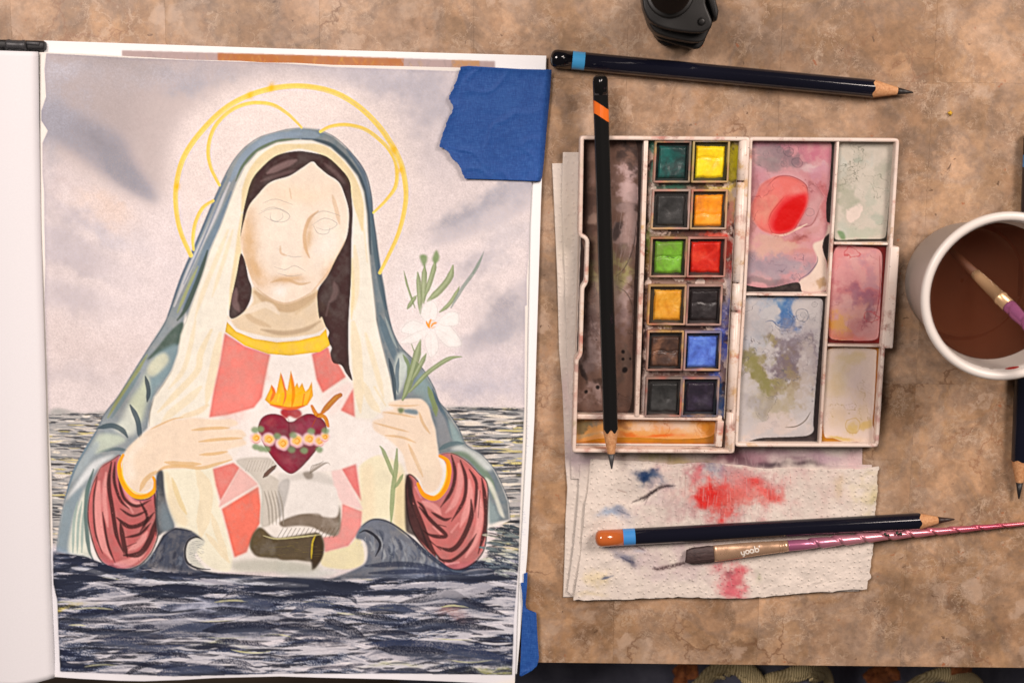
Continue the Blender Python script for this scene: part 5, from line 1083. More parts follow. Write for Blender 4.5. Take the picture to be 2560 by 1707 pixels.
def stained_plastic(name, base, amount=.5, seed=0.0):
    m = mat(name, base, .33, spec=.5); t = NT(m); co = t.coords()
    mp = t.n('ShaderNodeMapping'); mp.inputs['Location'].default_value = (seed, seed*1.7, 0); t.l(co, mp.inputs['Vector']); v = mp.outputs['Vector']
    big = t.noise(v, 60, 3, .6); hue = t.noise(v, 38, 2, .5)
    cols = t.ramp(hue.outputs['Fac'], [(.30, (.10, .16, .30)), (.38, (.42, .22, .10)), (.44, (.55, .34, .08)), (.50, (.45, .10, .07)), (.56, (.20, .11, .09)), (.64, (.55, .28, .26)), (.72, (.30, .34, .16))])
    mask = t.ramp(t.noise(v, 150, 5, .7).outputs['Fac'], [(.62-amount*.22, g3(0)), (.70-amount*.16, g3(1))])
    mask2 = t.ramp(big.outputs['Fac'], [(.40, g3(0)), (.58, g3(.85))])
    c = t.mix(t.mix(1.0, mask, mask2, 'MULTIPLY'), base, cols)
    sp = t.ramp(t.noise(v, 900, 2, .5).outputs['Fac'], [(.70, g3(0)), (.74, g3(.8))])
    c = t.mix(sp, c, (.09, .05, .045))
    soft = t.ramp(t.noise(v, 45, 3, .6).outputs['Fac'], [(.35, g3(.0)), (.7, g3(.5))])
    c = t.mix(soft, c, (.62, .42, .33))
    t.l(c, t.b.inputs['Base Color'])
    t.bump(t.noise(v, 700, 3).outputs['Fac'], .12, .0001)
    return m
M_plas = stained_plastic('stained_white_plastic', (.74, .63, .55), .7)
M_plas2 = stained_plastic('stained_white_plastic_lid', (.74, .64, .57), .5, 3.1)
M_panrim = [stained_plastic('stained_pan_%s' % n, c, .9, i*1.3) for i, (n, c) in enumerate([('a', (.42, .32, .26)), ('b', (.30, .22, .18)), ('c', (.60, .48, .40))])]

# ================================================================== TABLE
def marble():
    m = mat('brown_marble', (.3, .2, .13), .34, spec=.42); t = NT(m); co = t.coords('Object')
    inf = t.n('ShaderNodeObjectInfo')
    cm = t.n('ShaderNodeCombineXYZ'); mu = t.n('ShaderNodeMath', operation='MULTIPLY'); mu.inputs[1].default_value = 3.7
    t.l(inf.outputs['Random'], mu.inputs[0]); t.l(mu.outputs[0], cm.inputs[0]); t.l(inf.outputs['Random'], cm.inputs[2])
    ad = t.n('ShaderNodeVectorMath', operation='ADD'); t.l(co, ad.inputs[0]); t.l(cm.outputs[0], ad.inputs[1])
    # neighbouring tiles come from the same slab: mostly continuous pattern, slightly shifted
    geo = t.n('ShaderNodeNewGeometry').outputs['Position']
    sc_ = t.n('ShaderNodeVectorMath', operation='SCALE'); t.l(cm.outputs[0], sc_.inputs[0]); sc_.inputs['Scale'].default_value = .003
    ad2 = t.n('ShaderNodeVectorMath', operation='ADD'); t.l(geo, ad2.inputs[0]); t.l(sc_.outputs[0], ad2.inputs[1]); v = ad2.outputs[0]
    n0 = t.noise(v, 5.5, 3, .5, .3); n1 = t.noise(v, 16, 5, .6, .3); n2 = t.noise(v, 55, 6, .62, .3); n3 = t.noise(v, 330, 5, .7, .2)
    def warped(sc, amp):
        ds = t.noise(v, sc, 5, .62); dv = t.n('ShaderNodeVectorMath', operation='SCALE'); t.l(ds.outputs['Color'], dv.inputs[0]); dv.inputs['Scale'].default_value = amp
        a_ = t.n('ShaderNodeVectorMath', operation='ADD'); t.l(v, a_.inputs[0]); t.l(dv.outputs[0], a_.inputs[1]); return a_.outputs[0]
    wv_ = warped(38, .050); wv2 = warped(90, .020)
    def voro(vec, sc, feat='F1', smooth=0.0):
        x = t.n('ShaderNodeTexVoronoi', feature='SMOOTH_F1' if smooth else feat); x.inputs['Scale'].default_value = sc
        if smooth: x.inputs['Smoothness'].default_value = smooth
        t.l(vec, x.inputs['Vector']); return x
    def red(col):
        x = t.n('ShaderNodeSeparateColor'); t.l(col, x.inputs[0]); return x.outputs
    hue = t.noise(v, 21, 5, .62, .4)
    c = t.ramp(hue.outputs['Fac'], [(.34, (.232, .160, .112)), (.44, (.300, .198, .122)), (.50, (.262, .186, .134)), (.56, (.345, .232, .152)), (.64, (.315, .226, .165)), (.72, (.420, .300, .215))])
    c = t.mix(1.0, c, t.ramp(n1.outputs['Fac'], [(.34, g3(.80)), (.5, g3(1.0)), (.66, g3(1.20))]), 'MULTIPLY')
    # breccia: soft edged clots of slightly different stone, large and small
    va = red(voro(wv_, 34, smooth=.2).outputs['Color'])[0]; vb = red(voro(wv2, 85, smooth=.25).outputs['Color'])[1]
    c = t.mix(1.0, c, t.ramp(va, [(.0, (.82, .79, .76)), (.5, (1.0, .99, .98)), (1.0, (1.20, 1.17, 1.14))]), 'MULTIPLY')
    c = t.mix(1.0, c, t.ramp(vb, [(.0, (.88, .84, .80)), (.5, g3(1.0)), (1.0, (1.16, 1.14, 1.12))]), 'MULTIPLY')
    c = t.mix(1.0, c, t.ramp(n2.outputs['Fac'], [(.34, g3(.86)), (.5, g3(1.0)), (.66, g3(1.14))]), 'MULTIPLY')
    c = t.mix(1.0, c, t.ramp(n3.outputs['Fac'], [(.36, g3(.86)), (.5, g3(1.0)), (.64, g3(1.14))]), 'MULTIPLY')
    c = t.mix(1.0, c, t.ramp(n0.outputs['Fac'], [(.38, (.92, .94, .97)), (.62, (1.08, 1.02, .94))]), 'MULTIPLY')
    # cream wisps, like smoke drawn through the stone
    for sc_w, wd_w, al in ((30, .014, .50), (64, .020, .48), (140, .030, .40)):
        w_ = t.noise(wv2, sc_w, 4, .55, .8); lr = t.ramp(w_.outputs['Fac'], [(.5-wd_w, g3(0)), (.5, g3(al)), (.5+wd_w, g3(0))])
        mk = t.ramp(t.noise(v, sc_w*.7+3, 3, .5).outputs['Fac'], [(.47, g3(0)), (.60, g3(1))]); c = t.mix(t.mix(1.0, lr, mk, 'MULTIPLY'), c, (.55, .415, .305))
    # warm orange breath between the clots
    ora = t.ramp(t.noise(v, 62, 5, .65, .3).outputs['Fac'], [(.54, g3(0)), (.70, g3(.32))]); c = t.mix(ora, c, (.43, .245, .135))
    # pale shells: a few cells only, crisp edged, with a paler heart
    vs = voro(wv2, 58); hs_ = red(vs.outputs['Color'])
    pick = t.ramp(hs_[2], [(.84, g3(0)), (.86, g3(1))]); disc_ = t.ramp(vs.outputs['Distance'], [(.24, g3(.42)), (.30, g3(.30)), (.36, g3(0))])
    c = t.mix(t.mix(1.0, pick, disc_, 'MULTIPLY'), c, (.55, .41, .31))
    pal = t.ramp(t.noise(wv2, 44, 6, .62, .2).outputs['Fac'], [(.57, g3(0)), (.66, g3(.28)), (.75, g3(.42))]); c = t.mix(pal, c, (.51, .39, .30))
    # hair cracks and rusty veins
    de = voro(wv_, 15, 'DISTANCE_TO_EDGE'); cr_ = t.ramp(de.outputs['Distance'], [(.0, g3(.75)), (.010, g3(.35)), (.018, g3(0))]); cm_ = t.ramp(t.noise(v, 17, 3).outputs['Fac'], [(.54, g3(0)), (.62, g3(1))])
    c = t.mix(t.mix(1.0, cr_, cm_, 'MULTIPLY'), c, (.15, .075, .040))
    de2 = voro(wv2, 46, 'DISTANCE_TO_EDGE'); cr2 = t.ramp(de2.outputs['Distance'], [(.0, g3(.6)), (.02, g3(.2)), (.04, g3(0))]); cm2 = t.ramp(t.noise(v, 12, 3).outputs['Fac'], [(.56, g3(0)), (.64, g3(1))])
    c = t.mix(t.mix(1.0, cr2, cm2, 'MULTIPLY'), c, (.21, .095, .048))
    fl = t.ramp(t.noise(v, 240, 2, .5).outputs['Fac'], [(.72, g3(0)), (.78, g3(.8))]); c = t.mix(fl, c, (.32, .115, .05))
    dk = t.ramp(t.noise(v, 210, 3, .6, .5).outputs['Fac'], [(.26, g3(.8)), (.31, g3(0))]); c = t.mix(dk, c, (.09, .05, .03))
    hs = t.n('ShaderNodeHueSaturation'); hs.inputs['Saturation'].default_value = 1.02; t.l(c, hs.inputs['Color']); mr = t.n('ShaderNodeMapRange'); t.l(inf.outputs['Random'], mr.inputs[0]); mr.inputs[3].default_value = .94; mr.inputs[4].default_value = 1.06; t.l(mr.outputs[0], hs.inputs['Value'])
    t.l(hs.outputs['Color'], t.b.inputs['Base Color'])
    rr = t.ramp(n2.outputs['Fac'], [(.3, g3(.30)), (.7, g3(.46))]); t.l(rr, t.b.inputs['Roughness'])
    return m
M_marble = marble(); M_grout = mat('grout', (.17, .115, .075), .8)
TH = .0055                                   # tile thickness
eL, eR = unp(0, 1640, 0), unp(2560, 1668, 0)   # front edge of the table (it runs very slightly askew)
edge_dir = math.atan2(eR[1]-eL[1], eR[0]-eL[0])
TS = .0690
table = empty('table', (0, 0, 0))
tag(table, 'brown marble tile table top under the sketchbook and paints', 'table')
Rz = Matrix.Rotation(edge_dir, 4, 'Z')
org = Vector(unp(1891, 1661, 0).tolist())     # a joint meets the front edge here
bm = bmesh.new()
me_t = None
def tile_mesh():
    bm = bmesh.new(); bmesh.ops.create_cube(bm, size=1)
    bmesh.ops.scale(bm, vec=(TS-.00003, TS-.00003, TH), verts=bm.verts)
    bmesh.ops.bevel(bm, geom=[e for e in bm.edges if all(v.co.z > 0 for v in e.verts)], offset=.00004, segments=1, affect='EDGES')
    me = bpy.data.meshes.new('tile'); bm.to_mesh(me); bm.free(); me.materials.append(M_marble); return me
me_t = tile_mesh()
for i in range(-6, 4):
    for j in range(6):
        o = bpy.data.objects.new('tile', me_t); COL.objects.link(o); o.parent = table
        p = org+Rz @ Vector(((i+.5)*TS, (j+.5)*TS, -TH/2)); o.location = p; o.rotation_euler.z = edge_dir
bm = bmesh.new(); bmesh.ops.create_cube(bm, size=1)
bmesh.ops.scale(bm, vec=(10*TS+.0, 6*TS, .03), verts=bm.verts)
bmesh.ops.bevel(bm, geom=list(bm.edges), offset=.0015, segments=2, affect='EDGES')
o = bm_obj('slab', bm, M_grout, table); o.location = org+Rz @ Vector((-1.0*TS, 3*TS+.004, -.0155-.0058)); o.rotation_euler.z = edge_dir
# nosing strip of the same marble below the front row
bm = bmesh.new(); bmesh.ops.create_cube(bm, size=1)
bmesh.ops.scale(bm, vec=(10*TS, .006, .022), verts=bm.verts); bmesh.ops.bevel(bm, geom=list(bm.edges), offset=.0008, segments=2, affect='EDGES')
o = bm_obj('front_edge', bm, M_marble, table); o.location = org+Rz @ Vector((-1.0*TS, .0028, -.0056-.0112)); o.rotation_euler.z = edge_dir

# floor far below
def floor_mat():
    m = mat('dark_floor', (.05, .035, .025), .6); t = NT(m); t.l(t.ramp(t.noise(t.coords(), 14, 5).outputs['Fac'], [(.3, (.035, .025, .017)), (.7, (.10, .07, .045))]), t.b.inputs['Base Color']); return m
fo = mesh_obj('floor', [(-3, -3, -.74), (3, -3, -.74), (3, 3, -.74), (-3, 3, -.74)], [(0, 1, 2, 3)], floor_mat(), None, False); tag(fo, kind='structure')

# ================================================================== SKETCHBOOK, SHEETS, PAINTING
book = empty('sketchbook', tuple(unp(60, 900, 0)))
tag(book, 'open sketchbook with blank white page curling at the left edge', 'sketchbook')
M_cover = mat('black_cover', (.012, .012, .013), .5)
# back cover lies on the table below everything
cvp = [unp(x, y, .0022) for x, y in ((-170, 112), (1312, 150), (1262, 1630), (-150, 1660))]
bm = bmesh.new(); top = [bm.verts.new((p[0], p[1], .0022)) for p in cvp]; bot = [bm.verts.new((p[0], p[1], .0003)) for p in cvp]
bm.faces.new(top[::-1]); bm.faces.new(bot)
for i in range(4): bm.faces.new((top[i], top[(i+1) % 4], bot[(i+1) % 4], bot[i]))
bmesh.ops.recalc_face_normals(bm, faces=bm.faces); bm_obj('cover', bm, M_cover, book)
# left page: bulges up towards the gutter
nu, nv = 60, 120
G = coons([(-190, 122), (0, 127), (95, 130)], [(-170, 1712), (40, 1716), (90, 1706), (137, 1693)], [(-190, 122), (-170, 1712)], [(95, 130), (97, 300), (101, 560), (109, 825), (117, 1100), (123, 1330), (130, 1520), (137, 1693)], nu, nv)
u = np.linspace(0, 1, nu)[None, :]*np.ones((nv, 1)); v = np.linspace(0, 1, nv)[:, None]*np.ones((1, nu))
zz = .0052+.0052*np.sin(np.clip(u, 0, 1)**1.3*math.pi*.82)+.0004*np.sin(v*9+u*2)
zz = np.where(u > .93, zz-.0018*((u-.93)/.07)**2, zz)
grid_obj('page', unp(G[..., 0], G[..., 1], zz), M_page, book, None, .0006)
# stack of pages below it, seen at the gutter and foot
G2 = coons([(-190, 124), (93, 131)], [(-170, 1708), (128, 1688)], [(-190, 124), (-170, 1708)], [(93, 131), (128, 1688)], 8, 8)
grid_obj('page', unp(G2[..., 0], G2[..., 1], np.full((8, 8), .0045)), M_page, book, None, .0022)
# black elastic cord and spine end at the head of the book
M_cord = mat('black_elastic', (.02, .02, .022), .42)
t = NT(M_cord); wv = t.n('ShaderNodeTexWave'); wv.inputs['Scale'].default_value = 900; wv.bands_direction = 'Y'; t.l(t.coords(), wv.inputs['Vector']); t.l(t.ramp(wv.outputs['Fac'], [(.2, (.008, .008, .009)), (.8, (.075, .075, .08))]), t.b.inputs['Base Color'])
spz = .007
bar('spine', (-60, 110), (110, 115), .0043, .0043, .0003, spz, M_cover, book, .0012)
A = unp(16, 112, spz+.0002); B_ = unp(64, 114, spz+.0002)
revolve('elastic_band', A, B_, [(0, .0021), (.001, .0024), (.003, .0020), (.006, .0020), (.0078, .0024), (.0088, .0020)], M_cord, book, 20)
bar('elastic_band', (64, 108), (98, 110), .0016, .0016, spz-.002, spz+.0007, M_cord, book, .0005)

# the printed sheet under the painting
SH = paint_sheet()
nu, nv = 560, 700
G = coons([(110, 102), (700, 122), (1366, 140)], [(120, 1690), (1292, 1684)], [(110, 102), (120, 1690)], [(1366, 140), (1352, 520), (1336, 1050), (1318, 1390), (1292, 1684)], nu, nv)
zz = np.full((nv, nu), .0032)
sheet = grid_obj('printed_sheet', unp(G[..., 0], G[..., 1], zz), M_sheet, None, SH.sample(G[..., 0], G[..., 1]), .0003)
tag(sheet, 'white printed sheet with an orange strip peeking out above the painting', 'paper')

# the watercolour itself
WO = paint_woman()
nu, nv = 700, 900
topc = [(98, 131), (200, 134), (330, 142), (480, 150), (600, 153), (660, 157), (740, 158), (830, 163), (1000, 166), (1150, 170), (1340, 178)]
botc = [(132, 1691), (200, 1696), (300, 1701), (360, 1702), (450, 1699), (536, 1694), (700, 1690), (800, 1693), (968, 1697), (1100, 1702), (1287, 1711)]
leftc = [(98, 131), (100, 560), (108, 825), (120, 1330), (132, 1691)]
rightc = [(1340, 178), (1330, 450), (1324, 560), (1319, 800), (1314, 1100), (1304, 1300), (1298, 1400), (1292, 1560), (1287, 1711)]
G = coons(topc, botc, leftc, rightc, nu, nv)
u = np.linspace(0, 1, nu)[None, :]; v = np.linspace(0, 1, nv)[:, None]
buck = .00045*(np.sin(u*7.3+v*2.1)+np.sin(v*9.7-u*3.2))*.5+.0009*(fbm(nv, nu, 190, 71, 3)-.5)
edge = np.minimum(np.minimum(u, 1-u)/.02, np.minimum(v, 1-v)/.02); edge = np.clip(edge, 0, 1)
zz = .0046+buck*1.0+.0008*np.exp(-v/.012)*np.sin(u*9)**2+.0012*np.exp(-(1-v)/.02)*(.5+.5*np.sin(u*11+1))
painting = grid_obj('watercolor_painting', unp(G[..., 0], G[..., 1], zz), M_paint, None, WO.sample(G[..., 0], G[..., 1]), .0005)
tag(painting, 'watercolor of a veiled faceless woman with golden halo rising from dark waves', 'painting')

# ------------------------------------------------------------------ blue masking tape
def tape_mat():
    m = mat('blue_crepe_tape', (.010, .060, .27), .62, spec=.35); t = NT(m); co = t.coords()
    mp = t.n('ShaderNodeMapping'); mp.inputs['Scale'].default_value = (2600, 500, 1); t.l(co, mp.inputs['Vector'])
    a = t.noise(mp.outputs['Vector'], 1, 3, .6); mp2 = t.n('ShaderNodeMapping'); mp2.inputs['Scale'].default_value = (420, 2400, 1); t.l(co, mp2.inputs['Vector']); b_ = t.noise(mp2.outputs['Vector'], 1, 3, .6)
    f = t.mix(.5, a.outputs['Color'], b_.outputs['Color']); c = t.ramp(f, [(.30, (.006, .038, .19)), (.5, (.012, .070, .29)), (.68, (.040, .135, .40))])
    big = t.noise(co, 90, 3); c = t.mix(t.ramp(big.outputs['Fac'], [(.5, g3(0)), (.8, g3(.35))]), c, (.03, .12, .38))
    t.l(c, t.b.inputs['Base Color']); t.bump(f, .5, .0002); return m
M_tape = tape_mat()
ZK = Zm(1080, 140, 0.21053)
def tape_piece(name, left, right, top, bot, z, n=(60, 60), zadd=None, parent=None):
    G = coons(top, bot, left, right, *n)
    zz = np.full(G.shape[:2], z)+.0006*(fbm(G.shape[0], G.shape[1], 18, 5, 4)-.5)+.0005*np.clip(.10-np.abs(fbm(G.shape[0], G.shape[1], 30, 8, 2)-.5), 0, 1)/.10*.6
    if zadd is not None: zz = zz+zadd(np.linspace(0, 1, n[0])[None, :], np.linspace(0, 1, n[1])[:, None])
    return grid_obj(name, unp(G[..., 0], G[..., 1], zz), M_tape, parent, None, .00025)
tl = ZK([(345, 130), (325, 170), (295, 280), (250, 390), (205, 480), (205, 520), (250, 600), (248, 650), (205, 720), (170, 800), (140, 900), (105, 980), (85, 1080), (130, 1095), (170, 1120), (230, 1200), (310, 1280), (345, 1350), (370, 1420), (400, 1455)])
tr = ZK([(1422, 165), (1400, 480), (1360, 900), (1330, 1250), (1308, 1440), (1290, 1490)])
ta = tape_piece('masking_tape', wob(along(tl, 90), 1.0, 2), tr, ZK([(345, 130), (430, 122), (700, 138), (1050, 158), (1422, 165)]), ZK([(400, 1455), (700, 1465), (1000, 1478), (1290, 1490)]), .0058, (90, 110),
                lambda u, v: .0010*np.exp(-v/.05)+.0011*np.exp(-u/.05)-.0030*np.clip((u-.93)/.07, 0, 1)**2)
tag(ta, 'large torn piece of blue masking tape on the upper right corner of the painting', 'tape')
ZB = Zm(1260, 1380, 0.20863)
ptl = [(236, 255), (236, 360), (200, 365), (215, 480), (222, 600), (222, 630), (212, 900), (200, 1250), (188, 1480)]
ptr = [(282, 240), (275, 420), (258, 620), (270, 680), (340, 705), (388, 725), (395, 900), (410, 1150), (420, 1270), (395, 1360), (330, 1420), (205, 1485)]
tb = tape_piece('masking_tape', ZB(ptl), ZB(ptr), ZB([(236, 255), (282, 240)]), ZB([(188, 1480), (205, 1485)]), .0040, (40, 120), lambda u, v: .0008*np.exp(-u/.2)*np.exp(-((v-.25)/.08)**2))
tag(tb, 'narrow strip of blue masking tape at the lower right edge of the painting', 'tape')

# ================================================================== PAPER TOWELS
def emboss(px, py, seed, amp):
    s_ = 16.0
    gx, gy = px/s_, py/s_
    ix, iy = np.floor(gx), np.floor(gy)
    h = np.zeros_like(px)
    for dx in (-1, 0, 1):
        for dy in (-1, 0, 1):
            jx, jy = ix+dx, iy+dy
            k = np.sin(jx*127.1+jy*311.7+seed)*43758.5453; a = k-np.floor(k)
            k2 = np.sin(jx*269.5+jy*183.3+seed)*43758.5453; b_ = k2-np.floor(k2)
            d2 = ((gx-jx-.2-.6*a)**2+(gy-jy-.2-.6*b_)**2)
            h = np.maximum(h, (np.exp(-d2/.050)-.75*np.exp(-d2/.14))*np.where(a > .12, 1, .3))
    return amp*h
def towel(name, top, bot, left, right, z, cv, parent, n, seed, crinkle=.0010, thick=.0012, emb=.0030):
    G = coons(top, bot, left, right, *n)
    px, py = G[..., 0], G[..., 1]; nv_, nu_ = px.shape
    st = (px.max()-px.min())/nu_
    cr = (fbm(nv_, nu_, 46/st, seed, 4)-.5)*crinkle*1.6+(fbm(nv_, nu_, 60/st, seed+5, 3, cellx=16/st)-.5)*crinkle*.35
    # puckers where the towel was wet and dried again
    X, Y = (px-1800)/230, (py-1245)/110; wet = np.exp(-(X*X+Y*Y))
    cr = cr+wet*(fbm(nv_, nu_, 40/st, seed+9, 3, cellx=9/st)-.5)*crinkle*1.2
    zz = z+cr+emboss(px, py, seed, emb)*(1-.6*wet)
    return grid_obj(name, unp(px, py, np.maximum(zz, .0004)), M_towel, parent, cv.sample(px, py), thick)
UT = paint_under_towel(); TT = paint_towel()
under = empty('paper_towel', tuple(unp(1700, 900, 0)))
tag(under, 'purple stained paper towel lying under the paint box', 'paper towel')
towel('towel_layer', ZF([(1268, 376), (1330, 374), (1990, 380)]), ZW([(78, 1042), (2150, 1000)]), ZF([(1268, 376), (1274, 500), (1280, 640), (1284, 800), (1292, 900), (1296, 1000), (1298, 1060), (1303, 1120)])+ZW([(95, 480), (90, 700), (78, 1042)]), ZF([(1990, 380), (1980, 1030), (1980, 1180)])+ZW([(2150, 1000)]), .0010, UT, under, (330, 460), 3, .0007, .0008)
towel('towel_layer', ZF([(1293, 350), (1335, 350), (1960, 356)]), ZF([(1312, 1100), (1980, 1110)]), ZF([(1293, 350), (1290, 460), (1297, 640), (1302, 800), (1306, 900), (1310, 1000), (1312, 1100)]), ZF([(1960, 356), (1982, 900), (1980, 1110)]), .0020, UT, under, (330, 360), 4, .0006, .0008)
fold = empty('folded_paper_towel', tuple(unp(1800, 1330, 0)))
tag(fold, 'folded white paper towel with red and blue paint stains below the paint box', 'paper towel')
rag = lambda pts, seed, k=2.0: wob(along(pts, 60), k*.45, seed)
topw = ZW([(270, 80), (450, 85), (640, 95), (870, 116), (1050, 100), (1350, 126), (1475, 146), (1700, 140), (1830, 156), (2000, 146), (2150, 150), (2290, 130)])
botw = ZW([(150, 1065), (500, 1060), (900, 1040), (1300, 1055), (1600, 1030), (1800, 1012), (2205, 985)])
leftw = ZW([(270, 80), (250, 300), (230, 420), (205, 700), (185, 860), (150, 1065)])
rightw = ZW([(2290, 130), (2276, 210), (2282, 260), (2262, 460), (2250, 700), (2240, 770), (2222, 870), (2238, 905), (2210, 925), (2205, 985)])
towel('towel_layer', ZW([(196, 102), (300, 108), (2240, 128)]), ZW([(108, 1000), (160, 1050), (2190, 975)]), ZW([(196, 102), (180, 400), (150, 700), (108, 1000)]), ZW([(2240, 118), (2220, 500), (2190, 975)]), .0024, UT, fold, (260, 160), 11, .0006, .0009)
def pin(c, a, b): c = np.array(c); c[0] = a; c[-1] = b; return c
towel('towel_layer', pin(rag(topw, 1), topw[0], topw[-1]), pin(rag(botw, 2), botw[0], botw[-1]), pin(rag(leftw, 3, 1), leftw[0], leftw[-1]), pin(rag(rightw, 4), rightw[0], rightw[-1]), .0038, TT, fold, (540, 250), 12, .0012, .0014)

# ================================================================== PAINT BOX
BX = paint_box()
Z0 = .0026                                    # it stands on the towel
box = empty('watercolor_box', tuple(unp(1850, 740, 0)))
tag(box, 'open white plastic watercolor box with twelve pans and stained mixing wells', 'paint box')
ZTB, ZTL = Z0+.0118, Z0+.0098                   # rim heights of base and lid
tray = wall_ring('base_tray', ZP([(164, 72), (940, 78), (926, 400), (905, 800), (880, 1200), (868, 1520), (128, 1516), (140, 1090), (158, 1068), (166, 762), (184, 738), (190, 546), (156, 532)]), .0018, Z0, ZTB, M_plas, box, .0006, 9, Z0+.003)
lid = wall_ring('lid_tray', ZP([(934, 78), (1622, 84), (1592, 572), (1556, 1044), (1526, 1492), (868, 1490), (880, 1200), (905, 800), (926, 400)]), .0017, Z0, ZTL, M_plas2, box, .0006, 12, Z0+.003)
zf = Z0+.0042
def wsheet(name, pts, z, par, **k): return quad_sheet(name, ZP(pts), z, BX, M_wash, par, **k)
wsheet('mixing_well', [(180, 84), (456, 86), (418, 1342), (136, 1342)], zf, tray, bump=.0003)
wsheet('mixing_well', [(136, 1362), (810, 1366), (800, 1484), (132, 1480)], zf+.0004, tray, bump=.0003)
for q in ([(928, 82), (1338, 86), (1294, 790), (898, 788)], [(1340, 88), (1604, 90), (1568, 560), (1316, 558)], [(1314, 566), (1570, 570), (1544, 1026), (1288, 1024)], [(1284, 1030), (1550, 1034), (1516, 1482), (1256, 1478)], [(896, 796), (1294, 800), (1252, 1482), (860, 1480)]):
    wsheet('mixing_well', q, zf+.0008, lid, bump=.0003)
# plain floor of both trays
for nm, q, par in (('tray_floor', [(165, 76), (936, 80), (868, 1516), (130, 1512)], tray), ('tray_floor', [(930, 82), (1614, 88), (1522, 1488), (866, 1488)], lid)):
    quad_sheet(nm, ZP(q), zf-.0012, BX, M_tint, par, step=9, thick=.001)
# dividers
dv = lambda a, b, w, z1, par, m=M_plas2, **k: bar('divider', *ZP([a, b]), w, w, zf-.001, z1, m, par, **k)
dv((1341, 92), (1259, 1476), .0013, ZTL-.0008, lid); dv((906, 795), (1296, 799), .0011, ZTL-.0012, lid); dv((1322, 563), (1570, 566), .0011, ZTL-.0012, lid); dv((1292, 1027), (1546, 1031), .0011, ZTL-.0012, lid)
dv((466, 88), (424, 1352), .0020, ZTB-.0012, tray, M_plas); dv((138, 1352), (812, 1360), .0022, ZTB-.0020, tray, M_plas); dv((806, 1372), (796, 1490), .0030, ZTB-.0010, tray, M_plas)
# latch tab on the lid
bar('latch', *ZP([(1601, 578), (1571, 1042)]), .0042, .0042, Z0+.001, ZTL+.0006, M_plas2, lid, .0007)
# hinge barrels
for y0, y1 in ((92, 276), (284, 738), (744, 868), (874, 1318), (1330, 1508)):
    f = lambda y: 912+(846-912)*(y-92)/(1508-92)
    a, b_ = ZP([(f(y0), y0), (f(y1), y1)]); zz_ = ZTB-.0022
    revolve('hinge_barrel', unp(*a, zz_), unp(*b_, zz_), [(0, .0018), (.0003, .0022), (1, .0022), (1, .0018)] and [(0, .0019), (.0003, .0023), (np.linalg.norm(unp(*a, zz_)-unp(*b_, zz_))-.0003, .0023), (np.linalg.norm(unp(*a, zz_)-unp(*b_, zz_)), .0019)], M_plas, box, 18)
# plate that carries the pans, then the pans
zp = Z0+.0085
quad_sheet('pan_holder', ZP([(480, 88), (890, 88), (824, 1362), (440, 1358)]), zp-.0020, BX, M_tint, tray, step=1.6, bump=.0005, thick=.003)
def cake_mat(name, c0, c1, c2, rough=.32):
    m = mat(name, c0, rough, spec=.4); t = NT(m); co = t.coords()
    a = t.noise(co, 130, 4, .6, .6); b_ = t.noise(co, 700, 3, .6)
    c = t.ramp(a.outputs['Fac'], [(.32, c1), (.5, c0), (.68, c2)]); c = t.mix(1.0, c, t.ramp(b_.outputs['Fac'], [(.3, g3(.85)), (.7, g3(1.06))]), 'MULTIPLY')
    t.l(c, t.b.inputs['Base Color']); t.bump(b_.outputs['Fac'], .3, .0003); return m
def ck(n, a, b_=None, c=None):
    A_ = ph(a); return cake_mat('cake_'+n, tuple(A_), tuple(ph(b_) if b_ else A_*.6), tuple(ph(c) if c else np.minimum(A_*1.3, .8)))
cakes = [ck('dark_green', (40, 58, 55), (30, 46, 44), (38, 92, 84)), ck('yellow', (250, 205, 30), (238, 176, 30), (255, 222, 50)), ck('charcoal', (56, 52, 50)), ck('orange', (246, 142, 30), (214, 120, 40), (252, 160, 50)), ck('green', (112, 158, 46), (112, 130, 60), (132, 186, 60)), ck('red', (206, 40, 26), (178, 24, 16), (224, 72, 48)),
         ck('ochre', (222, 148, 46), (206, 126, 30), (238, 176, 84)), ck('black', (48, 40, 40)), ck('brown', (84, 58, 48), (58, 42, 38), (132, 88, 66)), ck('ultramarine', (84, 108, 190), (58, 66, 130), (110, 140, 214)), ck('grey_black', (58, 54, 52)), ck('indigo', (48, 38, 48), (38, 32, 40), (62, 50, 66))]
names = ['dark green', 'yellow', 'charcoal', 'orange', 'leaf green', 'red', 'ochre', 'black', 'brown', 'ultramarine blue', 'grey black', 'indigo']
rims = [((508, 97), (672, 285)), ((682, 94), (848, 285)), ((497, 319), (668, 498)), ((675, 319), (838, 498)), ((490, 536), (655, 716)), ((660, 536), (833, 716)), ((480, 753), (650, 934)), ((655, 753), (815, 936)), ((475, 962), (638, 1142)), ((645, 965), (810, 1142)), ((468, 1175), (632, 1352)), ((635, 1175), (800, 1352))]
ZRM = zp+.0022
ins = [(14, 14, 13, 12), (10, 18, 16, 14), (16, 15, 15, 9), (10, 14, 15, 9), (15, 10, 14, 12), (8, 11, 19, 14), (21, 13, 15, 16), (12, 14, 12, 17), (13, 16, 12, 14), (8, 12, 12, 11), (14, 13, 12, 16), (13, 11, 14, 17)]
tint = [(60, 100, 84), (214, 186, 50), (190, 170, 158), (226, 178, 120), (150, 124, 60), (196, 84, 70), (206, 158, 90), (150, 112, 110), (116, 90, 80), (110, 120, 170), (150, 128, 118), (80, 96, 130)]
sl = -.048
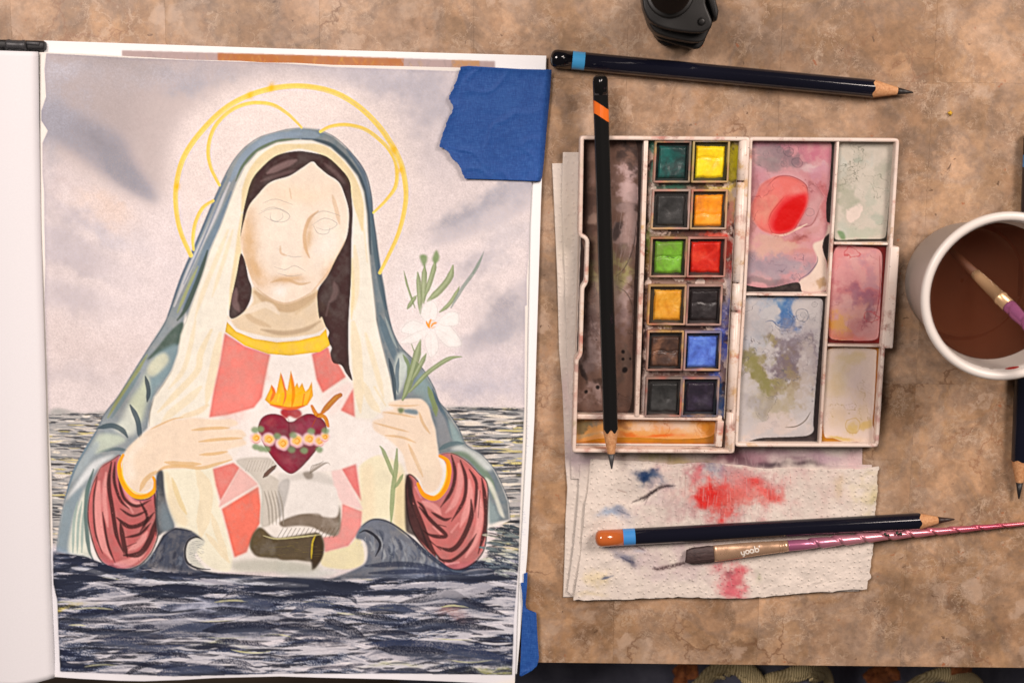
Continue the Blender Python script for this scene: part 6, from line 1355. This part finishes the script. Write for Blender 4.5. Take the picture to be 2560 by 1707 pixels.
for k, ((a, b_), m_) in enumerate(zip(rims, cakes)):
    sk = sl*(b_[1]-a[1])
    q = [(a[0]-2, a[1]-2), (b_[0]+2, a[1]-2), (b_[0]+2+sk, b_[1]+2), (a[0]-2+sk, b_[1]+2)]
    pm = stained_plastic('pan_plastic_%s' % k, tuple(ph(tint[k])*.55), 1.25, k*1.9)
    pan = wall_ring('pan', ZP(q), .0009, zp-.004, ZRM, pm, box, .0003, 3)
    pan['label'] = 'pan of %s paint' % names[k]
    l, t_, r_, bt = ins[k]
    qi = [(a[0]+l+1, a[1]+t_+4), (b_[0]-r_-3, a[1]+t_+4), (b_[0]-r_-3+sk, b_[1]-bt-3), (a[0]+l+1+sk, b_[1]-bt-3)]
    n_ = 26; (A_, B2, C2, D2) = ZP(qi); G = coons([A_, B2], [D2, C2], [A_, D2], [B2, C2], n_, n_)
    uu = np.linspace(-1, 1, n_)[None, :]; vv = np.linspace(-1, 1, n_)[:, None]; ed = np.maximum(np.abs(uu), np.abs(vv))
    hz = ZRM-.0016-.0007*np.exp(-((uu-.1)**2+(vv+.1)**2)/.3)+.0006*(fbm(n_, n_, 7, 40+k)-.5)-.0022*np.clip((ed-.84+.10*(fbm(n_, n_, 5, 90+k)-.5))/.12, 0, 1)
    if k in (4, 8, 1, 3, 7): # a crack across the cake
        yc = {4: -.02, 8: .0, 1: -.25, 3: .25, 7: -.15}[k]
        hz = hz-(.0018 if k in (4, 8) else .0006)*np.exp(-((vv-yc-.05*np.sin(uu*5))/.045)**2)*(ed < .9)
    grid_obj('paint_cake', unp(G[..., 0], G[..., 1], hz), m_, pan)
    # pan bottom, dark behind the cake edges
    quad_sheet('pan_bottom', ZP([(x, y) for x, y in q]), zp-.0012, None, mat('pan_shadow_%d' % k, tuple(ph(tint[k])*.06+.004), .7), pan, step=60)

# ================================================================== PENCILS
def pencil(name, end, tip, z, R_, cap_px, band_px, wood_px, lead_px, cols, label, hexa=False, stripe=None, tipz=None):
    """end/tip photo points of the two ends; *_px fractions of the length along the axis"""
    A = Vector(unp(*end, z).tolist()); B2 = Vector(unp(*tip, z if tipz is None else tipz).tolist()); L = (B2-A).length
    root = empty(name, tuple((A.x, A.y, 0))); tag(root, label, 'pencil')
    ccap, cband, cbar, clead = cols
    def lac(n, c, rough=.09): return mat(n, c, rough, spec=.55, coat=.3)
    hexr = lambda th: (R_*math.cos(math.pi/6)/math.cos(((th+math.pi/6) % (math.pi/3))-math.pi/6))*.25+.75*min(R_*1.0, R_*.93/math.cos(((th+math.pi/6) % (math.pi/3))-math.pi/6)) if hexa else R_
    n = 36
    rf = lambda k, s_, r_, th: (hexr(th)*r_/R_, s_)
    c0, c1, c2 = cap_px*L, band_px*L, wood_px*L; r3 = .0017
    cone = lambda s_: r3+(R_*1.0-r3)*(lead_px*L-s_)/(lead_px*L-c2)
    # barrel end to the sharpened cone: scalloped for a hexagonal barrel
    sj = lambda th: (lead_px*L-(hexr(th)-r3)/(R_-r3)*(lead_px*L-c2)) if hexa else c2+.0005*math.sin(th*5)
    def rb(k, s_, r_, th):
        if s_ >= c2-1e-6: return hexr(th), sj(th)
        return hexr(th)*r_/R_, s_
    capp = [(0, R_*.25), (.0003, R_*.55), (.0009, R_*.80), (.0018, R_*.95), (.0030, R_), (c0, R_)]
    revolve('end_cap', A, B2, capp, lac('cap_lacquer', ccap), root, n, rf, True)
    if band_px > cap_px:
        if stripe is None: revolve('band', A, B2, [(c0, R_*1.004), (c1, R_*1.004)], lac('band_foil', cband, .25), root, n, rf, False)
    revolve('barrel', A, B2, [(c1, R_), (c1+(c2-c1)*.5, R_), (c2-.004, R_), (c2, R_)], lac('barrel_lacquer', cbar), root, n, rb, False)
    if stripe:
        s0, s1, sk_, scol = stripe
        revolve('stripe', A, B2, [(s0*L, R_*1.006), (s1*L, R_*1.006)], lac('stripe_lacquer', scol, .3), root, n, lambda k, s_, r_, th: (hexr(th)*1.006, s_+sk_*math.sin(th+math.pi/2+ .0)), False)
    wm = mat('pencil_wood', tuple(ph((206, 140, 92))), .6, spec=.3); t = NT(wm); no = t.noise(t.coords(), 900, 4, .6); t.l(t.ramp(no.outputs['Fac'], [(.3, tuple(ph((184, 116, 74)))), (.7, tuple(ph((222, 160, 112))))]), t.b.inputs['Base Color'])
    def rw(k, s_, r_, th):
        if k == 0: return hexr(th)*.995, sj(th)
        return (r_, s_)
    revolve('wood_point', A, B2, [(c2, R_), (c2+(lead_px*L-c2)*.5, cone(c2+(lead_px*L-c2)*.5)), (lead_px*L, r3*1.02)], wm, root, n, rw, False)
    revolve('lead', A, B2, [(lead_px*L-.0002, r3), (lead_px*L+(L-lead_px*L)*.6, r3*.52), (L-.0004, r3*.22), (L, r3*.05)], mat('pencil_lead', clead, .42, spec=.5), root, 20, None, True)
    return root
NAVY = (.0055, .0060, .013)
pencil('pencil', ZF([(1264, 134)])[0], ZF([(2098, 213)])[0], .0042, .00405, .060, .094, .887, .955, ((.004, .004, .006), tuple(ph((70, 150, 196))), NAVY, (.02, .017, .016)), 'dark navy pencil with light blue band above the paint box')
pencil('pencil', (1488, 1346), ZF([(2193, 1192)])[0], .0089, .00395, .077, .110, .900, .952, (tuple(ph((190, 92, 42))), tuple(ph((66, 132, 190))), NAVY, (.035, .018, .014)), 'navy pencil with rounded orange end lying on the folded paper towel', tipz=.0062)
pencil('pencil', (2583, 330), (2547, 1247), .0042, .0041, .060, .092, .890, .952, ((.004, .004, .006), tuple(ph((60, 120, 170))), NAVY, (.015, .015, .017)), 'dark navy pencil at the right edge beside the cup')
pencil('pencil', ZF([(1378, 172)])[0], ZF([(1405, 1077)])[0], ZTB+.0037, .00365, .05, .05, .893, .958, ((.0065, .0065, .0068), (.01, .01, .01), (.0085, .0085, .0085), (.05, .05, .052)), 'black hexagonal pencil with orange stripe lying across the paint box', True, (.074, .105, .0024, tuple(ph((232, 104, 30)))))

# ================================================================== BRUSHES
def chrome(name, c0, c1, rough=.16):
    m = mat(name, c0, rough, metal=1.0); return m
M_rose = mat('rose_gold', (.66, .42, .27), .30, metal=.62)
t = NT(M_rose); no = t.noise(t.coords(), 260, 4); t.l(t.ramp(no.outputs['Fac'], [(.35, g3(.20)), (.7, g3(.38))]), t.b.inputs['Roughness'])
def pink_metal(x0, x1):
    m = mat('pink_chrome', (.6, .2, .3), .26, metal=.45); t = NT(m); sx = t.n('ShaderNodeSeparateXYZ'); t.l(t.coords(), sx.inputs[0])
    mr = t.n('ShaderNodeMapRange'); t.l(sx.outputs[0], mr.inputs[0]); mr.inputs[1].default_value = x0; mr.inputs[2].default_value = x1
    t.l(t.ramp(mr.outputs[0], [(0, (.40, .12, .24)), (.25, (.58, .25, .30)), (.5, (.55, .18, .22)), (.75, (.46, .07, .12)), (1, (.60, .20, .20))]), t.b.inputs['Base Color']); return m
ZY = Zm(1620, 1250, 0.39966)
def bristle_mat():
    m = mat('bristles', (.05, .03, .03), .55); t = NT(m); mp = t.n('ShaderNodeMapping'); mp.inputs['Scale'].default_value = (60, 2600, 2600); t.l(t.coords(), mp.inputs[0])
    no = t.noise(mp.outputs[0], 1, 3, .6); t.l(t.ramp(no.outputs['Fac'], [(.3, (.020, .012, .012)), (.7, (.085, .050, .048))]), t.b.inputs['Base Color']); t.bump(no.outputs['Fac'], .6, .0002); return m
br = empty('paintbrush', tuple(unp(1784, 1380, 0))); tag(br, 'flat paintbrush with rose gold ferrule and twisted pink handle on the paper towel', 'paintbrush')
def loft(name, st, mat_, parent, n=28, fz=None, cap=True):
    """st: list of (px, py, z centre, half width, half height, twist)"""
    cen = [Vector(unp(s_[0], s_[1], s_[2]).tolist()) for s_ in st]; V = []; F = []
    for k, s_ in enumerate(st):
        d = (cen[min(k+1, len(st)-1)]-cen[max(k-1, 0)]).normalized(); e1 = Vector((0, 0, 1)).cross(d).normalized(); e2 = d.cross(e1)
        for i in range(n):
            th = 2*math.pi*i/n; f = fz(k, th) if fz else 1.0
            V.append(cen[k]+(e1*math.cos(th)*s_[3]+e2*math.sin(th)*s_[4])*f)
    for k in range(len(st)-1):
        for i in range(n):
            j = (i+1) % n; F.append((k*n+i, k*n+j, (k+1)*n+j, (k+1)*n+i))
    if cap: F.append(tuple(range(n))[::-1]); m = (len(st)-1)*n; F.append(tuple(range(m, m+n)))
    return mesh_obj(name, V, F, mat_, parent)
def lerp_path(pts, n):
    p = np.asarray(pts, float); tt = np.linspace(0, 1, n); L = np.concatenate([[0], np.cumsum(np.hypot(*np.diff(p[:, :2], axis=0).T))]); L /= L[-1]
    return [tuple(np.interp(t_, L, p[:, c]) for c in range(p.shape[1])) for t_ in tt]
zb = .0088
ferr = [(*ZY([(412, 333)])[0], zb-.001, .0040, .0017), (*ZY([(440, 330)])[0], zb-.001, .0040, .0017), (*ZY([(650, 306)])[0], zb, .0034, .0022), (*ZY([(876, 284)])[0], zb+.0002, .0026, .0025)]
loft('ferrule', lerp_path(ferr, 24), M_rose, br, 32)
for q in (822, 838): loft('ferrule_ring', [(*ZY([(q, 290-(q-822)*.1)])[0], zb+.0002, .00285, .00275), (*ZY([(q+7, 289-(q-822)*.1)])[0], zb+.0002, .00285, .00275)], M_rose, br, 28)
loft('bristles', lerp_path([(*ZY([(414, 333)])[0], zb-.001, .0038, .0015), (*ZY([(330, 343)])[0], zb-.0015, .0041, .0016), (*ZY([(262, 350)])[0], zb-.002, .0037, .0010), (*ZY([(236, 347)])[0], zb-.0022, .0030, .0006)], 14), bristle_mat(), br, 40, lambda k, th: 1+.05*math.sin(th*13+k)+.03*math.sin(th*29))
hp = lerp_path([(*ZY([(874, 284)])[0], zb+.0002, .0026, .0025), (*ZY([(960, 277)])[0], zb+.0002, .0025, .0025), (*ZY([(1100, 262)])[0], zb, .0026, .0026), (*ZY([(1450, 225)])[0], zb-.001, .0023, .0023), (*ZY([(1900, 186)])[0], zb-.003, .0017, .0017), (*ZY([(2352, 146)])[0], .0040, .0009, .0009), (*ZY([(2560, 128)])[0], .0030, .0006, .0006)], 240)
def tw(k, th):
    s_ = k/239.0
    if s_ < .045: return 1.0
    ph_ = th*1-2*math.pi*(s_*11.6)**1.0; x = (ph_/(2*math.pi)) % 1.0
    ramp_ = min(1, (s_-.045)/.03)*(1 if s_ < .80 else max(0, (.86-s_)/.06))
    return 1+ramp_*(.30*(x**1.0)-.20-.18*math.exp(-((x-.02)/.07)**2)-.18*math.exp(-((x-1.0)/.05)**2))
xs = [unp(p[0], p[1], p[2])[0] for p in hp]
loft('handle', hp, pink_metal(xs[0], xs[-1]), br, 40, tw)
# specks of green paint on the handle
for q, s_ in (((1480, 212), .0008), ((1555, 206), .0010), ((1578, 210), .0009), ((1500, 219), .0006)):
    px, py = ZY([q])[0]; revolve('paint_speck', unp(px-2, py, zb+.0016), unp(px+2, py, zb+.0016), [(0, s_*.5), (.0006, s_), (.0012, s_*.5)], mat('green_paint', (.010, .035, .022), .5), br, 10)
# lettering pressed in pale foil on the ferrule
def letters():
    ins_ = mat('pale_foil', (.80, .74, .66), .5, spec=.5)
    root_p = np.array(ZY([(585, 334)])[0]); ang = math.atan2(-(310-337)*1.0, (715-585)*1.0)*1.0
    ux = np.array(ZY([(1, 0)])[0])-np.array(ZY([(0, 0)])[0]); k_ = ux[0]
    d = np.array([math.cos(-.19), math.sin(-.19)]); nrm = np.array([math.sin(.19)*-1*-1, math.cos(.19)])
    def P(x, y): q = root_p+k_*(d*x+np.array([-d[1], d[0]])*y); return tuple(q)
    def arc(cx, cy, r_, a0, a1, n=18): return [(cx+r_*math.cos(math.radians(a0+(a1-a0)*i/n)), cy+r_*math.sin(math.radians(a0+(a1-a0)*i/n))) for i in range(n+1)]
    strokes = [('letter_y', [[(0, -14), (0, -2)]+arc(9, -2, 9, 180, 0)+[(18, -14), (18, 8)]+arc(8, 8, 10, 0, 110)]), ('letter_o', [arc(38, -4, 11, 0, 360)]), ('letter_o', [arc(66, -4, 11, 0, 360), [(77, -14), (77, 8)]]), ('letter_b', [[(88, -32), (88, 6)], arc(99, -4, 11, 0, 360)]), ('trade_dot', [arc(118, -24, 2, 0, 360)])]
    for nm, ss in strokes:
        V = []; F = []
        for s2 in ss:
            base = len(V); pts = [np.array(P(*q)) for q in s2]; n = len(pts); hw = 1.5
            for i in range(n):
                dd = pts[min(i+1, n-1)]-pts[max(i-1, 0)]; dd = dd/(np.linalg.norm(dd)+1e-9); nn = np.array([-dd[1], dd[0]])*hw
                for sg in (-1, 1):
                    q = pts[i]+sg*nn
                    # sit on the curved metal
                    c_ = np.array(ZY([(412, 333)])[0]); e_ = np.array(ZY([(876, 284)])[0]); tt = np.clip(((q-c_) @ (e_-c_))/((e_-c_) @ (e_-c_)), 0, 1); off = (e_-c_); off = abs(((q-c_)[0]*off[1]-(q-c_)[1]*off[0])/np.linalg.norm(off))*pxscale(1850, 1370, zb)
                    hwid = np.interp(tt, [0, .06, .51, 1], [.0040, .0040, .0034, .0026]); hh = np.interp(tt, [0, .06, .51, 1], [.0017, .0017, .0022, .0025]); zc = np.interp(tt, [0, .51, 1], [zb-.001, zb, zb+.0002])
                    z_ = zc+hh*math.sqrt(max(0.02, 1-(off/hwid)**2))+.00022
                    V.append(tuple(unp(q[0], q[1], z_)))
            for i in range(n-1): F.append((base+2*i, base+2*i+1, base+2*i+3, base+2*i+2))
        mesh_obj(nm, V, F, ins_, br, False)
letters()

# ================================================================== CUP OF WATER WITH BRUSH
ZC = .062; ctr = unp(2517, 743, ZC); sc_ = pxscale(2517, 743, ZC); RO = 213*sc_
cx, cy = ctr[0], ctr[1]
cup = empty('cup', (cx, cy, 0)); tag(cup, 'white translucent plastic cup of brown paint water at the right edge', 'cup')
M_cup = bpy.data.materials.new('translucent_white_plastic'); M_cup.use_nodes = True
nt = M_cup.node_tree; bs = nt.nodes['Principled BSDF']; bs.inputs['Base Color'].default_value = (.68, .63, .58, 1); bs.inputs['Roughness'].default_value = .35
tr_ = nt.nodes.new('ShaderNodeBsdfTranslucent'); tr_.inputs[0].default_value = (.75, .70, .65, 1); mx = nt.nodes.new('ShaderNodeMixShader'); mx.inputs[0].default_value = .40
nt.links.new(bs.outputs[0], mx.inputs[1]); nt.links.new(tr_.outputs[0], mx.inputs[2]); nt.links.new(mx.outputs[0], nt.nodes['Material Output'].inputs['Surface'])
RB = .0262; th_ = .0007; ri = RO-.0032
wall = lambda z: RB+(ri-RB)*(z/ZC)**.9
prof = [(0.0008, .001), (.001, RB*.6), (.0006, RB-.0012), (.0004, RB-.0003), (.0016, RB)]+[(z, wall(z)) for z in np.linspace(.004, ZC-.0035, 14)]
prof += [(ZC-.0032, wall(ZC-.0032)+.0004)]
inn = [(z, wall(z)-th_) for z in np.linspace(ZC-.002, .003, 14)]+[(.0022, RB-.003), (.0022, .001)]
revolve('cup_wall', (cx, cy, 0), (cx, cy, 1), prof+inn, M_cup, cup, 72, None, False)
M_rim = mat('white_plastic_rim', (.70, .65, .60), .3)
rr_ = [(ZC-.0018+.0018*math.sin(a), RO-.0019+.0019*math.cos(a)) for a in np.linspace(-math.pi, math.pi, 17)]
revolve('rim', (cx, cy, 0), (cx, cy, 1), rr_, M_rim, cup, 96, None, False)
# dab of red paint inside the rim and a few specks
rp = unp(2532, 936, ZC-.004)
for (qx, qy, s_, c_) in ((2532, 934, .0030, (.38, .012, .010)), (2476, 932, .0010, (.12, .07, .07)), (2540, 918, .0009, (.10, .06, .05)), (2455, 926, .0008, (.3, .22, .2))):
    p = unp(qx, qy, ZC-.0042); d = np.array([p[0]-cx, p[1]-cy]); d = d/np.linalg.norm(d); w_ = wall(ZC-.0042)-th_
    V = []; F = []; tng = np.array([-d[1], d[0]])
    for i in range(16):
        a = 2*math.pi*i/16; an = math.atan2(d[1], d[0])+s_*math.cos(a)/w_; z_ = ZC-.0042+s_*.55*math.sin(a); r2 = wall(z_)-th_-.0001
        V.append((cx+r2*math.cos(an), cy+r2*math.sin(an), z_))
    mesh_obj('paint_spot', V, [tuple(range(16))], mat('paint_spot', c_, .3), cup, False)
ZWT = .0415
M_water = bpy.data.materials.new('brown_paint_water'); M_water.use_nodes = True
nt = M_water.node_tree; nt.nodes.remove(nt.nodes['Principled BSDF']); out = nt.nodes['Material Output']
tp = nt.nodes.new('ShaderNodeBsdfTransparent'); gl = nt.nodes.new('ShaderNodeBsdfGlossy'); gl.inputs['Roughness'].default_value = .02; fr = nt.nodes.new('ShaderNodeFresnel'); fr.inputs['IOR'].default_value = 1.33
mx2 = nt.nodes.new('ShaderNodeMixShader'); nt.links.new(fr.outputs[0], mx2.inputs[0]); nt.links.new(tp.outputs[0], mx2.inputs[1]); nt.links.new(gl.outputs[0], mx2.inputs[2]); nt.links.new(mx2.outputs[0], out.inputs['Surface'])
va_ = nt.nodes.new('ShaderNodeVolumeAbsorption'); va_.inputs['Color'].default_value = (.66, .38, .22, 1); va_.inputs['Density'].default_value = 62
vs_ = nt.nodes.new('ShaderNodeVolumeScatter'); vs_.inputs['Color'].default_value = (.62, .30, .19, 1); vs_.inputs['Density'].default_value = 24; vs_.inputs['Anisotropy'].default_value = .2
ad_ = nt.nodes.new('ShaderNodeAddShader'); nt.links.new(va_.outputs[0], ad_.inputs[0]); nt.links.new(vs_.outputs[0], ad_.inputs[1]); nt.links.new(ad_.outputs[0], out.inputs['Volume'])
wr = wall(ZWT)-th_-.0002
wt = revolve('paint_water', (cx, cy, 0), (cx, cy, 1), [(.0028, .001), (.0028, RB-.003), (.004, wall(.004)-th_-.0002)]+[(z, wall(z)-th_-.0002) for z in np.linspace(.008, ZWT, 8)]+[(ZWT+.0006, wr), (ZWT+.0002, wr-.0008), (ZWT, wr-.0022), (ZWT, .0102), (ZWT, .0004)], M_water, None, 72, None, True)
bm = bmesh.new(); bm.from_mesh(wt.data); bmesh.ops.recalc_face_normals(bm, faces=bm.faces); bm.to_mesh(wt.data); bm.free()
tag(wt, 'brown paint water filling the white cup', 'water')
b2 = empty('paintbrush', tuple(unp(2470, 720, 0))); tag(b2, 'paintbrush standing in the cup with gold ferrule and pink handle', 'paintbrush')
pA = Vector(unp(2438, 684, ZWT-.001).tolist()); pB = Vector(unp(2522, 765, ZWT+.017).tolist()); dr = (pB-pA).normalized(); pC = pB+dr*.075; p0 = pA-dr*.022
M_gold = mat('pale_gold', (.62, .40, .22), .3, metal=.5)
revolve('bristles', p0, pA, [(0, .0004), (.008, .0016), ((pA-p0).length, .0021)], mat('brown_bristles', (.12, .045, .02), .6), b2, 16)
revolve('ferrule', pA, pB, [(0, .0022), (.004, .0024), ((pB-pA).length-.006, .0028), ((pB-pA).length-.0058, .0031), ((pB-pA).length-.0048, .0031), ((pB-pA).length-.0046, .0028), ((pB-pA).length, .0029)], M_gold, b2, 28)
Lh = (pC-pB).length
def tw2(k, s_, r_, th):
    x = (th/(2*math.pi)-s_/.0085) % 1.0; g_ = min(1, s_/.004)
    return r_*(1+g_*(.28*x-.18-.15*math.exp(-((x-.03)/.07)**2))), s_
revolve('handle', pB, pC, [(s_, .0029-.0008*s_/Lh) for s_ in np.linspace(0, Lh, 90)], mat('magenta_chrome', (.42, .13, .28), .22, metal=.5), b2, 32, tw2)

# ================================================================== TRIPOD LEG AT THE TOP
def tripod():
    M_bp = mat('black_plastic', (.012, .0115, .011), .42, spec=.45); t = NT(M_bp); t.bump(t.noise(t.coords(), 2500, 2).outputs['Fac'], .12, .0002)
    M_tube = mat('dark_tube', (.020, .014, .011), .35, metal=.6)
    root = empty('tripod_leg', tuple(unp(1690, 70, 0))); tag(root, 'black plastic tripod leg with clamp standing on the table at the top', 'tripod leg')
    ZG = Zm(1560, 0, 0.12755)
    def prism(name, pts, z0, z1, m, top_pts=None, bev=.0012):
        """outline read at its top (z1), extruded straight down to z0"""
        P = unp([p[0] for p in pts], [p[1] for p in pts], z1)[:, :2]; Q = P if top_pts is None else P
        bm = bmesh.new(); n = len(P); vt = [bm.verts.new((p[0], p[1], z1)) for p in P]; vb = [bm.verts.new((p[0], p[1], z0)) for p in P]
        ft = bm.faces.new(vt); bm.faces.new(vb[::-1])
        for i in range(n): bm.faces.new((vt[i], vb[i], vb[(i+1) % n], vt[(i+1) % n]))
        bmesh.ops.recalc_face_normals(bm, faces=bm.faces)
        ed = [e for e in bm.edges if abs(e.verts[0].co.z-e.verts[1].co.z) < 1e-6]
        bmesh.ops.bevel(bm, geom=ed, offset=bev, segments=3, affect='EDGES', profile=.6)
        return bm_obj(name, bm, m, root, True)
    outl = [(365, -300), (362, 0), (380, 160), (430, 290), (500, 400), (620, 490), (800, 560), (1100, 620), (1400, 650), (1560, 640), (1690, 570), (1735, 450), (1700, 330), (1600, 60), (1560, -300)]
    z1 = .034
    prism('clamp', crom(ZG(outl), True, 4), .0250, z1, M_bp, bev=.0010)
    l2 = [(430, -300), (440, 250), (500, 470), (590, 610), (720, 690), (1000, 770), (1350, 832), (1560, 812), (1640, 660), (1735, 440), (1640, 100), (1560, -300)]
    prism('clamp', crom(ZG(l2), True, 4), .0135, .0255, M_bp, bev=.0008)
    l3 = [(520, -300), (520, 350), (560, 590), (680, 755), (850, 815), (1060, 880), (1420, 962), (1535, 905), (1620, 720), (1700, 500), (1640, 100), (1560, -300)]
    prism('clamp', crom(ZG(l3), True, 4), .0050, .0130, M_bp, bev=.0010)
    # slots in the side
    for z_, xx, yy in ((.0225, 1225, 735), (.0100, 1150, 865)):
        a = unp(*ZG([(xx-90, yy-10)])[0], z_); b_ = unp(*ZG([(xx+90, yy+14)])[0], z_)
        revolve('slot', a, b_, [(0, .0010), (np.linalg.norm(b_-a), .0010)], mat('slot_black', (.002, .002, .002), .8), root, 8)
    # lever on the right
    prism('lever', ZG([(1600, -300), (1640, 0), (1780, 430), (1830, 400), (1860, 220), (1800, 0), (1790, -300)]), .012, z1-.002, M_bp, bev=.0009)
    # hinge pin
    pc = unp(*ZG([(1520, 430)])[0], z1); revolve('pin', pc-np.array([0, 0, .001]), pc+np.array([0, 0, .001]), [(0, .0017), (.0012, .0017), (.0016, .0015), (.0018, .0008)], M_bp, root, 20)
    # leg tube rising out of the clamp, leaning outward
    c0 = unp(*ZG([(900, -120)])[0], z1); up = Vector((-.02, .10, 1)).normalized()
    revolve('leg_tube', Vector(c0.tolist())-up*.002, Vector(c0.tolist())+up*.16, [(0, .0090), (.002, .0094), (.002, .0086), (.16, .0086)], M_tube, root, 48)
    revolve('leg_tube', Vector(c0.tolist())-up*.001, Vector(c0.tolist())+up*.0016, [(0, .0102), (.0012, .0102), (.0016, .0096)], M_bp, root, 48)
    ft = unp(*ZG([(960, 560)])[0], .007); ft = unp(*ZG([(920, 850)])[0], .005)+np.array([0, .0068, 0])
    revolve('rubber_foot', (ft[0], ft[1], .0002), (ft[0], ft[1], .0075), [(0, .0070), (.0004, .0080), (.0066, .0080), (.0073, .0072)], mat('rubber', (.008, .008, .008), .8), root, 32)
tripod()

# ================================================================== LAP CLOTH BELOW THE TABLE EDGE
def skirt_mat():
    m = mat('slate_cloth', (.035, .038, .055), .85, spec=.2); t = NT(m); co = t.coords()
    a = t.noise(co, 60, 4, .6); t.l(t.ramp(a.outputs['Fac'], [(.3, (.10, .104, .145)), (.7, (.18, .185, .24))]), t.b.inputs['Base Color']); t.bump(t.noise(co, 1600, 2).outputs['Fac'], .5, .0004); return m
ZS = Zm(1200, 1600, 0.57823)
zc_ = -.055
skirt = empty('skirt', tuple(unp(2000, 1690, zc_)[:2])+(-.2,)); tag(skirt, 'dark slate cloth with cream embroidered leaf trim below the table edge', 'skirt')
nu, nv = 150, 50
PX, PY = np.meshgrid(np.linspace(1000, 2700, nu), np.linspace(1600, 1960, nv))
hump = np.exp(-((PX-1865)/130)**2)+.85*np.exp(-((PX-2020)/70)**2)+.95*np.exp(-((PX-2370)/120)**2)
zz = zc_-.10+.10*np.clip(hump, 0, 1.1)+.01*(fbm(nv, nu, 16, 77)-.5)-.0002*np.clip(PY-1700, 0, None)*.5
grid_obj('cloth', unp(PX, PY, zz), skirt_mat(), skirt)
M_cream = mat('cream_thread', (.52, .42, .22), .7); t = NT(M_cream); wv = t.n('ShaderNodeTexWave'); wv.inputs['Scale'].default_value = 260; wv.inputs['Distortion'].default_value = 3; t.l(t.coords(), wv.inputs['Vector']); t.l(t.ramp(wv.outputs['Fac'], [(.1, (.40, .30, .13)), (.6, (.82, .68, .38))]), t.b.inputs['Base Color']); t.bump(wv.outputs['Fac'], .8, .0006)
M_rust = mat('rust_thread', (.30, .085, .025), .7); t = NT(M_rust); no = t.noise(t.coords(), 300, 4); t.l(t.ramp(no.outputs['Fac'], [(.35, (.22, .06, .02)), (.65, (.60, .20, .06))]), t.b.inputs['Base Color'])
def cord(name, pts, r_, m, zoff=.004):
    p = crom(np.array(ZS(pts)), False, 8)
    h = np.exp(-((p[:, 0]-1865)/130)**2)+.85*np.exp(-((p[:, 0]-2020)/70)**2)+.95*np.exp(-((p[:, 0]-2370)/120)**2)
    st = [(x, y, zc_-.10+.10*min(hh, 1.1)+zoff, r_, r_*.6) for (x, y), hh in zip(p, h)]
    loft(name, st, m, skirt, 10)
cord('embroidery', [(900, 240), (960, 180), (1010, 130), (1080, 106), (1140, 116), (1180, 150), (1215, 190), (1260, 170), (1330, 150), (1420, 122), (1470, 130), (1495, 170), (1500, 240)], .0042, M_cream)
cord('embroidery', [(940, 230), (1000, 165), (1060, 125), (1110, 125), (1150, 160), (1190, 210)], .0034, M_cream, .003)
cord('embroidery', [(1250, 200), (1340, 165), (1430, 138), (1470, 160)], .0034, M_cream, .003)
cord('embroidery', [(1850, 210), (1920, 165), (2000, 146), (2070, 150), (2120, 170), (2150, 200)], .0042, M_cream)
cord('embroidery', [(1900, 200), (1980, 160), (2060, 165), (2110, 190)], .003, M_cream, .003)
for p in ([(1010, 155), (1050, 160)], [(1085, 130), (1070, 150)], [(1120, 130), (1150, 150)], [(1420, 150), (1450, 158)], [(1430, 165), (1455, 175)], [(1100, 120), (1095, 145)]): cord('embroidery', [p[0], ((p[0][0]+p[1][0])/2, (p[0][1]+p[1][1])/2+2), p[1]], .0016, M_cream, .006)
for p in ([(860, 115), (880, 150), (870, 185)], [(900, 118), (925, 140), (930, 165)], [(1680, 170), (1720, 140), (1790, 130)], [(1690, 185), (1740, 160), (1800, 148)], [(2030, 122), (2070, 128), (2100, 130)]): cord('embroidery', p, .0050, M_rust, .004)

# ================================================================== a crumb of dried paint on the table
cr = Vector(unp(2376, 283, .0010).tolist()); bm = bmesh.new(); bmesh.ops.create_icosphere(bm, subdivisions=2, radius=.0010)
for v_ in bm.verts:
    k_ = 1+.35*math.sin(v_.co.x*5200+1)+.25*math.sin(v_.co.y*4300+v_.co.z*3900); v_.co *= k_; v_.co.z *= .8
co_ = bm_obj('paint_crumb', bm, mat('yellow_dried_paint', tuple(ph((214, 158, 40))), .6), None, True); co_.location = cr
tag(co_, 'tiny crumb of yellow dried paint on the table right of the upper pencil tip', 'paint crumb')
